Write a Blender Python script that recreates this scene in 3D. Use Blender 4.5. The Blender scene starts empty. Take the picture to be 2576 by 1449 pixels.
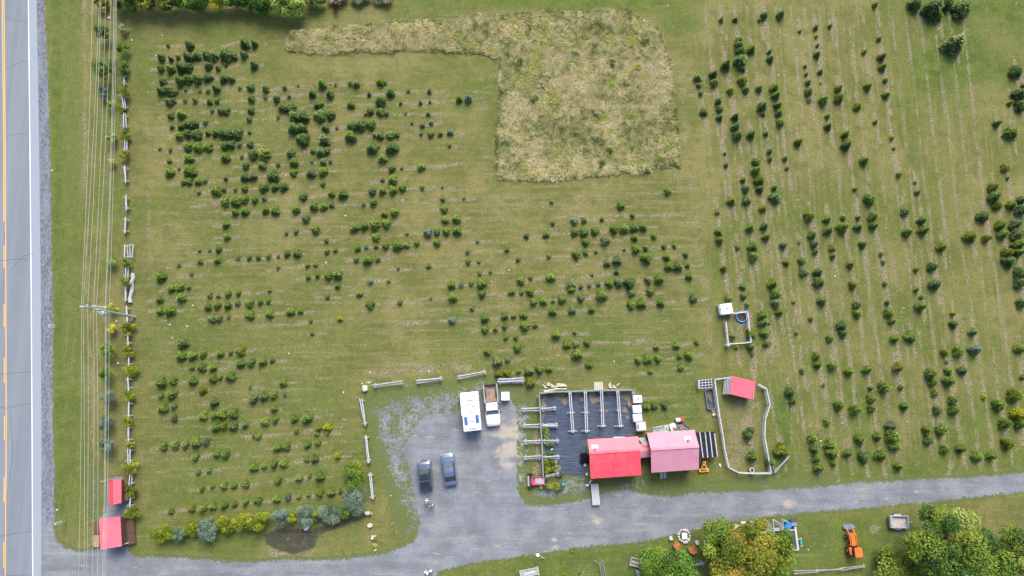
import bpy, bmesh, math, random
import numpy as np
from mathutils import Vector, Matrix
random.seed(7); RNG = np.random.default_rng(11)
SC = bpy.context.scene
COL = SC.collection
R = math.radians
# ------------------------------------------------------------------ camera, sky, sun, exposure
CAM_H, TILT, FPX = 95.0, R(9.0), 1717.0
cam_d = bpy.data.cameras.new("camera"); cam = bpy.data.objects.new("camera", cam_d); COL.objects.link(cam)
cam.location = (0, 0, CAM_H); cam.rotation_euler = (TILT, 0, 0)
cam_d.sensor_width = 36.0; cam_d.lens = 36.0 * FPX / 2576.0
cam_d.clip_start = 1.0; cam_d.clip_end = 3000.0
SC.camera = cam
SUN_EL, SUN_AZ = R(50), R(10)          # azimuth measured from +Y towards +X
w = bpy.data.worlds.new("World"); SC.world = w; w.use_nodes = True
nt = w.node_tree; bg = nt.nodes["Background"]
sky = nt.nodes.new("ShaderNodeTexSky"); sky.sky_type = 'NISHITA'; sky.sun_disc = False
sky.sun_elevation = SUN_EL; sky.sun_rotation = SUN_AZ; sky.air_density = 1.0; sky.dust_density = 3.0; sky.ozone_density = 1.0
nt.links.new(sky.outputs[0], bg.inputs[0]); bg.inputs[1].default_value = 0.135
sl = bpy.data.lights.new("sun", 'SUN'); sun = bpy.data.objects.new("sun", sl); COL.objects.link(sun)
sl.energy = 2.0; sl.angle = R(32); sl.color = (1.0, 0.955, 0.88)
sd = Vector((math.sin(SUN_AZ)*math.cos(SUN_EL), math.cos(SUN_AZ)*math.cos(SUN_EL), math.sin(SUN_EL)))
sun.rotation_euler = sd.to_track_quat('Z', 'Y').to_euler()
SC.view_settings.view_transform = 'Standard'; SC.view_settings.look = 'None'
SC.view_settings.gamma = 1.0; SC.view_settings.use_curve_mapping = False
SC.view_settings.exposure = 0.80
SC.cycles.max_bounces = 6; SC.cycles.diffuse_bounces = 3; SC.cycles.use_denoising = True

# ------------------------------------------------------------------ survey helpers: photo measurements -> metres on the ground
_c, _s = math.cos(TILT), math.sin(TILT)
def P(X, Y, z=0.0):
    x = (X-1288)/FPX; y = -(Y-724.5)/FPX
    dy = y*_c + _s; dz = y*_s - _c
    t = (z-CAM_H)/dz
    return Vector((x*t, dy*t, z))
def T(c, r, x, y): return (c*644 + x/4.0, r*362.25 + y/4.0)
def G(c, r, x, y, z=0.0): return P(*T(c, r, x, y), z)
def mpx(Y, z=0.0):                      # metres per survey pixel across, at image row Y
    return (P(1388, Y, z) - P(1288, Y, z)).length/100.0
def S(x0, y0, k, x, y): return ((x0+x/k)*0.638889, (y0+y/k)*0.638889)
def Z4(x, y, z=0.0): return P(*S(2280, 1680, 4.441, x, y), z)
def Z1(x, y, z=0.0): return P(*S(2030, 1480, 6.44, x, y), z)
def Z2(x, y, z=0.0): return P(*S(2030, 1690, 4.83, x, y), z)
def Z3(x, y, z=0.0): return P(*S(2400, 1480, 5.152, x, y), z)

# ------------------------------------------------------------------ numpy noise
def _hash(ix, iy, seed):
    n = (ix.astype(np.int64)*374761393 + iy.astype(np.int64)*668265263 + seed*982451653) & 0xffffffff
    n = ((n ^ (n >> 13))*1274126177) & 0xffffffff
    return ((n ^ (n >> 16)) & 0xffff)/65535.0
def vnoise(x, y, seed=0):
    ix = np.floor(x); iy = np.floor(y); fx = x-ix; fy = y-iy
    fx = fx*fx*(3-2*fx); fy = fy*fy*(3-2*fy)
    a = _hash(ix, iy, seed); b = _hash(ix+1, iy, seed); c = _hash(ix, iy+1, seed); d = _hash(ix+1, iy+1, seed)
    return (a*(1-fx)+b*fx)*(1-fy)+(c*(1-fx)+d*fx)*fy
def fbm(x, y, seed=0, octaves=4):
    v = 0; amp = .5; tot = 0
    for o in range(octaves):
        v = v + amp*vnoise(x*2**o+17*o, y*2**o-9*o, seed+o); tot += amp; amp *= .55
    return v/tot
def polyW(pts): return np.array([P(a, b)[:2] for a, b in pts])
def sdist(px, py, poly):               # signed distance, positive inside
    n = len(poly); d = np.full(px.shape, 1e9); ins = np.zeros(px.shape, bool)
    for i in range(n):
        ax, ay = poly[i]; bx, by = poly[(i+1) % n]
        ex, ey = bx-ax, by-ay; wx, wy = px-ax, py-ay
        t = np.clip((wx*ex+wy*ey)/(ex*ex+ey*ey+1e-9), 0, 1)
        d = np.minimum(d, (wx-ex*t)**2+(wy-ey*t)**2)
        c1 = (ay <= py) & (by > py) & (ex*wy-ey*wx > 0); c2 = (ay > py) & (by <= py) & (ex*wy-ey*wx < 0)
        ins ^= (c1 | c2)
    d = np.sqrt(d); return np.where(ins, d, -d)
def linedist(px, py, pts):
    d = np.full(px.shape, 1e9)
    for (ax, ay), (bx, by) in zip(pts[:-1], pts[1:]):
        ex, ey = bx-ax, by-ay; wx, wy = px-ax, py-ay
        t = np.clip((wx*ex+wy*ey)/(ex*ex+ey*ey+1e-9), 0, 1)
        d = np.minimum(d, (wx-ex*t)**2+(wy-ey*t)**2)
    return np.sqrt(d)

# ------------------------------------------------------------------ materials
class NT:
    def __init__(s, name):
        s.m = bpy.data.materials.new(name); s.m.use_nodes = True; s.t = s.m.node_tree
        s.b = s.t.nodes["Principled BSDF"]
    def n(s, typ, **kw):
        nd = s.t.nodes.new(typ)
        for k, v in kw.items():
            if k.startswith('_'): setattr(nd, k[1:], v)
        for k, v in kw.items():
            if not k.startswith('_'):
                key = int(k[1:]) if k[0] == 'i' and k[1:].isdigit() else k.replace('__', ' ')
                tgt = nd.inputs[key]
                if hasattr(v, 'is_linked') or isinstance(v, bpy.types.NodeSocket): s.t.links.new(v, tgt)
                else: tgt.default_value = v
        return nd
    def noise(s, scale, vec=None, detail=3.0, rough=.55, out=0):
        nd = s.n("ShaderNodeTexNoise", Scale=scale, Detail=detail, Roughness=rough)
        if vec is not None: s.t.links.new(vec, nd.inputs['Vector'])
        return nd.outputs[out]
    def math(s, op, a, b=None, clamp=False):
        nd = s.t.nodes.new("ShaderNodeMath"); nd.operation = op; nd.use_clamp = clamp
        for i, v in enumerate((a, b)):
            if v is None: continue
            if isinstance(v, bpy.types.NodeSocket): s.t.links.new(v, nd.inputs[i])
            else: nd.inputs[i].default_value = v
        return nd.outputs[0]
    def mix(s, f, a, b, blend='MIX'):
        nd = s.t.nodes.new("ShaderNodeMix"); nd.data_type = 'RGBA'; nd.blend_type = blend
        for i, v in ((0, f), (6, a), (7, b)):
            if isinstance(v, bpy.types.NodeSocket): s.t.links.new(v, nd.inputs[i])
            elif i == 0: nd.inputs[i].default_value = v
            else: nd.inputs[i].default_value = (*v, 1)
        return nd.outputs[2]
    def rng(s, v, a, b, c=0.0, d=1.0, smooth=True):
        nd = s.t.nodes.new("ShaderNodeMapRange"); nd.interpolation_type = 'SMOOTHSTEP' if smooth else 'LINEAR'
        s.t.links.new(v, nd.inputs[0])
        for i, q in enumerate((a, b, c, d)): nd.inputs[i+1].default_value = q
        return nd.outputs[0]
    def ramp(s, v, stops):
        nd = s.t.nodes.new("ShaderNodeValToRGB"); e = nd.color_ramp.elements
        while len(e) < len(stops): e.new(.5)
        for k, (p, c) in enumerate(stops): e[k].position = p; e[k].color = (*c, 1)
        s.t.links.new(v, nd.inputs[0]); return nd.outputs[0]
    def pos(s, sx=1, sy=1, sz=1, rot=0.0, obj=False):
        if obj: src = s.t.nodes.new("ShaderNodeTexCoord").outputs['Object']
        else: src = s.t.nodes.new("ShaderNodeNewGeometry").outputs['Position']
        mp = s.t.nodes.new("ShaderNodeMapping"); s.t.links.new(src, mp.inputs[0])
        mp.inputs['Scale'].default_value = (sx, sy, sz); mp.inputs['Rotation'].default_value = (0, 0, rot)
        return mp.outputs[0]
    def bump(s, h, dist=.05, strength=.6):
        nd = s.n("ShaderNodeBump", Height=h, Distance=dist, Strength=strength); s.t.links.new(nd.outputs[0], s.b.inputs['Normal'])
    def done(s, col, rough=.8, spec=.3, metal=0.0):
        if isinstance(col, bpy.types.NodeSocket): s.t.links.new(col, s.b.inputs['Base Color'])
        else: s.b.inputs['Base Color'].default_value = (*col, 1)
        if isinstance(rough, bpy.types.NodeSocket): s.t.links.new(rough, s.b.inputs['Roughness'])
        else: s.b.inputs['Roughness'].default_value = rough
        s.b.inputs['Specular IOR Level'].default_value = spec; s.b.inputs['Metallic'].default_value = metal
        return s.m
M = {}
def simple(name, col, rough=.7, spec=.3, metal=0., var=.18, scale=3.0, coat=0.):
    n = NT(name); f = n.noise(scale, n.pos(), 4.0)
    a = tuple(c*(1-var) for c in col); b = tuple(min(1, c*(1+var)) for c in col)
    M[name] = n.done(n.mix(n.rng(f, .3, .7), a, b), rough, spec, metal)
    n.b.inputs['Coat Weight'].default_value = coat
    return M[name]
for a in [("white_paint", (.78, .79, .80), .4, .5), ("white_plastic", (.80, .81, .83), .35, .5), ("rust", (.22, .09, .05), .8),
          ("black_metal", (.03, .032, .036), .45, .5), ("dark_rubber", (.028, .028, .03), .85), ("tank_dark", (.07, .08, .10), .5, .5),
          ("galvanised", (.42, .46, .52), .45, .5, .3), ("steel_blue", (.20, .25, .33), .5, .5, .2), ("concrete", (.45, .44, .42), .9),
          ("orange_paint", (.85, .17, .025), .35, .5), ("mower_yellow", (.80, .36, .03), .35, .5), ("toy_yellow", (.85, .62, .03), .4, .5),
          ("blue_plastic", (.03, .22, .62), .35, .5), ("teal_plastic", (.03, .36, .40), .4, .5), ("green_plastic", (.12, .52, .32), .4, .5),
          ("solar", (.02, .10, .36), .2, .6), ("dark_glass", (.015, .02, .028), .06, .8), ("pale_glass", (.06, .09, .09), .08, .8),
          ("silver_trim", (.55, .56, .58), .3, .5, .6), ("skin", (.50, .30, .22), .6), ("hair_dark", (.03, .022, .02), .7), ("hair_grey", (.55, .52, .50), .7),
          ("cloth_dark", (.025, .027, .04), .9), ("cloth_white", (.74, .77, .82), .9), ("cloth_light", (.50, .60, .70), .9),
          ("cloth_red", (.42, .03, .05), .9), ("denim", (.08, .11, .19), .9), ("chair_orange", (.33, .14, .055), .6), ("chair_seat", (.48, .17, .04), .6),
          ("sign_green", (.10, .42, .12), .5), ("sign_teal", (.05, .36, .27), .5), ("ink", (.05, .08, .09), .6), ("pipe_metal", (.5, .52, .55), .35, .5, .6),
          ("wagon_red", (.24, .035, .06), .6), ("cart_pink", (.50, .07, .18), .6), ("terracotta", (.5, .3, .2), .8), ("brown_deck", (.16, .085, .06), .85),
          ("tan_deck", (.42, .27, .14), .85), ("brown_board", (.11, .065, .05), .85), ("grey_boards", (.26, .24, .22), .85), ("pole_wood", (.36, .41, .37), .8),
          ("bucket_red", (.75, .08, .06), .4, .5), ("cushion", (.60, .42, .33), .9)]:
    simple(*a)
for nm, c1, c2 in (("wood_grey", (.36, .36, .38), (.62, .62, .66)), ("wood_weathered", (.24, .23, .23), (.46, .45, .45)), ("wood_fresh", (.55, .50, .38), (.72, .68, .54)),
                   ("wood_green", (.17, .22, .20), (.28, .34, .32)), ("bark", (.07, .055, .045), (.14, .11, .09))):
    n = NT(nm); f = n.noise(9, n.pos(1, 1, 1), 5.0); M[nm] = n.done(n.mix(n.rng(f, .3, .7), c1, c2), .85, .2)
# metal sheet roofs
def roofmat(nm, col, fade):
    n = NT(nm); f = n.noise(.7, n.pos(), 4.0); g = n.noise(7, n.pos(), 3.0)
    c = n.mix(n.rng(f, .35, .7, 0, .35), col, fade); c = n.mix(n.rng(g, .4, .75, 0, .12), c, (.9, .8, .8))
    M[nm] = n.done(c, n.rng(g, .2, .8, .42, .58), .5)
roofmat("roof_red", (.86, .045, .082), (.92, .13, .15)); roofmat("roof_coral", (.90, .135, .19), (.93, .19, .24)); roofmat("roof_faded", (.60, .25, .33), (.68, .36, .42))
# paint for cars
for nm, c, mt in (("paint_white", (.80, .81, .83), 0), ("paint_navy", (.15, .20, .29), .5), ("paint_charcoal", (.12, .155, .22), .5)):
    simple(nm, c, .28, .5, mt, .04, 2, 1.0)

# ------------------------------------------------------------------ object helpers
def tag(o, label=None, cat=None, group=None, kind=None):
    if label: o['label'] = label
    if cat: o['category'] = cat
    if group: o['group'] = group
    if kind: o['kind'] = kind
    return o
def thing(name, label, cat, loc=(0, 0, 0), rz=0.0, group=None):
    o = bpy.data.objects.new(name, None); COL.objects.link(o); o.location = loc; o.rotation_euler = (0, 0, rz)
    o.empty_display_size = .3
    return tag(o, label, cat, group)
def kids(o): return [c for c in bpy.data.objects if c.parent is o]
def copy_tree(o, childs, parent=None):
    c = o.copy(); COL.objects.link(c)
    for ch, sub in childs:
        k = ch.copy(); COL.objects.link(k); k.parent = c
        for g in sub:
            q = g.copy(); COL.objects.link(q); q.parent = k
    return c
def tree_of(o): return [(c, kids(c)) for c in kids(o)]
def np_mesh(name, V, F, mats=(), mi=None, tint=None, smooth=False, nper=None):
    me = bpy.data.meshes.new(name); V = np.asarray(V, dtype=np.float32); F = np.asarray(F, dtype=np.int32)
    k = F.shape[1]; me.vertices.add(len(V)); me.vertices.foreach_set('co', V.ravel())
    me.loops.add(F.size); me.loops.foreach_set('vertex_index', F.ravel())
    me.polygons.add(len(F)); me.polygons.foreach_set('loop_start', np.arange(0, F.size, k, dtype=np.int32))
    try: me.polygons.foreach_set('loop_total', np.full(len(F), k, dtype=np.int32))
    except Exception: pass
    for m in mats: me.materials.append(m)
    if mi is not None: me.polygons.foreach_set('material_index', np.asarray(mi, dtype=np.int32))
    if tint is not None:
        at = me.attributes.new('tint', 'FLOAT', 'FACE'); at.data.foreach_set('value', np.asarray(tint, dtype=np.float32))
    if smooth: me.polygons.foreach_set('use_smooth', np.ones(len(F), dtype=bool))
    me.update(calc_edges=True); return me
def link(name, me, parent=None):
    o = bpy.data.objects.new(name, me); COL.objects.link(o)
    if parent is not None: o.parent = parent
    return o
class MB:
    def __init__(s, org=(0, 0, 0)): s.v = []; s.f = []; s.m = []; s.o = Vector(org); s.cm = 0
    def add(s, vs, fs):
        b = len(s.v); s.v += [tuple(Vector(q)-s.o) for q in vs]; s.f += [tuple(i+b for i in f) for f in fs]; s.m += [s.cm]*len(fs); return s
    def quadbox(s, lo, hi):             # lo, hi: four corners each, same order
        return s.add(list(lo)+list(hi), [(3, 2, 1, 0), (4, 5, 6, 7), (0, 1, 5, 4), (1, 2, 6, 5), (2, 3, 7, 6), (3, 0, 4, 7)])
    def box(s, c, d, rz=0.0, top=1.0):
        x, y, z = c; a, b, h = d[0]/2, d[1]/2, d[2]/2; ca, sa = math.cos(rz), math.sin(rz)
        def q(u, v, t): return (x+u*ca-v*sa, y+u*sa+v*ca, z+t)
        lo = [q(-a, -b, -h), q(a, -b, -h), q(a, b, -h), q(-a, b, -h)]; a *= top; b *= top
        return s.quadbox(lo, [q(-a, -b, h), q(a, -b, h), q(a, b, h), q(-a, b, h)])
    def bar(s, p, q, w, h=None):        # rectangular bar from p to q (centre line)
        p = Vector(p); q = Vector(q); h = h or w; d = (q-p).normalized()
        side = d.cross(Vector((0, 0, 1))); side = side.normalized() if side.length > 1e-4 else Vector((1, 0, 0))
        up = side.cross(d)
        e = [(-1, -1), (1, -1), (1, 1), (-1, 1)]
        return s.quadbox([p+side*(a*w/2)+up*(b*h/2) for a, b in e][::-1], [q+side*(a*w/2)+up*(b*h/2) for a, b in e][::-1])
    def cyl(s, p, q, r0, r1=None, n=10, wob=0.0):
        p = Vector(p); q = Vector(q); r1 = r0 if r1 is None else r1; d = (q-p).normalized()
        a = d.cross(Vector((0, 0, 1))); a = a.normalized() if a.length > 1e-4 else Vector((1, 0, 0)); b = d.cross(a)
        vs = []
        for c, r in ((p, r0), (q, r1)):
            for i in range(n):
                t = 2*math.pi*i/n; k = r*(1+random.uniform(-wob, wob)); vs.append(c+a*(k*math.cos(t))+b*(k*math.sin(t)))
        fs = [(i, (i+1) % n, n+(i+1) % n, n+i) for i in range(n)]+[tuple(range(n))[::-1], tuple(range(n, 2*n))]
        return s.add(vs, fs)
    def log(s, p, q, r, n=8, seg=4):    # irregular split log
        p = Vector(p); q = Vector(q); pts = []
        for i in range(seg+1):
            t = i/seg; pts.append(p.lerp(q, t)+Vector((random.uniform(-1, 1), random.uniform(-1, 1), random.uniform(-.5, .5)))*r*.35)
        d = (q-p).normalized(); a = d.cross(Vector((0, 0, 1))); a = a.normalized() if a.length > 1e-4 else Vector((1, 0, 0)); b = d.cross(a)
        vs = []
        for i, c in enumerate(pts):
            rr = r*random.uniform(.85, 1.12)
            for k in range(n):
                t = 2*math.pi*k/n; u = rr*(.8+.35*(((k*7+3) % 5)/5)); vs.append(c+a*(u*math.cos(t))+b*(u*math.sin(t)))
        fs = [(i*n+k, i*n+(k+1) % n, (i+1)*n+(k+1) % n, (i+1)*n+k) for i in range(seg) for k in range(n)]
        fs += [tuple(range(n))[::-1], tuple(range(seg*n, seg*n+n))]
        return s.add(vs, fs)
    def prism(s, poly, z0, z1):
        n = len(poly); vs = [(p[0], p[1], z0) for p in poly]+[(p[0], p[1], z1) for p in poly]
        return s.add(vs, [tuple(range(n))[::-1], tuple(range(n, 2*n))]+[(i, (i+1) % n, n+(i+1) % n, n+i) for i in range(n)])
    def slab(s, pts, t):                # thick sheet under the given top corners
        pts = [Vector(p) for p in pts]; return s.quadbox([p-Vector((0, 0, t)) for p in pts], pts) if len(pts) == 4 else s
    def ring(s, c, r0, r1, z0, z1, n=24):
        vs = []
        for r, z in ((r0, z0), (r1, z0), (r1, z1), (r0, z1)):
            for i in range(n): t = 2*math.pi*i/n; vs.append((c[0]+r*math.cos(t), c[1]+r*math.sin(t), z))
        fs = [(k*n+i, k*n+(i+1) % n, ((k+1) % 4)*n+(i+1) % n, ((k+1) % 4)*n+i) for k in range(4) for i in range(n)]
        return s.add(vs, fs)
    def build(s, name, mat, parent=None, bevel=0.0, smooth=False):
        me = bpy.data.meshes.new(name); me.from_pydata(s.v, [], s.f)
        for m in (mat if isinstance(mat, (list, tuple)) else [mat]): me.materials.append(M[m] if isinstance(m, str) else m)
        if isinstance(mat, (list, tuple)): me.polygons.foreach_set('material_index', s.m)
        bm = bmesh.new(); bm.from_mesh(me); bmesh.ops.recalc_face_normals(bm, faces=bm.faces)
        if bevel > 0: bmesh.ops.bevel(bm, geom=list(bm.edges), offset=bevel, segments=2, profile=.6, affect='EDGES', clamp_overlap=True)
        bm.to_mesh(me); bm.free()
        if smooth:
            for p in me.polygons: p.use_smooth = True
        me.update(); return link(name, me, parent)
def rounded(w, d, r, n=4, cx=0, cy=0):
    out = []
    for (sx, sy, a0) in ((1, 1, 0), (-1, 1, 90), (-1, -1, 180), (1, -1, 270)):
        for i in range(n+1):
            a = R(a0+90*i/n); out.append((cx+sx*(w/2-r)+r*math.cos(a), cy+sy*(d/2-r)+r*math.sin(a)))
    return out
def xy(v, z=0): return Vector((v[0], v[1], z))
# ================================================================== THE SETTING
def struct(o): return tag(o, kind='structure')
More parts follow.
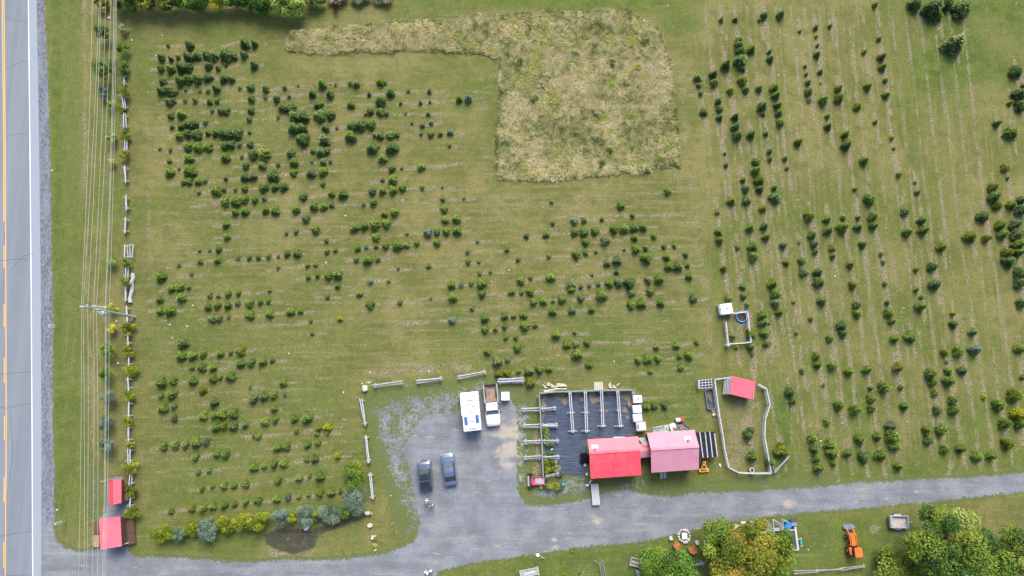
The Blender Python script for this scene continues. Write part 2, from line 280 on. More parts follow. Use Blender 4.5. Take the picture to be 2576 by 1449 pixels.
# ---- tree survey is needed first: the rows leave bare strips in the grass
TREES = {
(0,0): "1690,455,22g 1900,450,45d 1615,575,38d 1712,585,32b 1785,570,30g 1890,565,50d 1980,560,42d 2072,550,45d 2150,565,42d 2265,550,62d 2350,560,38d 2455,430,50d 2555,440,35d 2450,545,38d 2550,650,45d 1612,685,38d 1705,680,48g 1815,680,50d 1895,670,42d 2090,655,42d 2190,680,32b 2270,655,22g 1635,815,40d 1802,805,50g 1888,795,42g 1978,790,50d 2080,780,42d 2125,775,30b 2245,785,45d 2325,785,35b 1612,905,42d 1695,905,45d 1755,925,32b 1865,905,22s 2010,915,22s 2088,912,28b 2170,885,40d 2410,885,25s 2520,870,42d 1700,1020,40d 1745,1010,28b 1858,1008,28s 1958,1008,30g 2105,1020,32g 2180,1010,32b 2525,990,38g 1715,1155,35b 1815,1145,45g 2130,1110,30s 2220,1115,35d 2270,1110,42d 2525,1110,35b 1725,1275,28b 1815,1270,35d 1890,1240,40d 1940,1250,48d 2062,1225,32b 2505,1195,32b 1800,1365,40g 1885,1345,42d 1980,1350,52d 2090,1335,32b 2165,1330,42g 2235,1340,45d 2300,1345,48d 2385,1335,55d 2510,1325,25b",
(1,0): "95,890,35b 283,878,28b 422,860,18s 662,840,45g 748,850,12s 797,850,22s 950,835,30g 1003,835,38b 1250,825,38y 1300,830,22b 563,935,38d 742,940,42d 1137,945,28b 1350,930,45d 1535,910,25s 1745,915,28b 92,980,28s 202,990,35b 332,965,22b 1248,1025,55d 2043,995,35g 2132,990,42B 955,1050,40d 1452,1035,22b 1652,1028,26b 1752,1020,20b 265,1080,45d 345,1080,60d 615,1050,42d 660,1045,25g 1145,1120,38d 1100,1150,20b 1250,1120,45g 1312,1140,28b 1502,1140,18s 1733,1138,28g 380,1165,52d 470,1170,60d 640,1155,62d 745,1150,50d 220,1180,25s 1568,1238,18b 1672,1255,32b 1762,1228,30B 965,1260,48d 1050,1250,55d 1155,1250,50g 375,1285,58d 460,1285,50d 698,1280,42b 812,1285,22s 1662,1345,22B 1758,1345,36g 1850,1340,32g 1955,1325,35B 1195,1355,28b 1250,1360,42d 1350,1355,45g 1420,1355,30b 950,1370,58g 470,1395,65d 685,1400,58b",
(2,0): "2112,195,28y 2252,195,32b 2540,155,38d 2490,200,20b 2285,405,40d 2290,460,48d 2300,520,50d 2310,610,65d 2412,490,45g 2160,650,52d 2330,695,32b 1873,775,40g 2032,745,45d 2042,825,45g 1883,855,32b 1900,940,28s 2328,808,50y 2358,900,36d 2205,908,38g 2495,885,38d 2078,1015,36d 2092,1095,36b 1932,1122,40d 2095,1178,35d 2518,1068,45d 2530,1145,28y 2252,1175,38d 2255,1280,45d 2270,1360,50d 2410,1350,42g 2560,1340,30b",
(3,0): "128,145,42d 482,278,30d 628,262,25y 325,312,20g 492,360,25Y 500,455,22y 500,545,35g 15,520,25d 30,590,35d 378,665,22d 385,745,22d 408,828,34d 530,720,32d 413,918,40g 418,1005,32s 568,1000,50g 532,835,15s 712,890,35y 720,985,45y 70,875,45g 85,955,45g 103,1060,42g 113,1130,38g 128,1230,40g 605,1165,32g 610,1270,38d 905,1065,40y 1080,50,30y 1120,392,28d 972,520,28y 1148,572,40d 1160,670,38g 1185,808,32g 1198,948,40g 1012,865,38y 1085,1225,28g 785,1345,38g 805,1425,42g 1252,1385,28Y 310,1430,40y 1485,40,68d 1665,90,90d 1712,165,50g 1800,40,62d 1955,95,85d 1880,440,95b 2500,715,60d 2535,950,70d 2440,1035,30g 2555,1060,60d 2310,1240,35g 2455,1330,65g 2570,860,25g",
(0,1): "1605,45,22g 1710,58,25b 1885,25,45g 1990,25,52g 2090,25,45g 2255,15,42d 2325,5,38b 2405,5,30b 2515,0,35b 1700,165,30g 1890,145,48g 2265,130,48g 2428,125,25b 2545,100,50d 2470,215,35d 1905,260,62g 1700,280,50g 1800,245,20g 1838,385,32g 1900,370,38g 1990,370,38g 2060,368,30b 2270,345,28b 2460,325,45d 2540,320,42b 2170,465,48g 2252,455,28b 1998,485,24b 2367,458,25g 2460,445,35g 2260,575,45g 2365,570,50g 2455,552,42g 2560,560,35g 2363,685,35g 2460,675,42g 2268,805,38g 2278,930,36g 2005,1065,24g 2108,1070,22s 2195,1055,35b 2185,1165,36g 2012,1180,32g 1798,1218,25s 2395,1145,28s 2505,1140,32b 1925,1308,28s 1612,1335,52g",
(1,1): "0,90,30d 75,95,62g 352,85,48d 570,65,32d 650,70,48d 710,60,35b 60,210,40b 220,200,26b 380,180,45g 375,285,38g 678,170,35b 748,170,24b 560,175,22s 170,315,60d 550,290,45s 670,270,48g 1165,35,55d 1225,25,25y 1365,30,60d 1272,140,45g 1948,15,22b 1368,240,38d 1465,240,18b 1662,225,42g 1275,358,26b 1378,350,48g 70,430,50d 182,430,38g 272,425,45b 672,402,30b 475,525,40d 760,492,35y 872,498,50g 1170,475,38s 1268,465,38g 1375,455,45g 1475,435,38g 1672,435,28g 1875,435,15y 80,545,28b 1180,585,38g 1080,605,28s 90,665,38g 192,665,45g 395,655,45g 582,625,42g 675,625,42g 763,610,32b 1880,550,28b 2092,545,22s 1895,650,38g 500,745,42b 1290,690,36g 1390,680,45g 985,830,50g 1085,820,42g 1195,805,52g 1308,795,45g 1905,755,40g 2020,745,48g 598,860,42g 305,895,22b 400,880,30b 1730,885,46B 1820,880,35d 1915,875,40g 2025,865,46g 1518,900,22g 1208,930,40g 708,970,26b 1820,990,38g 1020,1045,36g 1110,1035,30s 1208,1025,28g 1305,1020,36g 1418,1015,50g 1515,1010,36g 1618,990,33g 2230,975,22b 710,1078,34g 798,1062,28g 2525,1060,30g 2130,1085,30s 22,1140,30g 125,1130,32g 222,1130,24s 310,1100,36b 412,1098,42g 1008,1158,32g 1120,1160,50g 1222,1155,34g 1735,1225,30g 2135,1185,30g 2242,1180,24b 514,1215,30g 600,1210,28g 222,1245,26s 1430,1252,18b 2255,1300,26g 2360,1285,26s 522,1335,30g 615,1325,28g 728,1320,42g 822,1305,50g 1148,1382,34B 1333,1378,22g 1967,1412,40g 2065,1415,34s 2165,1400,30g 2270,1395,52g 818,1425,34g",
(2,1): "402,575,28g 1570,470,36g 1095,615,40g 2145,92,20g 2160,205,30y 630,768,38B 725,765,34g 905,755,24b 415,795,26b 1217,715,30g 1030,850,46g 1130,845,50g 1232,835,46b 1322,828,42g 345,905,36g 148,925,32s 632,885,40g 722,885,46d 838,870,44g 1238,935,38g 1432,925,34g 745,980,40g 938,965,50b 1247,1050,42g 1350,1042,34b 1132,1065,18s 1530,1030,30s 1637,1018,28g 650,1105,46g 745,1090,34g 845,1085,20s 370,1125,30g 60,1160,28b 1358,1140,58g 1560,1130,40g 1752,1110,34b 1060,1165,48b 960,1195,38b 1582,1230,42g 1672,1225,48d 1768,1222,28s 1055,1285,30b 390,1330,48g 1785,1325,36g 90,1370,40g 190,1345,26y 808,1315,20b 1380,1360,42b 1482,1355,48g 600,1410,50b 985,1395,44g 1080,1385,50b 1185,1395,56d 870,1410,28b 695,1430,30b 780,1425,25s 2462,175,45d 2465,265,48g 2488,355,52y 2500,450,42d 2328,360,30g 2360,445,40b 2362,565,46d 2212,565,46y 2530,645,38y 2068,680,32b 2540,825,38d 2400,835,46g 2088,875,40g 2562,930,40y 2100,965,42g 2275,1040,30y 2432,1025,52g 2435,1130,52g 2138,1250,38y 2325,1430,36d",
(3,1): "20,70,30d 25,150,30b 180,140,32g 195,240,25y 790,15,45d 975,165,42g 1272,42,22Y 1322,308,30g 68,435,34g 80,535,62d 880,452,28y 1030,555,60g 1485,388,22s 1508,482,32y 425,715,56y 600,752,40g 612,862,46d 762,740,34g 760,835,56g 912,740,30b 918,830,44b 1060,725,48g 1072,820,44g 1382,680,42b 1555,762,42d 1412,885,50g 1568,865,48g 452,910,44g 160,1015,38b 315,995,20s 470,1005,36s 480,1078,34g 650,1045,36y 658,1130,34g 960,1010,38d 1142,1105,28g 1165,1190,30s 1750,1035,46y 348,1175,40g 192,1190,36y 365,1280,46b 505,1290,46d 515,1385,56d 840,1210,40y 1497,1262,32y 1655,1235,44d 1180,1405,28g 860,1415,42y 1685,1415,54b 50,1405,50y 2395,235,44y 2272,430,48y 2285,525,55d 2415,340,20g 2310,615,45y 2455,610,45y 2170,725,58b 2040,930,58y 2200,950,38y 2345,810,50y 2370,905,48g 2490,810,50s 2520,895,65b 2520,1010,55g 2525,1090,50g 2415,1090,50y 2425,1180,58d 2555,560,45d 2555,660,55d 2545,1300,60d 2545,1400,55b",
(0,2): "1718,0,42g 1805,-10,45g 1895,-10,28g 1602,112,38g 1820,95,44g 1605,228,36g 1705,228,54g 2110,70,34g 2195,72,28g 2290,58,36g 2393,45,34g 2090,185,36g 2178,170,40g 2288,170,38g 2390,148,34b 2505,145,44g 2130,300,42b 2200,300,36b 2300,290,25b 2512,270,46g 1828,548,62d 1815,675,54g 1928,675,48g 2035,658,40g 2210,655,40g 2318,650,28g 2418,628,50y 1930,795,34g 2025,790,44g 2138,795,38g 2415,755,44g 2520,745,45b 1615,945,54g 1738,932,42g 1935,930,44g 2140,905,42y 2215,895,32g 2318,880,54g 2035,1030,42y 1725,1065,48g 1622,1075,30g 2515,1000,22s 1635,1205,54g 1742,1188,36b 2150,1145,48b 2545,1110,50b 2040,1285,46g 2150,1275,38g 2230,1265,52g 2345,1255,50g 1750,1310,36s 2165,1400,46g 2250,1385,40y 2345,1388,48b 2462,1370,38b",
(1,2): "135,25,22g 38,140,34g 122,132,30g 135,255,40g 342,230,44g 445,228,34g 548,328,26y 845,303,34Y 565,455,24b 720,88,26b 1040,50,36g 1152,160,46g 1450,140,32g 1760,105,22s 1980,88,46g 2275,55,38g 2560,45,30g 2175,200,30b 1972,320,40B 2300,300,42g 2500,280,36b 2305,415,38g 2410,410,30y 2500,390,34g 2515,495,30g 2332,635,38g 2425,735,52b 2530,720,34b 2440,860,40y 2530,850,42y 60,735,44g 160,725,30b 270,945,40g 75,1090,44b 175,1070,42g 180,1205,38g 290,1070,25s 90,1340,46g 190,1325,36g 382,1315,40g 510,1300,58g 622,1405,38y 718,1395,46Y 405,1440,30b",
(2,2): "10,40,30b 95,40,30g 185,28,45y 600,5,40g 218,135,38g 318,122,42g 412,128,26g 502,110,42g 695,100,36b 905,65,58g 1202,45,38b 1395,35,38g 1825,105,42b 1505,140,44g 1205,165,46g 1305,150,50g 412,228,46g 605,220,42b 802,210,36g 15,275,34g 118,260,42g 130,375,52g 232,370,34g 445,460,48g 635,440,28g 42,500,30g 55,600,44g 552,565,44y 645,560,38b 760,545,38g 655,665,56g 778,765,40g 1458,590,36g 1658,575,38g 1865,540,34g 1275,720,40g 1370,710,50g 1475,710,40g 1688,685,34g 1788,670,48g 1700,795,36g 1395,835,32g 68,830,34g 168,830,52b 278,810,46g 375,805,38g 182,945,52y 1350,1190,44g 1435,1185,38d 1540,1180,40d 2180,100,40g 2335,80,36g 2370,170,30g 2530,270,50g 2535,340,50d 2408,460,52y 2412,590,42g 2545,450,45g 2228,490,36g 2262,592,26Y 2422,665,28s 2560,560,35g 2400,1435,40d",
(3,2): "85,50,56g 88,150,50b 120,240,36y 262,135,24Y 555,130,48d 438,305,30y 290,452,26g 630,505,40g 750,375,50d 765,450,46d 898,170,42d 908,252,46g 1205,140,30y 1220,240,46g 1255,325,36g 1285,508,42g 1440,485,58g 1500,10,30g 1545,90,28g 1540,185,52g 1870,258,30Y 1872,365,40d 2068,438,40b 2095,620,56B 1925,635,54g 1782,645,38y 1800,745,22s 490,685,40y 508,770,40y 655,785,46g 350,835,34b 825,840,46g 1000,818,42g 1312,795,50y 1645,862,54g 1825,835,42g 1965,830,46b 1665,945,46g 1825,935,52g 560,980,24s 222,1045,48d 255,1135,38g 1178,998,58g 1038,1010,30g 1340,1000,30g 1050,1110,46g 1685,1055,36g 720,1180,50g 888,1220,54g 1052,1208,44g 1380,1190,42g 1870,1130,46g 1710,1230,46d 1880,1225,50g 600,1345,38g 1245,1385,54s 1600,1430,40y 1755,1415,52g 2178,1098,28Y 2330,1180,58g 2490,1080,66y 2395,1365,56g 2530,1270,65Y 2545,1370,50g 2540,605,50g 2565,900,30g 15,355,15g 10,450,22g 15,555,25g 2565,150,50b",
(0,3): "1645,145,42g 1755,125,46g 1860,122,42b 1965,108,52g 2068,95,40s 2175,215,38g 2265,222,44g 1960,248,40g 1995,400,32g 2100,385,32g 2548,350,45g 2030,568,34y 2135,545,30y 2250,535,38g 2352,535,36g 2470,525,40g 1718,795,34g 1925,765,38y 2035,765,44g 2138,742,42g 2245,730,42g 2358,718,36y 2465,700,36g 2568,690,30g 2560,30,30g",
(1,3): "20,40,35g 215,150,46g 305,140,42g 515,120,38g 620,105,36g 80,335,36g 175,320,40g 275,310,44g 510,275,34y 590,270,40d 818,238,36Y 215,485,40g 430,460,38g 540,440,26g 640,440,48g 25,690,36g 205,665,42g 320,650,36s 430,645,32g 525,630,30g 640,605,40y 750,600,42g 850,590,28y 610,10,34g 715,5,30g",
(2,3): "2385,30,54d 2425,240,55g",
(3,3): "450,60,50g 475,170,46d 490,260,44g 515,355,52g 635,120,60g 655,200,62g 665,310,36g 805,215,42g 935,65,58g 972,255,60d 1105,45,40g 1140,235,56g 1265,35,70g 1280,130,58g 1600,10,35g 1620,85,44g 1325,340,42g 1785,175,46g 1950,165,46g 1740,5,40g 2110,245,54g 2255,235,44g 2420,120,60y 145,185,75y 25,300,50d",
}
TL = []                                  # X, Y survey px, r survey px, type
for (c, r), s in TREES.items():
    for q in s.split():
        a, b, k = q.split(','); x, y = T(c, r, float(a), float(b)); TL.append([x, y, float(k[:-1])/4.0, k[-1]])
seen = []
for t in TL:                             # the same tree surveyed from two overlapping sheets counts once
    if all((t[0]-u[0])**2+(t[1]-u[1])**2 > 36 for u in seen): seen.append(t)
TL = seen

# ---- lawn: one sheet to the horizon, painted with kind-of-ground masks
xs = np.concatenate([[-900, -500, -250, -130], np.arange(-86, 86.01, .33), [130, 250, 500, 900]])
ys = np.concatenate([[-900, -500, -250, -100], np.arange(-52, 72.01, .33), [120, 250, 500, 900]])
GX, GY = np.meshgrid(xs, ys); nx, ny = len(xs), len(ys)
lush = np.zeros(GX.shape); soil = np.zeros(GX.shape); dark = np.zeros(GX.shape); zone = np.zeros(GX.shape)
def band(d, w): return np.clip(1-d/w, 0, 1)**1.0
def stroke(arr, pts, wpx, amt, nz=0.0, seed=3):
    W = polyW(pts); b = (GX > W[:, 0].min()-8) & (GX < W[:, 0].max()+8) & (GY > W[:, 1].min()-8) & (GY < W[:, 1].max()+8)
    if not b.any(): return
    d = linedist(GX[b], GY[b], W); m = mpx(pts[0][1])
    v = np.clip(1.25-d/(wpx*m), 0, 1); v = v*v*(3-2*v)*amt
    if nz: v = v*np.clip(fbm(GX[b]/1.2, GY[b]/1.2, seed, 3)*2.6-.8+(.5-nz), 0, 1.2)
    arr[b] = np.maximum(arr[b], v) if amt > 0 else np.maximum(0, arr[b]+v)
def patch(arr, pts, soft, amt, nz=0.0, seed=5):
    W = polyW(pts); b = (GX > W[:, 0].min()-8) & (GX < W[:, 0].max()+8) & (GY > W[:, 1].min()-8) & (GY < W[:, 1].max()+8)
    d = sdist(GX[b], GY[b], W); v = np.clip(.5+d/soft, 0, 1)*amt
    if nz: v = v*np.clip(fbm(GX[b]/1.5, GY[b]/1.5, seed, 4)*2.6-.8+(.5-nz), 0, 1.2)
    arr[b] = np.maximum(arr[b], v)
def blob(arr, x, y, r, amt, nz=.2): stroke(arr, [(x-.1, y), (x+.1, y)], r, amt, nz, int(x) % 97)
zone[:] = sdist(GX, GY, polyW([(1725, -400), (1745, 200), (1770, 600), (1790, 930), (1900, 1200), (3200, 1180), (3200, -400)]))
zone = np.clip(.5+zone/3, 0, 1); zone = np.maximum(zone, np.clip(.5-(GX-P(300, 700).x)/3, 0, 1)*1.0)
big = fbm(GX/9, GY/9, 21, 4); lush += np.clip((big-.52)*2.2, 0, .45)
# greener ground
patch(lush, [(120, -100), (205, -100), (215, 800), (225, 1330), (140, 1380), (128, 700)], 2.5, .62)
patch(lush, [(120, -100), (160, -100), (172, 1300), (138, 1370)], 1.5, .85)
stroke(lush, [(1250, 5), (1500, 8), (1690, 20), (1740, 60)], 30, .75); stroke(lush, [(2240, -20), (2262, 150), (2280, 230), (2300, 330)], 46, .5)
stroke(lush, [(2200, 70), (2420, 110), (2500, 60)], 50, .45); stroke(lush, [(2440, 20), (2580, 15)], 30, 1.0); stroke(lush, [(2455, 90), (2470, 170)], 22, .9)
patch(lush, [(1925, 1000), (1990, 990), (2010, 1120), (2010, 1200), (1960, 1215), (1935, 1180), (1945, 1090)], 2, 1.0)
patch(lush, [(1490, 1205), (1620, 1195), (1920, 1195), (2080, 1180), (2560, 1150), (2580, 1190), (2100, 1215), (1700, 1240), (1600, 1225)], 2, .8)
patch(lush, [(1610, 985), (1760, 985), (1775, 1070), (1640, 1075)], 1.5, .8)
patch(lush, [(330, 1300), (700, 1310), (640, 1400), (340, 1385)], 3, .7); patch(lush, [(905, 980), (1290, 940), (1290, 1000), (930, 1010), (950, 1250), (920, 1260)], 1.5, .85)
patch(lush, [(1150, 1440), (1300, 1400), (1500, 1360), (1650, 1320), (1780, 1330), (2000, 1290), (2260, 1290), (2280, 1449), (1150, 1480)], 2, .8)
patch(lush, [(2500, 1130), (2600, 1120), (2600, 1180), (2480, 1190)], 2, .7); stroke(lush, [(1310, 470), (1240, 480), (1215, 250)], 14, .35)
patch(lush, [(860, 1120), (910, 1110), (920, 1400), (850, 1400)], 2, .5)
for x, y, r in ((845, 845, 40), (1180, 215, 12), (1500, 900, 50), (2130, 560, 40), (2350, 450, 30), (2430, 250, 40), (2040, 900, 60), (460, 240, 60), (880, 640, 40)): blob(lush, x, y, r, .6, .3)
ne = fbm(GX/6, GY/6, 55, 4)
def npatch(pts, soft, amt): 
    t_ = np.zeros(GX.shape); patch(t_, pts, soft, amt); np.maximum(lush, t_*np.clip(ne*2.2-.35, .15, 1.15), out=lush)
npatch([(2235, -60), (2600, -60), (2600, 60), (2580, 200), (2470, 260), (2330, 300), (2280, 260), (2250, 120)], 7, 1.0)
npatch([(1000, -40), (1760, -40), (1760, 60), (1690, 90), (1640, 30), (1300, 22), (1000, 45)], 3, .8)
npatch([(1790, 950), (2600, 950), (2600, 1180), (2000, 1220), (1960, 1100)], 7, .75); npatch([(1790, 500), (2400, 450), (2500, 950), (1850, 960)], 8, .45)
npatch([(340, 700), (900, 700), (900, 1400), (340, 1400)], 8, .55); npatch([(300, 40), (720, 60), (700, 110), (420, 110), (400, 300), (330, 300)], 4, .6); npatch([(1300, 780), (1780, 780), (1780, 1000), (1300, 960)], 5, .6)
for x, y, r, k in TL: stroke(lush, [(x-6, y+4), (x+6, y+5)], r*1.5, .48, .2, int(x+y) % 60)
for k in range(26):                      # faint continuous planting rows, left and centre fields
    y0_ = 470+k*27; stroke(soil, [(400, y0_+40), (800, y0_+22), (1200, y0_+6), (1740, y0_-16)], 3.8, .42, .15, 200+k)
stroke(soil, [(1712, 100), (1730, 400), (1765, 640), (1790, 900)], 16, .40, .35); stroke(soil, [(1215, 180), (1225, 420), (1240, 520), (1700, 500)], 20, .34, .35)
# worn / bare ground, plus hedgerow shade painted dark
for x, y, r, k in TL:                    # strips kept bare along the rows
    if x > 1765: stroke(soil, [(x-6, y-34), (x+2, y+4), (x+11, y+52)], 5.4, .80, .10, int(x) % 50)
    else: stroke(soil, [(x-30, y+5), (x+34, y+1)], 4.8, .72, .12, int(y) % 50)
for k in range(19):                       # longer streaks in the right-hand field
    x0 = 1772+k*36; stroke(soil, [(x0, 20), (x0+58, 520), (x0+150, 1120)], 4.6, .55 if k % 3 else .72, .12, k)
stroke(soil, [(1750, 180), (1775, 430), (1800, 640)], 5, .5, .45); stroke(soil, [(1770, 200), (1800, 500)], 4, .4, .45)
stroke(soil, [(212, 0), (214, 600), (228, 900), (240, 1200)], 7, .55, .35); stroke(soil, [(375, 330), (372, 560), (390, 800)], 10, .38, .4); stroke(soil, [(240, 0), (262, 190), (270, 260)], 18, .3, .4)
for a in (((735, 925), (735, 925)), ((405, 165), (600, 105)), ((640, 505), (730, 500)), ((1240, 235), (1165, 227)), ((1130, 250), (1050, 257)), ((985, 820), (1110, 808)), ((1060, 785), (1130, 782)), ((480, 520), (555, 512)),
          ((1370, 545), (1720, 540)), ((860, 170), (870, 172)), ((960, 640), (1060, 640)), ((1080, 420), (1165, 412)), ((640, 820), (780, 814)), ((1400, 870), (1640, 855)), ((385, 180), (392, 182)), ((640, 235), (770, 240)), ((820, 1040), (845, 1048))):
    stroke(soil, [a[0], a[1]], 6, .75, .3, int(a[0][0]) % 40)
stroke(soil, [(925, 940), (1000, 930), (1180, 925)], 12, .7, .3); patch(soil, [(1820, 1100), (1850, 1000), (1900, 990), (1915, 1080), (1880, 1180), (1830, 1180)], 2, .45, .15)
patch(soil, [(1835, 800), (1870, 800), (1880, 860), (1830, 862)], 1, .45, .1); stroke(soil, [(1870, 1070), (1895, 1030), (1905, 1010)], 12, .7, .2)
blob(soil, 2390, 1168, 14, 1); blob(soil, 2386, 1190, 12, 1); blob(soil, 2200, 1330, 16, .9); blob(soil, 1510, 980, 10, .8); blob(soil, 1400, 955, 12, .7)
patch(soil, [(228, 1180), (250, 1180), (246, 1320), (234, 1320), (226, 1240)], .7, 1.0, .1); patch(soil, [(676, 1385), (720, 1380), (790, 1390), (790, 1402), (680, 1400)], 1, .8, .2)
patch(soil, [(1290, 1040), (1355, 1020), (1362, 1090), (1360, 1180), (1325, 1215), (1300, 1200), (1310, 1120)], 1.2, 1.5, .0); patch(soil, [(1370, 1200), (1475, 1185), (1480, 1215), (1400, 1240), (1360, 1230)], 1, 1.3, .1)
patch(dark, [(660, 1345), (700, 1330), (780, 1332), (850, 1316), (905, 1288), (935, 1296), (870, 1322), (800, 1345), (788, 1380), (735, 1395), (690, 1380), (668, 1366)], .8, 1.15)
patch(dark, [(290, 12), (600, 18), (760, 40), (850, 30), (850, 46), (700, 56), (400, 44), (300, 40)], 2.5, .35, .1)  # shadow in front of the hedgerow, put into the dark mask
patch(soil, [(2230, 1320), (2290, 1300), (2290, 1350), (2240, 1380)], 2, .6, .2)
Z = (fbm(GX/14, GY/14, 77, 3)-.5)*.0
V = np.stack([GX.ravel(), GY.ravel(), Z.ravel()], 1)
idx = np.arange(nx*ny).reshape(ny, nx); F = np.stack([idx[:-1, :-1].ravel(), idx[:-1, 1:].ravel(), idx[1:, 1:].ravel(), idx[1:, :-1].ravel()], 1)
n = NT("lawn")
me = np_mesh("ground", V, F, [n.m])
at = me.attributes.new('mask', 'FLOAT_COLOR', 'POINT')
at.data.foreach_set('color', np.stack([np.clip(lush, 0, 1.2), np.clip(soil, 0, 1.2), np.clip(dark, 0, 1.2), zone], -1).astype(np.float32).ravel())
ground = struct(link("ground", me))
a = n.n("ShaderNodeAttribute", _attribute_name='mask'); sep = n.n("ShaderNodeSeparateColor"); n.t.links.new(a.outputs['Color'], sep.inputs[0])
lu, so, dk, zo = sep.outputs[0], sep.outputs[1], sep.outputs[2], a.outputs['Alpha']
hs = n.noise(1.0, n.pos(.16, 1.5, 1, R(3)), 5.0, .62); vs = n.noise(1.0, n.pos(1.5, .14, 1, R(-8)), 5.0, .62)
streak = n.t.nodes.new("ShaderNodeMix"); n.t.links.new(zo, streak.inputs[0]); n.t.links.new(hs, streak.inputs[2]); n.t.links.new(vs, streak.inputs[3]); streak = streak.outputs[0]
mid = n.noise(.45, n.pos(), 5.0, .6); fine = n.noise(3.6, n.pos(), 5.0, .78); blade = n.noise(11, n.pos(), 2.0, .8)
wide = n.noise(.13, n.pos(), 4.0, .6)
dry = n.mix(n.rng(streak, .30, .74), (.145, .152, .040), (.238, .214, .074))
dry = n.mix(n.rng(wide, .42, .58, 0, .85), dry, (.275, .240, .090))
dry = n.mix(n.rng(mid, .45, .68, 0, .55), dry, (.112, .136, .034))
grn = n.mix(n.rng(mid, .35, .7), (.082, .135, .022), (.150, .200, .038))
lsum = n.math('ADD', lu, n.math('MULTIPLY', n.math('SUBTRACT', streak, .5), -.45))
c = n.mix(n.rng(lsum, .0, .95, smooth=False), dry, grn)
soc = n.mix(n.rng(fine, .3, .7), (.21, .165, .095), (.40, .335, .25))
ssum = n.math('ADD', so, n.math('MULTIPLY', n.math('SUBTRACT', n.math('ADD', fine, streak), 1.0), .95))
c = n.mix(n.rng(ssum, .08, .85, 0, .90), c, soc)
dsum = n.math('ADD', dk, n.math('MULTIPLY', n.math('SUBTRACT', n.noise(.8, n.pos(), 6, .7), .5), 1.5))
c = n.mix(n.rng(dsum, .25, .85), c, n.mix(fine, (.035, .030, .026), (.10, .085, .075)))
l1 = n.noise(1.0, n.pos(.07, 1.9, 1, R(3)), 5.0, .7); l2 = n.noise(1.0, n.pos(1.8, .06, 1, R(-8)), 5.0, .7); ll = n.t.nodes.new("ShaderNodeMix"); n.t.links.new(zo, ll.inputs[0]); n.t.links.new(l1, ll.inputs[2]); n.t.links.new(l2, ll.inputs[3]); ll = ll.outputs[0]
gate = n.rng(n.noise(.07, n.pos(), 3), .40, .60)
c = n.mix(n.math('MULTIPLY', n.rng(ll, .54, .70, 0, .62), gate), c, (.34, .30, .17)); c = n.mix(n.math('MULTIPLY', n.rng(ll, .30, .44, .50, 0), gate), c, (.075, .105, .026))
tn = n.noise(1.1, n.pos(), 6, .72); c = n.mix(n.rng(tn, .52, .68, 0, .55), c, (.27, .25, .11)); c = n.mix(n.rng(tn, .32, .48, .50, 0), c, (.070, .110, .022))
c = n.mix(n.rng(fine, .34, .60, .50, 0), c, (.055, .078, .018))
c = n.mix(n.rng(blade, .5, .74, 0, .38), c, (.33, .34, .15))
n.bump(n.math('ADD', fine, blade), .10, .9); n.done(c, .95, .12)

# ---- highway, its shoulder, lines and cracks (sheets 4 mm apart)
def strip(name, left, right, z, mat, ext=True):
    L = [P(*p) for p in left]; Rr = [P(*p) for p in right]
    if ext:
        for q in (L, Rr): q.insert(0, q[0]+(q[0]-q[1]).normalized()*350); q.append(q[-1]+(q[-1]-q[-2]).normalized()*350)
    vs = [xy(p, z) for p in L]+[xy(p, z) for p in Rr]; k = len(L)
    mb = MB(); mb.add(vs, [(i, k+i, k+i+1, i+1) for i in range(k-1)]); return mb.build(name, mat)
YS = [0, 362, 724, 1087, 1449]
def ln(xs_, dx=0): return [(x+dx, y) for x, y in zip(xs_, YS)]
n = NT("asphalt"); p = n.pos()
f = n.noise(7, p, 5, .8); g = n.noise(1, n.pos(.9, .012, 1), 2); h = n.noise(.25, p, 3)
c = n.mix(n.rng(g, .30, .75), (.195, .220, .252), (.240, .265, .297)); c = n.mix(n.rng(h, .4, .7, 0, .4), c, (.24, .265, .30)); c = n.mix(n.rng(f, .35, .7, .22, 0), c, (.10, .11, .13))
n.bump(f, .01, .3); M["asphalt"] = n.done(c, .85, .25)
n = NT("pale_asphalt"); f = n.noise(7, n.pos(), 5, .8); c = n.mix(n.rng(f, .3, .7), (.255, .28, .325), (.33, .36, .41)); M["pale_asphalt"] = n.done(c, .85, .25)
n = NT("shoulder_gravel"); f = n.noise(3.2, n.pos(1, .55, 1), 6, .85); g = n.noise(.5, n.pos(2, .4, 1), 3)
c = n.mix(n.rng(f, .38, .66), (.085, .093, .11), (.255, .275, .305)); c = n.mix(n.rng(g, .40, .7, 0, .55), c, (.25, .27, .30)); n.bump(f, .04, .7); M["shoulder_gravel"] = n.done(c, .9, .2)
lane = [-180]*5; wl = [71.7, 75.6, 78.7, 81, 82.6]; pe = [92.3, 98.6, 102.6, 104.4, 104]
struct(strip("highway", ln(lane), ln([x+1.5 for x in wl]), .020, "asphalt"))
struct(strip("highway_shoulder", ln([x+1.5 for x in wl]), ln(pe), .020, "pale_asphalt"))
ge = [(112, -5), (117, 120), (122, 240), (125.5, 362), (128, 500), (130.5, 650), (132, 724), (133.5, 900), (134, 1087), (136.5, 1200), (138, 1320)]
gl = [(91, -5), (93.5, 120), (96, 240), (98, 362), (99.5, 500), (101.5, 650), (102, 724), (103, 900), (103.8, 1087), (104, 1200), (103.8, 1320)]
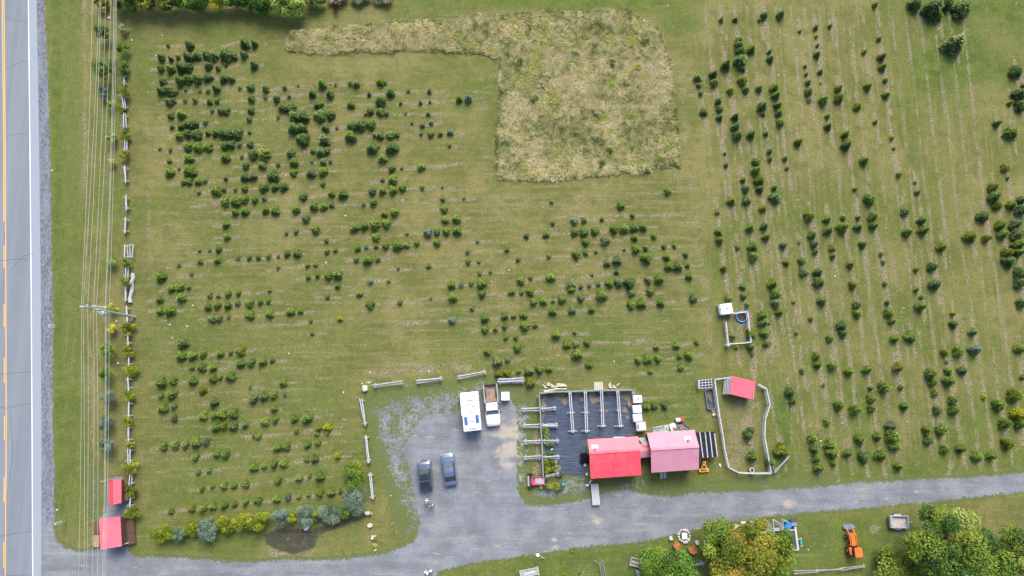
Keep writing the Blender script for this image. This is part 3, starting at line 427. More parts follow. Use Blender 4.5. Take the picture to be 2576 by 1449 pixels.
# ragged gravel edge
def ragged(pts, step=.35, amp=.16, seed=3):
    W = [P(*q) for q in pts]; out = []
    for a_, b_ in zip(W[:-1], W[1:]):
        k = max(1, int((b_-a_).length/step))
        for i in range(k):
            q = a_.lerp(b_, i/k); nn = float(vnoise(np.array([q.x*1.7]), np.array([q.y*1.7]), seed)[0]-.5)*2*amp+random.uniform(-.05, .05); out.append(Vector((q.x+nn, q.y+nn*.3, 0)))
    out.append(W[-1]); return out
re = ragged(ge); mb = MB(); L = []
W0, W1 = P(*gl[0]), P(*gl[-1])
glW = [P(*q) for q in gl]
for q in re:                              # left edge point at the same northing
    xs_ = np.interp(q.y, [v.y for v in glW][::-1], [v.x for v in glW][::-1]); L.append(Vector((xs_-.05, q.y, 0)))
k = len(re); mb.add([xy(v, .016) for v in L]+[xy(v, .016) for v in re], [(i, k+i, k+i+1, i+1) for i in range(k-1)])
struct(mb.build("gravel_shoulder", "shoulder_gravel"))
n = NT("line_white"); f = n.noise(9, n.pos(), 4, .8); M["line_white"] = n.done(n.mix(n.rng(f, .25, .5), (.45, .46, .48), (.86, .87, .88)), .6)
n = NT("line_yellow"); f = n.noise(9, n.pos(), 4, .8); M["line_yellow"] = n.done(n.mix(n.rng(f, .22, .5), (.45, .36, .22), (.86, .46, .09)), .6)
struct(strip("edge_line", ln([x-1.15 for x in wl]), ln([x+1.15 for x in wl]), .025, "line_white"))
yr = [10.2, 13.6, 14.8, 16.0, 13.8]
struct(strip("centre_line", ln(yr, -1.15), ln(yr, 1.15), .025, "line_yellow"))
def yl(y): return float(np.interp(y, [0, 362, 724, 1087, 1449], [5.6, 9.6, 10.6, 11.4, 9.6]))
mb = MB()
for y0, y1 in ((-40, 557), (618, 675), (765.5, 822), (900, 964), (1047, 1108), (1199, 1264), (1362, 1428)):
    ks = max(1, int((y1-y0)/60)); q = [(yl(y0+(y1-y0)*i/ks), y0+(y1-y0)*i/ks) for i in range(ks+1)]
    A = [xy(P(x-1.1, y), .025) for x, y in q]; B = [xy(P(x+1.1, y), .025) for x, y in q]; k = len(A)
    mb.add(A+B, [(i, k+i, k+i+1, i+1) for i in range(k-1)])
struct(mb.build("passing_line", "line_yellow"))
M["crack"] = simple("crack", (.06, .064, .072), .9)
mb = MB()
for c_, r_, pts in ((0, 0, "40,177 90,185 150,208 270,217"), (0, 0, "55,688 110,680 170,640 230,622 290,617"), (0, 0, "60,1400 90,1358 150,1352 285,1346"), (0, 1, "0,1180 90,1167 180,1160 275,1160"), (0, 1, "122,1262 190,1175 240,1128 345,1100"),
                    (0, 2, "0,875 80,865 170,850 312,840"), (0, 2, "0,1200 80,1208 150,1190 305,1162"), (0, 2, "98,1255 112,1310 118,1449"), (0, 3, "118,0 128,120 128,300 105,400 98,470 105,530 70,620 64,900"), (0, 3, "0,1055 70,1035 180,1015 320,995"), (0, 3, "50,1449 150,1443 250,1435 300,1442"), (0, 1, "40,880 48,980")):
    q = [G(c_, r_, *map(float, s.split(','))) for s in pts.split()]; out = []
    for a_, b_ in zip(q[:-1], q[1:]):
        for i in range(4): out.append(a_.lerp(b_, i/4)+Vector((random.uniform(-.04, .04), random.uniform(-.04, .04), 0)))
    out.append(q[-1])
    for a_, b_ in zip(out[:-1], out[1:]):
        d = (b_-a_).normalized(); s_ = Vector((-d.y, d.x, 0))*.019
        mb.add([xy(a_-s_, .029), xy(b_-s_, .029), xy(b_+s_, .029), xy(a_+s_, .029)], [(0, 1, 2, 3)])
struct(mb.build("road_cracks", "crack"))

# ---- gravel drive and parking lot: real ragged edges and grass breaking through
st = .16
dx = np.arange(P(95, 1449).x-1, 82, st); dy = np.arange(-41, 4.5, st); DX, DY = np.meshgrid(dx, dy)
cov = np.zeros(DX.shape)
def area(pts, c_, soft=.5, dy_=0):
    global cov
    d = sdist(DX, DY, polyW(pts)); cov = np.maximum(cov, np.clip(.5+d/soft/2, 0, 1)*c_)
area([(60, 1330), (104, 1300), (134, 1322), (139, 1352), (145, 1365), (160, 1376), (200, 1388), (236, 1384), (262, 1376), (322, 1374), (330, 1392), (342, 1402), (390, 1400), (470, 1404), (560, 1412), (640, 1414), (720, 1406), (800, 1410), (900, 1402), (985, 1388), (1042, 1362), (1060, 1310), (1048, 1290), (1045, 1262), (1040, 1240), (1030, 1190), (1012, 1130),
      (1030, 1095), (1080, 1062), (1130, 1050), (1190, 1020), (1225, 990), (1285, 1000), (1300, 1030), (1306, 1090), (1300, 1160), (1302, 1230), (1320, 1268), (1370, 1272), (1430, 1262), (1480, 1255), (1520, 1238), (1560, 1232), (1640, 1244), (1690, 1250), (1740, 1240), (1850, 1236), (1930, 1233), (2080, 1222), (2180, 1212), (2330, 1206), (2470, 1198), (2600, 1188), (2700, 1182), (2700, 1225),
      (2590, 1236), (2440, 1252), (2300, 1266), (2160, 1280), (2045, 1288), (1940, 1298), (1840, 1312), (1740, 1334), (1640, 1358), (1560, 1368), (1450, 1378), (1400, 1386), (1300, 1400), (1220, 1412), (1150, 1424), (1100, 1440), (1095, 1560), (60, 1560)], 1.0, .45)
area([(925, 1020), (960, 1000), (1010, 990), (1100, 975), (1220, 950), (1300, 985), (1310, 1060), (1110, 1090), (1060, 1140), (1075, 1200), (1085, 1300), (1030, 1340), (995, 1250), (960, 1180), (940, 1100)], .58, 1.8)
area([(1040, 1040), (1240, 1000), (1290, 1010), (1300, 1200), (1200, 1120), (1100, 1120), (1000, 1160)], .86, 1.5)
area([(975, 1200), (1060, 1180), (1065, 1330), (1030, 1370), (990, 1330)], .30, 1.2)
area([(1290, 1000), (1345, 1010), (1325, 1210), (1295, 1230)], .60, 1.2); area([(1350, 1210), (1480, 1190), (1500, 1250), (1330, 1275)], .55, 1.2)
area([(1560, 1205), (1620, 1205), (1640, 1240), (1540, 1240)], .55, 1.2); area([(1490, 1215), (1700, 1225), (2100, 1200), (2100, 1225), (1500, 1255)], .42, 1.2)
area([(270, 1208), (282, 1200), (300, 1198), (315, 1205), (322, 1250), (325, 1302), (318, 1310), (318, 1350), (250, 1350), (252, 1300), (266, 1290)], 1.0, .25)
area([(225, 1185), (240, 1175), (250, 1200), (248, 1320), (236, 1320), (222, 1260)], .45, .8)
area([(940, 960), (975, 960), (975, 975), (940, 975)], .5, .6); area([(1685, 1068), (1705, 1060), (1715, 1072), (1700, 1080)], .8, .4); area([(1780, 1175), (1795, 1178), (1785, 1190)], .5, .4); area([(235, 1375), (325, 1372), (325, 1385), (240, 1390)], 1., .4)
nz = fbm(DX/1.1, DY/1.1, 31, 5)*.50+vnoise(DX/.30, DY/.30, 8)*.30+vnoise(DX/.17, DY/.17, 12)*.20
q_ = np.argsort(np.argsort(nz[::3, ::3].ravel())); srt = np.sort(nz[::3, ::3].ravel())
rank = np.interp(nz, srt, np.linspace(0, 1, len(srt)))
keep = cov > (.03+.22*rank)
ii, jj = np.nonzero(keep[:-1, :-1]); ids = -np.ones(DX.shape, int)
need = np.zeros(DX.shape, bool)
for a_, b_ in ((0, 0), (0, 1), (1, 0), (1, 1)): need[ii+a_, jj+b_] = True
ids[need] = np.arange(need.sum())
V = np.stack([DX[need]+(vnoise(DX[need]*5, DY[need]*5, 1)-.5)*.12, DY[need]+(vnoise(DX[need]*5, DY[need]*5, 2)-.5)*.12, np.full(need.sum(), .011)], 1)
F = np.stack([ids[ii, jj], ids[ii, jj+1], ids[ii+1, jj+1], ids[ii+1, jj]], 1)
n = NT("gravel"); p = n.pos(); rut = n.noise(1, n.pos(.10, 1.1, 1, R(-4)), 4, .6); f = n.noise(6, p, 5, .8); h = n.noise(.33, p, 5, .6); s2 = n.noise(1.0, n.pos(.35, 1.3, 1, R(-6)), 4, .6)
c = n.mix(n.rng(h, .35, .68), (.180, .192, .210), (.268, .280, .300)); c = n.mix(n.rng(rut, .5, .7, 0, .5), c, (.335, .335, .335)); c = n.mix(n.rng(rut, .30, .46, .45, 0), c, (.120, .130, .147))
c = n.mix(n.rng(s2, .60, .76, 0, .8), c, (.47, .43, .37)); c = n.mix(n.rng(f, .38, .58, .5, 0), c, (.10, .11, .125)); c = n.mix(n.rng(f, .56, .74, 0, .6), c, (.50, .52, .54))
at2 = n.n("ShaderNodeAttribute", _attribute_name='sand'); fs = n.math('ADD', at2.outputs['Fac'], n.math('MULTIPLY', n.math('SUBTRACT', n.math('ADD', f, s2), 1.0), 1.6)); c = n.mix(n.rng(fs, .40, 1.25, 0, .75), c, (.46, .40, .31))
wa = n.n('ShaderNodeAttribute', _attribute_name='weed'); wn = n.noise(2.4, n.pos(), 6, .8); wn2 = n.noise(.6, n.pos(), 4, .6); ws = n.math('ADD', n.math('MULTIPLY', wa.outputs['Fac'], 1.15), n.math('MULTIPLY', n.math('SUBTRACT', n.math('ADD', n.math('MULTIPLY', wn, 1.5), n.math('MULTIPLY', wn2, .9)), 1.2), 1.25))
c = n.mix(n.rng(ws, .36, .66, 0, .97), c, n.mix(n.rng(f, .3, .7), (.062, .100, .022), (.165, .180, .058)))
n.bump(f, .05, .6); n.done(c, .92, .2)
me = np_mesh("driveway", V, F, [n.m]); sand = np.zeros(len(V))
for (x, y, rr, am) in ((1503, 1310, 13, 1), (1490, 1300, 7, .9), (1394, 1358, 9, 1.1), (1396, 1375, 8, 1), (1433, 1341, 10, .7), (1560, 1242, 14, .7), (1620, 1236, 20, .6), (1985, 1268, 16, 1), (2002, 1266, 7, .9), (2155, 1261, 6, 1), (2230, 1254, 5, 1), (2307, 1238, 5, 1.1), (2060, 1250, 8, .6), (1360, 1330, 14, .5), (1405, 1320, 14, .6), (1575, 1322, 8, .7), (1600, 1320, 12, .5), (1215, 1375, 10, .5), (325, 1383, 12, .5),
                       (1250, 1055, 32, .8), (1272, 1090, 40, 1.2), (1290, 1130, 40, 1.2), (1280, 1170, 26, 1.0), (1300, 1060, 25, .9), (1260, 1185, 8, .8), (1330, 1150, 12, .5), (1880, 1275, 30, .5), (2170, 1222, 45, .6), (2230, 1219, 30, .5), (1560, 1375, 40, .5), (1770, 1325, 25, .5), (1950, 1290, 30, .6)):
    q = P(x, y); m = mpx(y); d = np.hypot((V[:, 0]-q.x)*.8, (V[:, 1]-q.y)*1.5)/(rr*m*1.15)*(.15+1.7*fbm(V[:, 0]/1.0, V[:, 1]/.8, 5, 4)); sand = np.maximum(sand, np.clip(1.3-d, 0, 1)*am)
wd_ = me.attributes.new('weed', 'FLOAT', 'POINT'); wd_.data.foreach_set('value', np.clip(1-cov[need], 0, 1).astype(np.float32))
a_ = me.attributes.new('sand', 'FLOAT', 'POINT'); a_.data.foreach_set('value', sand.astype(np.float32))
struct(link("driveway", me))

# ---- the uncut meadow in the middle of the field: tall grass that nobody could count
mead = [T(1, 0, a, b) for a, b in ((290, 345), (330, 305), (560, 280), (900, 250), (1300, 225), (1640, 200), (2000, 180), (2300, 160), (2576, 145))]
mead += [T(2, 0, a, b) for a, b in ((400, 120), (800, 110), (1000, 104), (1170, 106), (1260, 160), (1340, 195), (1430, 270), (1500, 350), (1555, 480), (1580, 600), (1605, 760), (1620, 950), (1640, 1120), (1665, 1300), (1680, 1449))]
mead += [T(2, 1, a, b) for a, b in ((1700, 60), (1705, 180), (1680, 235), (1450, 262), (1200, 292), (900, 318), (500, 352), (200, 372), (0, 380))]
mead += [T(1, 1, a, b) for a, b in ((2500, 380), (2430, 350), (2405, 250), (2400, 100))]
mead += [T(1, 0, a, b) for a, b in ((2400, 1400), (2410, 1250), (2440, 1050), (2432, 900), (2445, 760), (2420, 660), (2370, 580), (2290, 545), (2100, 530), (1500, 525), (1100, 522), (800, 535), (500, 530), (350, 525), (305, 480), (285, 420))]
mp_ = polyW(mead); x0, y0 = mp_.min(0); x1, y1 = mp_.max(0)
N = 260000; bx = RNG.uniform(x0, x1, N); by = RNG.uniform(y0, y1, N); dd = sdist(bx, by, mp_); edge = (vnoise(bx*1.5, by*1.5, 5)-.5)*.5
k = dd+edge > 0; bx, by, dd = bx[k], by[k], dd[k]; N = len(bx)
flow = (fbm(bx/3.2, by/3.2, 41, 3)-.5)*9+RNG.normal(0, .35, N); lenb = RNG.uniform(.25, .75, N)*(.7+.5*fbm(bx/2, by/2, 9, 2)); el = RNG.uniform(.15, .9, N)
wv = RNG.uniform(.014, .036, N); cx, sx_ = np.cos(flow), np.sin(flow); hgt = (.20+.20*fbm(bx/2.5, by/2.5, 13, 3))*np.clip(.25+dd/1.1, .25, 1)
base = np.stack([bx, by, RNG.uniform(.02, 1, N)*hgt], 1); dirv = np.stack([cx*np.cos(el), sx_*np.cos(el), np.sin(el)], 1)
side = np.stack([-sx_, cx, np.zeros(N)], 1); midp = base+dirv*(lenb*.55)[:, None]; tip = base+dirv*lenb[:, None]; tip[:, 2] -= lenb*.22
V = np.concatenate([base-side*wv[:, None], base+side*wv[:, None], midp+side*wv[:, None], midp-side*wv[:, None], tip+side*wv[:, None]*.4, tip-side*wv[:, None]*.4])
i = np.arange(N); F = np.concatenate([np.stack([i, i+N, i+2*N, i+3*N], 1), np.stack([i+3*N, i+2*N, i+4*N, i+5*N], 1)])
gp = fbm(bx/3.0, by/3.0, 61, 4); sp = fbm(bx/.8, by/.8, 71, 3); yel = fbm(bx/1.6, by/1.6, 91, 3)
sp2 = fbm(bx/.45, by/.45, 171, 3); tint = .565+(gp-.5)*.85+(sp-.5)*.75+(sp2-.5)*.55+RNG.normal(0, .13, N); tint = np.where((yel > .66) & (RNG.random(N) < .55), 1.25+RNG.normal(0, .05, N), tint)
tint = np.where(dd < .35, tint-.22, tint)
n = NT("meadow_grass"); a_ = n.n("ShaderNodeAttribute", _attribute_name='tint'); v = n.math('DIVIDE', a_.outputs['Fac'], 1.4)
c = n.ramp(v, [(0, (.085, .10, .03)), (.16, (.15, .175, .055)), (.30, (.26, .27, .10)), (.42, (.40, .36, .155)), (.54, (.47, .40, .20)), (.68, (.56, .46, .28)), (.76, (.62, .54, .37)), (.86, (.27, .32, .06)), (1, (.34, .40, .05))]); n.done(c, .9, .15)
n.b.inputs['Transmission Weight'].default_value = 0
me = np_mesh("meadow_grass", V, F, [n.m], tint=np.concatenate([tint, tint]))
tag(link("meadow_grass", me), "tall tan uncut meadow grass in the square block and its arm", "meadow grass", kind='stuff')
n = NT("thatch"); f = n.noise(3, n.pos(), 5, .7); g = n.noise(.4, n.pos(), 4); M["thatch"] = n.done(n.mix(n.rng(g, .35, .65), n.mix(f, (.06, .065, .025), (.19, .16, .085)), n.mix(f, (.12, .10, .05), (.30, .24, .14))), .95, .1)
# thatch sheet under the blades, as triangulated fan by grid
tx = np.arange(x0, x1, .4); ty = np.arange(y0, y1, .4); TX, TY = np.meshgrid(tx, ty); kk = sdist(TX, TY, mp_) > -.05
ii, jj = np.nonzero(kk[:-1, :-1] & kk[1:, 1:] & kk[:-1, 1:] & kk[1:, :-1]); w_ = TX.shape[1]
F = np.stack([ii*w_+jj, ii*w_+jj+1, (ii+1)*w_+jj+1, (ii+1)*w_+jj], 1)
struct(link("meadow_soil", np_mesh("meadow_soil", np.stack([TX.ravel(), TY.ravel(), .02+.10*fbm(TX/1.2, TY/1.2, 3, 3).ravel()], 1), F, [M["thatch"]])))
# ================================================================== TREES
def leafmat(nm, stops, rnd=.12, tr=0.0):
    n = NT(nm); a = n.n("ShaderNodeAttribute", _attribute_name='tint'); oi = n.t.nodes.new("ShaderNodeObjectInfo")
    v = n.math('ADD', a.outputs['Fac'], n.math('MULTIPLY', n.math('SUBTRACT', oi.outputs['Random'], .5), rnd*2)); c = n.ramp(v, stops)
    M[nm] = n.done(c, .75, .2); return M[nm]
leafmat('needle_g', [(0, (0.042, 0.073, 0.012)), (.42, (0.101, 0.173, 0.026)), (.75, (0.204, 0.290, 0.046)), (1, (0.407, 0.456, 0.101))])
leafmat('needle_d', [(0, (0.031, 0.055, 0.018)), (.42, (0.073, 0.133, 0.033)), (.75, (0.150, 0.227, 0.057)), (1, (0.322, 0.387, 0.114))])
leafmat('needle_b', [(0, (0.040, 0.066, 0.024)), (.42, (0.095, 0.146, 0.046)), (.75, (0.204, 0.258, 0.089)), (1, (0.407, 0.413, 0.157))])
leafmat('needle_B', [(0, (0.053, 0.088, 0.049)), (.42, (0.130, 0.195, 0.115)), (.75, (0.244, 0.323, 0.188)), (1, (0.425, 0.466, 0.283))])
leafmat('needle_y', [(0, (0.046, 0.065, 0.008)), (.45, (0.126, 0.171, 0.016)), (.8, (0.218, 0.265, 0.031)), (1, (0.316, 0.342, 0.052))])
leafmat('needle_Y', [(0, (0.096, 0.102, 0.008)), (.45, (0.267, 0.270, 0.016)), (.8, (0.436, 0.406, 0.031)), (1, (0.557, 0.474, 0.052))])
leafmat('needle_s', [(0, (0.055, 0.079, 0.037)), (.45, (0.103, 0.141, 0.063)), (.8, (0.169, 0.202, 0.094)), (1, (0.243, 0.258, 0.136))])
def conifer_arrays(ratio, nspray, seed, sparse=1.0, squat=.72):
    rg = np.random.default_rng(seed); H = ratio
    def prof(u): u = np.clip(u, 0, 1); return np.clip(1-u, .0, 1)**squat*np.clip(.55+u*4.0, 0, 1)+.015
    V = []; F = []; t = []
    # inner dark body
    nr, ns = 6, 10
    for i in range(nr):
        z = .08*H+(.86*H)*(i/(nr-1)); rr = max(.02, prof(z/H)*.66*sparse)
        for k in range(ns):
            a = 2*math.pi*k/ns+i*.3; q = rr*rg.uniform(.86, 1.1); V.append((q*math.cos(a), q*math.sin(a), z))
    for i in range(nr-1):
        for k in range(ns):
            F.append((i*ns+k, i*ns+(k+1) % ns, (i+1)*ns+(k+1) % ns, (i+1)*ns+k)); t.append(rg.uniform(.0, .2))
    V = np.array(V); F = np.array(F); t = np.array(t)
    # whorled sprays of needles
    zz = (rg.random(nspray)**1.35)*.93; z = (.05+zz)*H; whorl = np.round(z/(H/8.0))*(H/8.0); z = z*.45+whorl*.55
    lump = 1+.13*np.sin(3*rg.uniform(0, 6)+np.arange(nspray)*0)+0
    a = rg.random(nspray)*2*math.pi; Rr = prof(z/H); Rr = Rr*(1+.14*np.sin(a*3+seed)+.10*np.sin(a*5+seed*2+z*4))
    r0 = Rr*rg.uniform(.30, .72, nspray); r1 = Rr*rg.uniform(.74, 1.20, nspray); dz = (r1-r0)*rg.uniform(-.25, .5, nspray)
    ca, sa = np.cos(a), np.sin(a); wd = (.040+.060*Rr)*rg.uniform(.6, 1.5, nspray)
    b = np.stack([r0*ca, r0*sa, z], 1); tip = np.stack([r1*ca, r1*sa, z+dz], 1); m = b*.45+tip*.55; sd_ = np.stack([-sa, ca, rg.uniform(-.35, .35, nspray)], 1)*wd[:, None]
    V2 = np.concatenate([b, m+sd_, tip, m-sd_]); i = np.arange(nspray); F2 = np.stack([i, i+nspray, i+2*nspray, i+3*nspray], 1)+len(V)
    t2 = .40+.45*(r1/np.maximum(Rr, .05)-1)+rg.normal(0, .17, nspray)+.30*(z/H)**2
    # leader
    L = np.array([(-.035, 0, H*.90), (.035, 0, H*.90), (.015, 0, H*1.10), (-.015, 0, H*1.10), (0, -.035, H*.90), (0, .035, H*.90), (0, .015, H*1.10), (0, -.015, H*1.10)]); o = len(V)+len(V2)
    V = np.concatenate([V, V2, L]); F = np.concatenate([F, F2, np.array([(0, 1, 2, 3), (4, 5, 6, 7)])+o]); t = np.concatenate([t, t2, [.95, .95]])
    return V, F, np.clip(t, 0, 1)
TEMPL = []                               # variants of shape
for k in range(5): TEMPL.append(conifer_arrays([1.75, 1.95, 1.85, 2.1, 2.0][k], 900, 100+k, 1.0, .42))
for k in range(4): TEMPL.append(conifer_arrays([2.5, 2.8, 2.45, 2.7][k], 800, 200+k, .95, .62))
for k in range(2): TEMPL.append(conifer_arrays(1.9, 190, 300+k, .35, .6))
CROWN = {}
def crown_mesh(ti, ty):
    if (ti, ty) not in CROWN:
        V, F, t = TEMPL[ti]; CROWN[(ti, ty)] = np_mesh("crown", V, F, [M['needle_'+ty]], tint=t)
    return CROWN[(ti, ty)]
tm = MB(); tm.cyl((0, 0, 0), (0, 0, 2.2), .085, .02, 8, .15); trunk0 = tm.build("trunk", "bark"); TRUNK = trunk0.data; bpy.data.objects.remove(trunk0)
rnd = random.Random(5)
TR = []
for X, Y, r, ty in TL:
    east = X > 1765
    if ty == 's' and r < 9: ti = 9+rnd.randrange(2)
    elif (east and rnd.random() < .85) or (Y < 260 and rnd.random() < .65): ti = 5+rnd.randrange(4)
    else: ti = rnd.randrange(5)
    if X > 1300 and X < 1765: ti = rnd.randrange(5)
    if r > 14 : ti = rnd.randrange(5)
    ratio = [1.75, 1.95, 1.85, 2.1, 2.0, 2.5, 2.8, 2.45, 2.7, 1.9, 1.9][ti]
    rm = r*mpx(Y)*(1.0 if r > 8.5 else .90); p = P(X, Y, rm*ratio*(.38 if ti >= 5 else .40))
    TR.append(dict(X=X, Y=Y, r=r, ty=ty, ti=ti, rm=rm, p=(p.x, p.y), rz=rnd.uniform(0, 6.28), hs=rnd.uniform(.92, 1.1), tilt=(rnd.gauss(0, .03), rnd.gauss(0, .03))))
# ---- where each tree stands, in words
def block(X, Y):
    if X < 1765:
        if Y < 470 and X < 1215: return 'upper left rows' if X < 660 else 'rows left of the tall meadow'
        if X < 1215: return ('middle left rows' if Y < 810 else 'lower left rows') if X < 900 else 'rows above the gravel lot'
        return 'rows below the tall meadow'
    if X > 2430: return 'far right edge'
    return ('upper ' if Y < 362 else 'middle ' if Y < 780 else 'lower ')+'right-hand field'
def ordw(n_):
    s_ = ['first', 'second', 'third', 'fourth', 'fifth', 'sixth', 'seventh', 'eighth', 'ninth', 'tenth', '11th', '12th', '13th', '14th', '15th', '16th', '17th', '18th', '19th', '20th']
    return s_[n_] if n_ < 20 else '%d%s' % (n_+1, {1: 'st', 2: 'nd', 3: 'rd'}.get((n_+1) % 10, 'th'))
blocks = {}
for t in TR: t['b'] = block(t['X'], t['Y']); blocks.setdefault(t['b'], []).append(t)
for b_, ts in blocks.items():
    ts.sort(key=lambda t: t['Y']+.035*t['X']); rows = []; cur = []
    for t in ts:
        yy = t['Y']+.035*t['X']
        if cur and yy-cur[0] > 17: cur = []
        if not cur: cur = [yy]; rows.append([])
        rows[-1].append(t)
    for k, row in enumerate(rows):
        row.sort(key=lambda t: t['X'])
        for j, t in enumerate(row): t['row'] = k; t['col'] = j; t['n'] = len(row)
HUE = dict(g='mid green', d='dark green', b='blue-green', B='silvery blue', y='yellow-green', Y='bright yellow', s='pale thin')
def tlabel(t):
    size = 'large' if t['r'] > 12.4 else 'medium' if t['r'] > 9.4 else 'small'
    kind = 'spruce' if t['ty'] in 'bB' else 'fir'
    where = 'from left, ' + ordw(t['row']) + ' row down'
    if t['n'] == 1: return "%s %s %s alone in %s row down, %s" % (size, HUE[t['ty']], kind, ordw(t['row']), t['b'])
    return "%s %s %s, %s %s, %s" % (size, HUE[t['ty']], kind, ordw(t['col']), where, t['b'])
TR.sort(key=lambda t: -t['rm']); NIND = 296
for t in TR[:NIND]:
    sp = t['ty'] in 'bB'
    o = thing("spruce_tree" if sp else "fir_tree", tlabel(t), "spruce tree" if sp else "fir tree", (t['p'][0], t['p'][1], 0), t['rz'], "young conifers planted out in the field rows")
    o.rotation_euler = (t['tilt'][0], t['tilt'][1], t['rz']); o.scale = (t['rm'], t['rm']*rnd.uniform(.92, 1.06), t['rm']*t['hs'])
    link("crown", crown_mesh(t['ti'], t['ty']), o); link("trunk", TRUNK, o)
tys = 'gdbByYs'; Vs = []; Fs = []; ts_ = []; ms = []; off = 0
for t in TR[NIND:]:
    V, F, tt = TEMPL[t['ti']]
    if t['rm'] < .5 and len(F) > 400: sel = np.concatenate([np.arange(50), 50+np.arange(0, len(F)-52, 2), [len(F)-1]]); Fq = F[sel]; tq = tt[sel]
    else: Fq, tq = F, tt
    c_, s_ = math.cos(t['rz']), math.sin(t['rz']); q = V*np.array([t['rm'], t['rm'], t['rm']*t['hs']])
    q = np.stack([q[:, 0]*c_-q[:, 1]*s_+t['p'][0]+q[:, 2]*t['tilt'][1], q[:, 0]*s_+q[:, 1]*c_+t['p'][1]-q[:, 2]*t['tilt'][0], q[:, 2]], 1)
    Vs.append(q); Fs.append(Fq+off); off += len(q); ts_.append(np.clip(tq+rnd.uniform(-.12, .12), 0, 1)); ms.append(np.full(len(Fq), tys.index(t['ty'])))
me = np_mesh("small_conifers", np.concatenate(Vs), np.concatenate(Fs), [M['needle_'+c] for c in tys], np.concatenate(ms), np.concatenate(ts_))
tag(link("small_conifers", me), "the remaining small young firs and spruces standing in the field rows", "young trees", kind='stuff')

# ---- broadleaf crowns and bushes: leaves gathered in clumps through an uneven volume
leafmat('leaf_maple', [(0, (.022, .044, .007)), (.25, (.060, .105, .012)), (.5, (.135, .180, .018)), (.74, (.28, .27, .030)), (.9, (.42, .34, .05)), (1, (.46, .28, .07))], .03)
leafmat('leaf_green', [(0, (0.021, 0.052, 0.010)), (.3, (0.053, 0.119, 0.015)), (.6, (0.114, 0.224, 0.026)), (.85, (0.217, 0.317, 0.041)), (1, (0.417, 0.413, 0.041))], .05)
leafmat('leaf_ash', [(0, (0.023, 0.053, 0.012)), (.3, (0.049, 0.110, 0.024)), (.55, (0.114, 0.193, 0.028)), (.8, (0.213, 0.281, 0.024)), (1, (0.340, 0.398, 0.099))], .05)
leafmat('leaf_cedar', [(0, (0.070, 0.092, 0.009)), (.4, (0.185, 0.238, 0.017)), (.7, (0.330, 0.361, 0.025)), (1, (0.506, 0.476, 0.042))], .06)
leafmat('leaf_willow', [(0, (0.054, 0.091, 0.059)), (.4, (0.115, 0.184, 0.120)), (.7, (0.199, 0.279, 0.197)), (1, (0.338, 0.412, 0.296))], .06)
leafmat('leaf_lime', [(0, (0.077, 0.120, 0.019)), (.4, (0.183, 0.282, 0.038)), (.7, (0.310, 0.422, 0.077)), (1, (0.479, 0.535, 0.128))], .06)
leafmat('leaf_yellow', [(0, (0.179, 0.179, 0.017)), (.4, (0.403, 0.392, 0.034)), (.7, (0.582, 0.515, 0.056)), (1, (0.672, 0.560, 0.090))], .04)
leafmat('leaf_wood', [(0, (0.033, 0.051, 0.013)), (.3, (0.075, 0.117, 0.025)), (.6, (0.152, 0.201, 0.038)), (.8, (0.285, 0.285, 0.048)), (1, (0.504, 0.320, 0.063))], .10)
leafmat('leaf_sage', [(0, (0.106, 0.139, 0.054)), (.5, (0.277, 0.319, 0.144)), (1, (0.511, 0.532, 0.251))], .06)
leafmat('leaf_red', [(0, (0.034, 0.004, 0.007)), (.5, (0.101, 0.013, 0.018)), (1, (0.202, 0.034, 0.034))], .04)
def cloud(rx, ry, rz, z0, nlobe, nleaf, ls, seed, bias=0.0, var=.16, lobe=.42, patchy=.0, flat=0.0):
    rg = np.random.default_rng(seed)
    d = rg.normal(size=(nlobe, 3)); d[:, 2] = np.abs(d[:, 2])*.9-.25; d /= np.linalg.norm(d, axis=1)[:, None]
    cen = d*rg.uniform(.45, .80, (nlobe, 1)); cen = np.vstack([cen, rg.uniform(-.3, .3, (max(2, nlobe//5), 3))]); nl = len(cen)
    lr = lobe*rg.uniform(.55, 1.15, nl)/(nlobe/9.0)**.25
    li = rg.integers(0, nl, nleaf); v = rg.normal(size=(nleaf, 3)); v /= np.linalg.norm(v, axis=1)[:, None]
    rad = lr[li]*rg.uniform(.45, 1.12, nleaf)**.6; p = cen[li]+v*rad[:, None]*np.array([1, 1, .8])
    p = p*np.array([rx, ry, rz])+np.array([0, 0, z0+rz*.9]); p[:, 2] = np.maximum(p[:, 2], .05)
    nrm = v*.7+rg.normal(size=(nleaf, 3))*.55+np.array([0, 0, .45]); nrm /= np.linalg.norm(nrm, axis=1)[:, None]
    t1 = np.cross(nrm, rg.normal(size=(nleaf, 3))); t1 /= np.linalg.norm(t1, axis=1)[:, None]; t2 = np.cross(nrm, t1)
    s_ = ls*rg.uniform(.6, 1.35, nleaf)[:, None]
    V = np.concatenate([p-t1*s_, p-t2*s_*.55, p+t1*s_, p+t2*s_*.55]); i = np.arange(nleaf); F = np.stack([i, i+nleaf, i+2*nleaf, i+3*nleaf], 1)
    lt = rg.normal(0, var, nl); tint = .45+bias+lt[li]+rg.normal(0, .09, nleaf)
    if patchy: tint += patchy*np.where(p[:, 0]*.8+p[:, 1]*-.6+rg.normal(0, rx*.25, nleaf) > 0, 1, -1)
    return V, F, np.clip(tint, 0, 1)
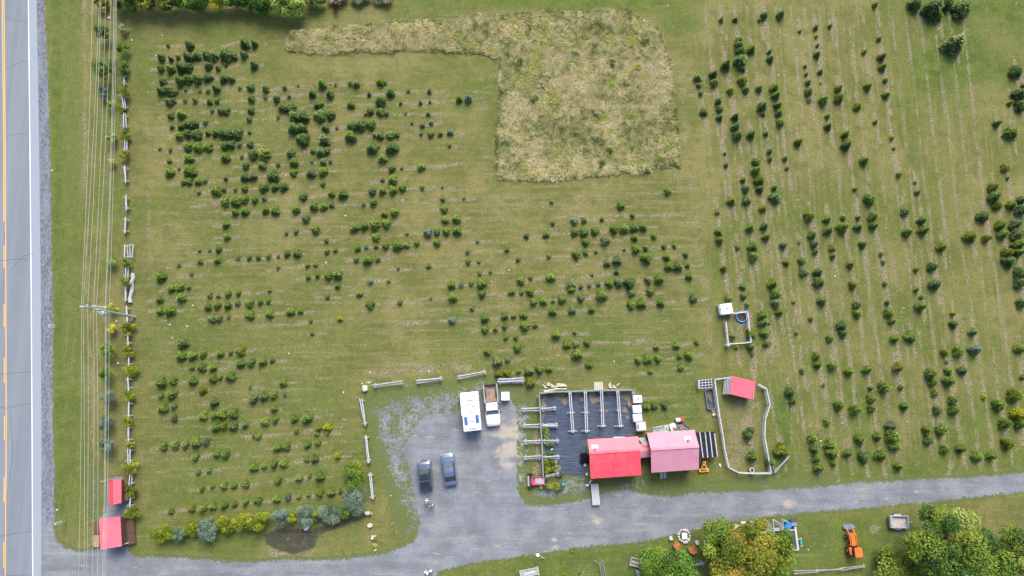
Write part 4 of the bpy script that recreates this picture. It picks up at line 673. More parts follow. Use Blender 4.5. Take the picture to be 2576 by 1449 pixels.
def bush(name, label, cat, X, Y, rpx, mat, hgt, seed, group=None, ry=1.0, nleaf=1500, ls=.07, nlobe=10, trunk=True, bias=0, var=.16, patchy=0, rz=0, lobe=.42, z0=.1, leafname='foliage'):
    rx = rpx*mpx(Y)/.97; p = P(X, Y, z0+hgt*.5)
    o = thing(name, label, cat, (p.x, p.y, 0), rz, group)
    V, F, t = cloud(rx, rx*ry, hgt*.5, z0, nlobe, nleaf, ls, seed, bias, var, lobe, patchy); link(leafname, np_mesh(leafname, V, F, [M[mat]], tint=t), o)
    if trunk:
        mb = MB(); h = z0+hgt*.75; rt = max(.03, rx*.045); top = (random.uniform(-.1, .1)*rx, random.uniform(-.1, .1)*rx, h); mb.cyl((0, 0, -.05), top, rt*1.25, rt*.45, 8, .08)
        for k in range(6 if rx > 1.5 else 3):
            a = 6.283*k/6+random.uniform(-.4, .4); z_ = z0+hgt*random.uniform(.12, .4); mb.cyl((top[0]*z_/h, top[1]*z_/h, z_), (rx*.6*math.cos(a), rx*ry*.6*math.sin(a), z_+hgt*.28), rt*.5, rt*.15, 6)
        mb.build("trunk" if rx > .9 else "stem", "bark", o)
    return o
# wood along the top edge of the field
W = [(255, -6, 13, 'leaf_wood', 4, 'thin olive sapling at the left end of the top hedgerow'), (302, -6, 17, 'leaf_wood', 6, 'olive brown tree at the top left corner of the field'), (338, -8, 20, 'leaf_green', 7, 'green tree second along the top hedgerow'),
     (374, -4, 18, 'leaf_wood', 6, 'yellowing tree third along the top hedgerow'), (412, -4, 21, 'leaf_wood', 7, 'brown-green tree with a ragged lower edge, top hedgerow'), (455, -10, 20, 'leaf_green', 7, 'dark green tree in the left half of the top hedgerow'),
     (497, -4, 22, 'leaf_green', 7, 'bright green tree left of the golden one, top hedgerow'), (546, -3, 16, 'leaf_yellow', 6, 'small golden yellow tree in the top hedgerow'), (582, -10, 20, 'leaf_green', 7, 'dark green tree right of the golden one, top hedgerow'),
     (622, -6, 21, 'leaf_wood', 6, 'grey-green bushy tree mid way along the top hedgerow'), (662, -2, 22, 'leaf_green', 7, 'dense green tree left of the lime tree, top hedgerow'), (704, -1, 26, 'leaf_lime', 8, 'large lime green tree reaching lowest from the top hedgerow'), (742, 6, 20, 'leaf_lime', 7, 'lime green tree at the right end of the dense hedgerow'),
     (790, -10, 18, 'leaf_wood', 5, 'rusty orange tree right of the lime green trees'), (848, -14, 20, 'leaf_sage', 3, 'pale scrubby bush at top edge, left one'), (905, -13, 20, 'leaf_sage', 3, 'pale scrubby bush at top edge, middle one'), (965, -18, 22, 'leaf_sage', 3, 'pale scrubby bush at top edge, right one')]
for k, (X, Y, r, m_, h, lab) in enumerate(W):
    bush("hedgerow_tree" if h > 3 else "scrub_bush", lab, "tree" if h > 3 else "bush", X, Y+(6 if h > 3 else 0), r*1.3, m_, h*.58, 900+k, "trees along the top edge of the field", nleaf=6000, ls=.15, nlobe=20, var=.2, z0=.05, lobe=.5, bias=(.05 if m_ != 'leaf_green' else 0), leafname='crown')
bush("shrub", "dark red shrub on the brown ground below the top hedgerow", "shrub", 845, 17, 10, 'leaf_red', 1.6, 31, nleaf=900, ls=.09)
# saplings under the wires
for k, (X, Y, r, m_, h, ry, lab) in enumerate([(256, 77, 19, 'leaf_green', 3.2, 1.0, 'green broadleaf sapling under the wires, upper left'), (259, 23, 8, 'leaf_yellow', 1.5, 1, 'small yellowing sapling under the wires near the top edge'),
        (261, 165, 30, 'leaf_green', 4.2, .9, 'largest green broadleaf tree under the wires'), (309, 122, 15, 'leaf_green', 2.2, 1, 'green leaning shrub right of the wires, upper left'), (308, 72, 10, 'leaf_sage', 1.5, 1, 'faint grey-green shrub right of the wires near the top'),
        (314, 172, 12, 'leaf_ash', 1.8, 1.2, 'yellow-green sapling just above the first rail fence panel'), (258, 231, 16, 'leaf_willow', 2.2, 1, 'pale blue-green shrub below the largest wire-side tree'), (278, 263, 9, 'leaf_lime', 1.6, 1.3, 'light green sapling under the wires beside second fence panel'),
        (281, 342, 15, 'leaf_lime', 2.2, .9, 'light green round sapling under the wires, upper half'), (304, 274, 7, 'leaf_cedar', 1.1, 1, 'tiny yellow-green shrub left of the third fence panel'), (280, 407, 9, 'leaf_yellow', 1.4, .9, 'small clear yellow sapling under the wires'),
        (280, 660, 12, 'leaf_lime', 1.9, .9, 'light green sapling left of the upright rail frame'), (285, 774, 13, 'leaf_yellow', 2, .7, 'yellow-lime sapling beside the utility pole'), (279, 827, 12, 'leaf_yellow', 1.8, .9, 'yellow-lime sapling below the utility pole')]):
    bush("sapling", lab, "sapling", X, Y, r*1.1, m_, h, 1000+k, "saplings growing under the wires", ry=ry, nleaf=int(500+r*60), ls=.10, nlobe=8, bias=.05)
for k, (X, Y, r, lab) in enumerate([(270, 884, 23, 'uppermost large round spruce under the wires'), (268, 942, 17, 'open green spruce second down under the wires'), (271, 1002, 19, 'grey-green spruce third down under the wires'), (266, 1062, 24, 'largest blue-green spruce fourth down under the wires'), (269, 1121, 21, 'lowest round spruce above the small red shed')]):
    bush("roadside_spruce", lab, "spruce tree", X, Y, r*1.08, ['leaf_green', 'leaf_green', 'leaf_willow', 'leaf_willow', 'leaf_willow'][k], 2.6, 1100+k, "round spruces under the wires", nleaf=2600, ls=.07, nlobe=16, bias=[.15, .1, 0, -.1, -.05][k], lobe=.36)
# yellow-green cedars standing in the fence line
CED = [(310, 229, 17, 1.0, 'just above the three rail panel'), (313, 340, 14, .9, 'between the third and fourth rail fence panels'), (312, 389, 12, 1, 'thin one below the fourth rail fence panel'), (319, 659, 12, .9, 'between the rail frame and the doubled panel'), (316, 711, 15, .8, 'left of the thick fence log'),
       (322, 827, 20, .75, 'widest one just below the utility pole'), (324, 881, 17, .8, 'second below the utility pole'), (327, 935, 19, .85, 'third below the utility pole'), (327.5, 995, 15, 1, 'bright one fourth below the utility pole'), (326, 1060, 13, 1, 'fifth below the utility pole'),
       (326, 1119, 11, .8, 'smallest one sixth below the utility pole'), (327, 1176, 19, .75, 'just above the small red shed'), (329, 1233, 19, .8, 'darker one touching the small red shed'), (333, 1290, 20, .85, 'last one at the corner of the larger red kiosk')]
for k, (X, Y, r, ry, lab) in enumerate(CED):
    bush("cedar_bush", "yellow-green cedar in the fence line, "+lab, "cedar bush", X, Y, r*1.05, 'leaf_cedar', 1.7, 1200+k, "cedars standing in the roadside fence line", ry=ry, nleaf=1300, ls=.085, nlobe=9, bias=(-.15 if k in (12, 13, 0) else .0))
# hedge along the lower edge of the left field
HD = [(411, 1341, 21, 'leaf_cedar', 'golden cedar at the left end of the lower hedge'), (451, 1346, 16, 'leaf_willow', 'small grey-green willow second from left in the lower hedge'), (482, 1330, 19, 'leaf_cedar', 'golden cedar left of the large left willow, lower hedge'), (528, 1330, 26, 'leaf_willow', 'large blue-green willow toward the left end of the lower hedge'),
      (567, 1322, 20, 'leaf_cedar', 'first golden cedar right of the left willow, lower hedge'), (597, 1318, 20, 'leaf_cedar', 'middle golden cedar of the lower hedge'), (628, 1315, 20, 'leaf_cedar', 'golden cedar of the lower hedge above the brown bed corner'), (659, 1311, 21, 'leaf_cedar', 'golden cedar left of the three lower hedge willows'), (706, 1304, 23, 'leaf_willow', 'left of three blue-green willows above the brown bed'),
      (734, 1300, 14, 'leaf_cedar', 'narrow golden cedar between left and middle willows'), (765, 1298, 22, 'leaf_willow', 'middle willow above the white scrap on the brown bed'), (796, 1296, 14, 'leaf_ash', 'narrow green cedar between middle and right willows'), (828, 1290, 27, 'leaf_willow', 'right of three blue-green willows above the brown bed'), (868, 1291, 17, 'leaf_ash', 'low green cedar below the corner willow'),
      (890, 1260, 31, 'leaf_willow', 'largest blue-green willow at the right corner of the hedge'), (888, 1227, 15, 'leaf_ash', 'yellow-green bush squeezed above the corner willow'), (892, 1212, 17, 'leaf_green', 'green bush under the tall maple at the hedge corner'), (889, 1184, 25, 'leaf_green', 'bright green pointed tree topping the hedge corner')]
for k, (X, Y, r, m_, lab) in enumerate(HD):
    wl_ = m_ == 'leaf_willow'
    bush("willow_bush" if wl_ else "hedge_cedar", lab, "willow" if wl_ else "hedge tree", X, Y, r*(1.32 if m_ == "leaf_cedar" else 1.15), m_, 2.6 if r > 20 else 2.0, 1300+k, "trees of the hedge along the lower left field", nleaf=int(1600+r*r*4.2), ls=.075 if wl_ else .085, nlobe=12, lobe=.44, ry=(.85 if m_ == 'leaf_cedar' else 1), bias=(.05 if wl_ else -.10 if m_ == 'leaf_cedar' else .12))
# big trees of the yard
def big(label, X, Y, r, mat, h, seed, **kw):
    return bush("maple_tree" if 'leaf_maple' == mat else "shade_tree", label, "tree", X, Y, r*1.12, mat, h, seed, "large trees along the bottom of the yard", leafname='crown', z0=kw.pop('z0', 1.0), **kw)
big("maple turning golden and orange over the yard benches", 1890, 1412, 98, 'leaf_maple', 7.5, 1401, nleaf=26000, ls=.135, nlobe=34, var=.18, bias=.17, lobe=.38, patchy=.05)
big("green leafy tree on the left flank of the golden maple", 1812, 1372, 50, 'leaf_ash', 6.0, 1402, nleaf=9000, ls=.14, nlobe=18, var=.16, bias=.08, ry=1.1)
big("dark green tree on the right flank of the golden maple", 1962, 1392, 42, 'leaf_green', 6.0, 1407, nleaf=6500, ls=.14, nlobe=14, bias=.12, ry=1.3)
big("dense green tree cut by the bottom edge, below the orange chairs", 1686, 1462, 76, 'leaf_green', 6.5, 1403, nleaf=17000, ls=.135, nlobe=28, var=.18, bias=.10)
big("large lime and green maple at lower right, nearest the small trailer", 2398, 1390, 104, 'leaf_ash', 8.0, 1404, nleaf=30000, ls=.15, nlobe=40, var=.2, bias=.10, lobe=.36)
big("low light green bush left of the lower right maple", 2245, 1442, 58, 'leaf_ash', 3.0, 1405, nleaf=9000, ls=.13, nlobe=18, bias=.18, z0=.2)
big("yellow-green tree in the bottom right corner", 2562, 1388, 58, 'leaf_ash', 6.0, 1406, nleaf=9000, ls=.14, nlobe=18, bias=.16)
big("blue-green tree at the bottom edge under the lower right maple", 2382, 1462, 66, 'leaf_green', 4.5, 1408, nleaf=10000, ls=.13, nlobe=20, bias=.12)
big("dark blue-green tree at the bottom edge near the right corner", 2480, 1455, 58, 'leaf_green', 4.5, 1409, nleaf=9000, ls=.13, nlobe=18, bias=.02)
# ================================================================== BUILDINGS
def walls(loop, name, mat, parent, org, top_drop=.08):
    mb = MB(org); n_ = len(loop)
    for i in range(n_):
        a, b = loop[i], loop[(i+1) % n_]; mb.add([(a.x, a.y, 0), (b.x, b.y, 0), (b.x, b.y, b.z-top_drop), (a.x, a.y, a.z-top_drop)], [(0, 1, 2, 3)])
    return mb.build(name, mat, parent)
def inset(loop, o):
    c = sum((Vector((p.x, p.y, 0)) for p in loop), Vector())/len(loop); out = []
    for p in loop:
        d = Vector((p.x-c.x, p.y-c.y, 0)); k = max(0, 1-o/max(.1, d.length)*1.25); out.append(Vector((c.x+d.x*k, c.y+d.y*k, p.z)))
    return out
def roof_slope(name, mat, parent, org, e0, e1, f0, f1, spacing=.42, t=.07, ribh=.035):
    """sheet from edge e0-e1 to edge f0-f1 with standing ribs running e -> f"""
    mb = MB(org); mb.slab([e0, e1, f1, f0], t); L = (Vector(e1)-Vector(e0)).length; k = max(2, int(L/spacing))
    up = Vector((0, 0, ribh*.5))
    for i in range(k+1):
        u = min(max(i/k, .004), .996); mb.bar(Vector(e0).lerp(e1, u)+up, Vector(f0).lerp(f1, u)+up, .06, ribh*1.6)
    return mb.build(name, mat, parent)
def ctr(pts): return sum((Vector((p[0], p[1], 0)) for p in pts), Vector())/len(pts)
def vent(parent, org, p, nrm_tilt=0.0, s=.55):
    mb = MB(org); mb.box((p[0], p[1], p[2]+.05), (s, s, .05)); fl = mb.build("chimney_flashing", "white_paint", parent)
    mb = MB(org); mb.cyl((p[0], p[1], p[2]), (p[0], p[1], p[2]+.55), .09, .09, 14); mb.cyl((p[0], p[1], p[2]+.55), (p[0], p[1], p[2]+.68), .16, .05, 14); mb.build("chimney", "pipe_metal", parent, smooth=False)
# --- long red shop
zr, zp, zb, zf = 2.45, 3.45, 3.15, 2.75
TLc, TRc = Z4(150, 225, zr), Z4(1030, 170, zr); RL, RR = Z4(180, 462, zp), Z4(1068, 405, zp); BL_, BR_ = Z4(190, 680, zb), Z4(1076, 622, zb); FL, FR = Z4(205, 912, zf), Z4(1090, 848, zf)
o = ctr([TLc, TRc, FL, FR]); b1 = thing("red_roofed_shop", "grey plank shop with bright red metal roof, between black ground cloth and pink-roofed barn", "building", o)
loop = inset([TLc, RL, BL_, FL, FR, BR_, RR, TRc], .38); walls(loop, "wall", "grey_boards", b1, o)
rf = roof_slope("roof", "roof_coral", b1, o, RL, RR, TLc, TRc, .42)  # rear slope and ridge paler: sun and sky sheen put into the colour
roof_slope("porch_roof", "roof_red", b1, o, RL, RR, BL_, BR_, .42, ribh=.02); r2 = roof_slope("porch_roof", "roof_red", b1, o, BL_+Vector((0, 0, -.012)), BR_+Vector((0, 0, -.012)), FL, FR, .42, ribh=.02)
mb = MB(o); mb.bar(RL+Vector((0, 0, .05)), RR+Vector((0, 0, .05)), .30, .05); mb.build("ridge_cap", "roof_coral", b1)
vent(b1, o, Z4(272, 378, 2.95)+Vector((0, 0, .12)), s=.95)
lw = [loop[0], loop[1], loop[2], loop[3]]; wdir = (loop[3]-loop[0]); wdir.z = 0; wl_ = wdir.normalized(); out = Vector((wl_.y, -wl_.x, 0)); out = out if out.x < 0 else -out
for y0_, y1_ in ((315, 410), (490, 590), (672, 722)):
    t0 = (y0_-225)/690.; t1 = (y1_-225)/690.; a = loop[0]+wdir*t0; b = loop[0]+wdir*t1
    mb = MB(o); mb.bar(Vector((a.x, a.y, 1.5))+out*.05, Vector((b.x, b.y, 1.5))+out*.05, .07, .85); wf = mb.build("window", "white_paint", b1)
    mb = MB(o); a2 = a+wdir.normalized()*.07; b2 = b-wdir.normalized()*.07; mb.bar(Vector((a2.x, a2.y, 1.5))+out*.075, Vector((b2.x, b2.y, 1.5))+out*.075, .04, .70); mb.build("pane", "dark_glass", wf)
mb = MB(o); fa = loop[3].lerp(loop[4], .40); fb = loop[3].lerp(loop[4], .52); fo = Vector((wl_.x, wl_.y, 0)); mb.bar(Vector((fa.x, fa.y, 1.02))+fo*.04, Vector((fb.x, fb.y, 1.02))+fo*.04, .06, 2.0); mb.build("door", "wood_weathered", b1)
for t in (.03, .35, .66, .97):
    q = FL.lerp(FR, t)-fo*.18; mb = MB(o); mb.box((q.x, q.y, 1.33), (.13, .13, 2.66)); mb.build("porch_post", "wood_weathered", b1)
mb = MB(o)
for x_ in (640, 700, 770): q = Z4(x_, 186, 2.3); mb.box((q.x, q.y, 2.2), (.5, .12, .12))
mb.build("light_box", "white_paint", b1)
# --- pink-roofed barn
zr, zp, zf = 2.2, 4.0, 3.0
TLc, TRc = Z4(1185, 110, zr), Z4(2015, 55, zr); RL, RR = Z4(1255, 400, zp), Z4(2097, 345, zp); FL, FR = Z4(1265, 805, zf), Z4(2095, 748, zf)
o = ctr([TLc, TRc, FL, FR]); b2 = thing("pink_roofed_barn", "barn with faded pink and lilac ribbed metal roof, right of the bright red shop", "building", o)
loop = inset([TLc, RL, FL, FR, RR, TRc], .3); walls(loop, "wall", "brown_board", b2, o)
roof_slope("roof", "roof_faded", b2, o, RL, RR, TLc, TRc, .28); roof_slope("roof", "roof_faded", b2, o, RL, RR, FL, FR, .28)
mb = MB(o); mb.bar(RL+Vector((0, 0, .05)), RR+Vector((0, 0, .05)), .30, .05); mb.build("ridge_cap", "roof_faded", b2)
vent(b2, o, Z4(1895, 228, 3.1)+Vector((0, 0, .10)), s=.9)
wdir = loop[3]-loop[2]; wdir.z = 0; fo = Vector((wdir.y, -wdir.x, 0)).normalized(); fo = fo if fo.y < 0 else -fo
a = loop[2]+wdir*.18; b = loop[2]+wdir*.30; mb = MB(o); mb.bar(Vector((a.x, a.y, 1.05))+fo*.04, Vector((b.x, b.y, 1.05))+fo*.04, .06, 2.1); mb.build("door", "wood_weathered", b2)
for u0, u1 in ((.45, .58), (.72, .85)):
    a = loop[2]+wdir*u0; b = loop[2]+wdir*u1; mb = MB(o); mb.bar(Vector((a.x, a.y, 1.6))+fo*.04, Vector((b.x, b.y, 1.6))+fo*.04, .06, .8); wf = mb.build("window", "white_paint", b2)
    a = a.lerp(b, .08); mb = MB(o); mb.bar(Vector((a.x, a.y, 1.6))+fo*.065, Vector((b.x, b.y, 1.6))+fo*.065-wdir.normalized()*.06, .04, .66); mb.build("pane", "dark_glass", wf)
# steps in front of the barn door
q = Z4(1465, 838); st_ = thing("stone_step", "pair of grey stone slabs in front of the pink-roofed barn", "step", q); mb = MB(); mb.box((-.22, 0, .08), (.38, 1.1, .16)); mb.build("slab", "concrete", st_, .02); mb = MB(); mb.box((.24, .05, .07), (.38, .95, .14)); mb.build("slab", "concrete", st_, .02)
# --- low link roof between them
zl = 2.0
A, B, C, D = Z4(1056, 300, 1.9), Z4(1236, 330, 1.9), Z4(1262, 412, 2.25), Z4(1070, 432, 2.25); E, F_ = Z4(1262, 528, 1.95), Z4(1080, 545, 1.95)
o = ctr([A, B, E, F_]); lk = thing("link_passage", "low coral-roofed passage joining the red shop and the pink-roofed barn", "passage", o)
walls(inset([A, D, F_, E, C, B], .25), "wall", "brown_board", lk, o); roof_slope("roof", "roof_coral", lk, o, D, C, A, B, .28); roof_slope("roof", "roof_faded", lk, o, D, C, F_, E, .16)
q0, q1 = Z4(1085, 200, 1.0), Z4(1180, 320, 2.2); o = xy(q0); pl = thing("slatted_ladder", "slatted wooden rack leaning on the link roof between the two buildings", "rack", o)
sdv = (Z4(1150, 185, 1.0)-Z4(1055, 200, 1.0)); sdv.z = 0; mb = MB(o); mb.bar(q0-sdv*.5, q1-sdv*.4, .08); mb.bar(q0+sdv*.5, q1+sdv*.4, .08); mb.build("side_rail", "wood_weathered", pl)
for i in range(9): c_ = q0.lerp(q1, i/8); mb = MB(o); mb.bar(c_-sdv*.5+Vector((0, 0, .05)), c_+sdv*.5+Vector((0, 0, .05)), .10, .03); mb.build("slat", "wood_grey", pl)
# --- black lean-to canopy with pale battens
A, B, C, D = Z4(2040, 100, 1.75), Z4(2372, 85, 1.35), Z4(2425, 525, 1.35), Z4(2108, 548, 1.75); o = ctr([A, B, C, D]); ln_ = thing("lean_to", "black sheeted lean-to with pale battens at the right end of the pink barn", "lean-to", o)
mb = MB(o); mb.slab([A, B, C, D], .05); simple("tar_sheet", (.018, .020, .030), .8, .25); mb.build("roof_sheet", "tar_sheet", ln_)
up = Vector((0, 0, .03))
for a_, b_ in (((2108, 85), (2168, 540)), ((2203, 95), (2250, 540)), ((2283, 85), (2335, 530)), ((2366, 120), (2420, 525))):
    def zc(x_): return 1.75-.4*((x_-2060)/330.)
    mb = MB(o); mb.bar(Z4(*a_, zc(a_[0]))+up, Z4(*b_, zc(b_[0]-55))+up, .13, .04); mb.build("batten", "wood_grey", ln_)
for q in (B, C): mb = MB(o); q = q.lerp(ctr([A, B, C, D])+Vector((0, 0, q.z)), .05); mb.box((q.x, q.y, .64), (.1, .1, 1.28)); mb.build("post", "wood_weathered", ln_)
# --- small red shed and larger kiosk by the road
def Z8(x, y, z=0.0): return P(*S(340, 1860, 4.262, x, y), z)
A, B, C, D = G(0, 3, 1095, 487, 1.9), G(0, 3, 1137, 482, 2.5), G(0, 3, 1140, 727, 2.5), G(0, 3, 1098, 730, 1.9); E, F_ = G(0, 3, 1220, 475, 1.85), G(0, 3, 1221, 712, 1.85)
o = ctr([A, D, E, F_]); s1 = thing("red_roofed_shed", "small shed with red two-pitch roof, upper of the two huts by the highway", "shed", o)
walls(inset([A, D, C, F_, E, B], .16), "wall", "brown_board", s1, o); roof_slope("roof", "roof_red", s1, o, B, C, A, D, .3); roof_slope("roof", "roof_coral", s1, o, B, C, E, F_, .3)  # one red roof: shaded left slope and lit right slope coloured apart
cw = inset([E, F_], 0); mb = MB(o); mb.bar(Vector((E.x+.18, E.y-.15, .95)), Vector((F_.x+.18, F_.y+.15, .95)), .45, .08); mb.build("counter", "brown_deck", s1)
for q in (E, F_): mb = MB(o); mb.box((q.x+.34, q.y+(-.15 if q is E else .15), .48), (.09, .09, .92)); mb.build("post", "brown_board", s1)
A, B, C, D = G(0, 3, 998, 878, 2.5), G(0, 3, 1210, 850, 2.2), G(0, 3, 1225, 1148, 2.2), G(0, 3, 1012, 1180, 2.5); o = ctr([A, B, C, D])
s2_ = thing("red_roofed_kiosk", "larger square kiosk with flat red roof, lower of the two huts by the highway", "kiosk", o); walls(inset([A, B, C, D], .22), "wall", "brown_board", s2_, o)
roof_slope("roof", "roof_coral", s2_, o, A, D, B, C, .36)
mb = MB(o); c0, c1, c2, c3 = B.copy(), C.copy(), C+Vector((1.0, .3, 0)), B+Vector((1.0, -.1, 0))
for i in range(9): u = i/8; p0 = c0.lerp(c1, u); p1 = c3.lerp(c2, u); mb.bar(Vector((p0.x-.2, p0.y, .62)), Vector((p1.x-.15, p1.y, .58)), .50, .04)
mb.build("porch_floor", "brown_board", s2_)
mb = MB(o); q = G(0, 3, 1262, 1128, .9); mb.bar(G(0, 3, 1222, 1138, 1.0), G(0, 3, 1295, 1112, 1.0), .07, .09); mb.build("handrail", "white_paint", s2_)
for (ya, yb, m_, nm) in ((912, 1020, "brown_deck", "deck_panel"), (1036, 1158, "tan_deck", "deck_panel")):
    mb = MB(o)
    for i in range(5):
        x_ = 950+i*11; mb.bar(G(0, 3, x_, ya, .42), G(0, 3, x_, yb, .42), .155, .05)
    mb.build(nm, m_, s2_)
mb = MB(o)
for y_ in (915, 1028, 1155): mb.bar(G(0, 3, 946, y_, .36), G(0, 3, 1000, y_, .36), .08, .08); q = G(0, 3, 950, y_); mb.box((q.x, q.y, .18), (.09, .09, .34))
mb.build("deck_frame", "brown_board", s2_)
# --- shelter in the animal pen
A, B, C, D = G(2, 2, 2218, 886, 2.3), G(2, 2, 2449, 942, 2.3), G(2, 2, 2428, 1124, 1.9), G(2, 2, 2192, 1066, 1.9); o = ctr([A, B, C, D]); sh = thing("pen_shelter", "plank shelter with coral metal roof inside the fenced animal pen", "shelter", o)
loop = inset([A, B, C, D], .12); mb = MB(o)
for i, j in ((0, 1), (1, 2), (3, 0)): a, b = loop[i], loop[j]; mb.bar(Vector((a.x, a.y, a.z/2-.06)), Vector((b.x, b.y, a.z/2-.06)), .05, a.z-.14)
mb.build("wall", "wood_weathered", sh); roof_slope("roof", "roof_coral", sh, o, A, B, D, C, .24)
e0, e1 = Vector((loop[3].x-.05, loop[3].y-.1, 0)), Vector((loop[0].x-.05, loop[0].y, 0)); mb = MB(o)
for i in range(5): u = Vector((-.07-.12*i, 0, 0)); mb.bar(e0+u+Vector((0, 0, 1.8-.32*i)), e1+u+Vector((0, 0, 1.9-.32*i)), .15, .05)
mb.build("side_boards", "wood_grey", sh)

# ================================================================== FENCES
def rail_fence(label, p, q, nrail=2, spread=.26, r=.075, group="split rail fence panels", mat="wood_grey", heights=(.55, .85), cross=(.05, .05), ext=.12, conv=0.0, name="rail_fence"):
    p = Vector((p.x, p.y, 0)); q = Vector((q.x, q.y, 0)); o_ = (p+q)/2; d = (q-p).normalized(); s_ = Vector((-d.y, d.x, 0)); t = thing(name, label, "fence", o_, 0, group)
    for i in range(nrail):
        off = (i-(nrail-1)/2)*spread; jit = random.uniform(-.05, .05); z0_ = heights[i % len(heights)]
        a = p+s_*(off+jit+conv*(1 if i % 2 else -1))+Vector((0, 0, z0_))-d*ext*random.uniform(.3, 1.4); b = q+s_*(off-jit)+Vector((0, 0, z0_+random.uniform(-.03, .03)))+d*ext*random.uniform(.3, 1.4)
        mb = MB(o_); mb.log(a, b, r*random.uniform(.9, 1.15)); mb.build("rail", mat, t)
    for c_, ct in ((p, cross[0]), (q, cross[1])):
        inn = c_+d*(.22 if c_ is p or c_ == p else -.22); wdt = spread*(nrail-1)/2+.24
        mb = MB(o_); mb.log(inn-s_*wdt+Vector((0, 0, .42)), inn+s_*wdt+Vector((0, 0, .42)), .07, seg=2); mb.log(inn-s_*(wdt-.1), inn-s_*(wdt-.12)+Vector((0, 0, .95)), .06, seg=2); mb.log(inn+s_*(wdt-.1), inn+s_*(wdt-.12)+Vector((0, 0, .95)), .06, seg=2); mb.build("post", mat, t)
    return t
RG = "split rail fence panels along the roadside"
LF = [(0, 0, 1268, 765, 0, 0, 1272, 870, 1, "topmost single-rail panel of the roadside split rail fence"), (0, 0, 1258, 970, 0, 0, 1275, 1108, 3, "three-rail panel second from the top of the roadside fence"), (0, 0, 1275, 1170, 0, 0, 1280, 1298, 3, "three-rail panel third from the top of the roadside fence"),
      (0, 0, 1292, 1392, 0, 1, 1284, 92, 3, "splayed-rail panel fourth from the top of the roadside fence"), (0, 1, 1280, 242, 0, 1, 1292, 398, 2, "two-rail panel below the thin cedar, open lawn below it"), (0, 1, 1290, 540, 0, 1, 1303, 672, 2, "upper of two isolated two-rail panels mid roadside fence"),
      (0, 1, 1290, 757, 0, 1, 1285, 902, 2, "lower of two isolated two-rail panels mid roadside fence"), (0, 1, 1298, 1220, 0, 1, 1300, 1352, 3, "three-rail panel just below the upright rail frame"), (0, 1, 1290, 1440, 0, 2, 1293, 138, 2, "rail panel beside the thick fallen log, above the utility pole"),
      (0, 2, 1300, 198, 0, 2, 1312, 348, 2, "rail panel crossed by the foot of the utility pole"), (0, 2, 1312, 462, 0, 2, 1318, 575, 2, "rail panel first below the widest cedar"), (0, 2, 1325, 672, 0, 2, 1322, 785, 2, "rail panel second below the widest cedar"), (0, 2, 1315, 905, 0, 2, 1320, 1025, 2, "rail panel third below the widest cedar"),
      (0, 2, 1322, 1148, 0, 2, 1322, 1300, 2, "rail panel fourth below the widest cedar"), (0, 2, 1318, 1390, 0, 3, 1323, 92, 2, "rail panel fifth below the widest cedar"), (0, 3, 1328, 165, 0, 3, 1327, 300, 4, "densely stacked four-rail panel above the small red shed"), (0, 3, 1342, 395, 0, 3, 1336, 528, 3, "three-rail panel beside the top of the small red shed"),
      (0, 3, 1338, 642, 0, 3, 1336, 748, 2, "last roadside rail panel between the shed and kiosk")]
for a in LF: rail_fence(a[9], G(*a[:4]), G(*a[4:8]), a[8], .15 if a[8] > 2 else .22, .075 if a[8] > 2 else .085, RG)
t = thing("rail_gate", "upright rectangular frame of rails in the roadside fence line", "fence", G(0, 1, 1297, 1078), 0); o = xy(G(0, 1, 1297, 1078))
for a, b, m_, z_ in (((1255, 1010), (1255, 1142), "wood_fresh", .5), ((1340, 1008), (1328, 1145), "wood_grey", .6), ((1278, 1030), (1290, 1130), "wood_grey", .35), ((1305, 1025), (1312, 1128), "wood_grey", .4), ((1265, 1032), (1325, 1012), "wood_grey", .7), ((1268, 1137), (1335, 1132), "wood_grey", .65)):
    mb = MB(o); mb.log(G(0, 1, *a, z_), G(0, 1, *b, z_), .075); mb.build("rail", m_, t)
mb = MB(); mb.log((0, 2.1, .32), (0, -2.1, .32), .27, 12, 6); q = (G(0, 1, 1340, 1360)+G(0, 2, 1332, 100))/2; t = thing("fallen_log", "thick weathered tree log lying beside the roadside rail fence", "log", q, R(-1)); mb.build("trunk", "wood_grey", t)
PG = "split rail fence panels round the gravel lot"
for a in [(1, 2, 1195, 985, 1, 2, 1472, 952, "two-rail panel right of the white boulder, top of the gravel lot"), (1, 2, 1628, 945, 1, 2, 1878, 912, "short two-rail panel in the middle of the lot's top side"), (1, 2, 2042, 903, 1, 2, 2316, 845, "slanting two-rail panel above the white motorhome"),
          (1, 2, 1068, 1120, 1, 2, 1108, 1375, "upper upright panel down the left side of the gravel lot"), (1, 3, 1115, 38, 1, 3, 1143, 298, "middle upright panel down the left side of the gravel lot"), (1, 3, 1160, 412, 1, 3, 1182, 660, "lowest upright panel down the left side of the gravel lot")]:
    rail_fence(a[8], G(*a[:4]), G(*a[4:8]), 2, .20, .085, PG, conv=.05)
rail_fence("thick four-rail stack right of the white pickup truck", G(1, 2, 2440, 940), G(2, 2, 115, 925), 4, .17, .09, PG)
HG = "crossed rail fences over the edge of the black ground cloth"
for i, (yl_, a, b, nr) in enumerate([(1222, 100, 285, 2), (1385, 112, 285, 2), (96, 120, 292, 2), (252, 122, 292, 2)]):
    r_ = 2 if i < 2 else 3; w_ = ["topmost", "second", "third", "lowest"][i]
    rail_fence(w_+" weathered panel left of the green fence, on sandy ground", G(2, r_, a, yl_), G(2, r_, b, yl_-3), 2, .30, .085, HG, ext=.05)
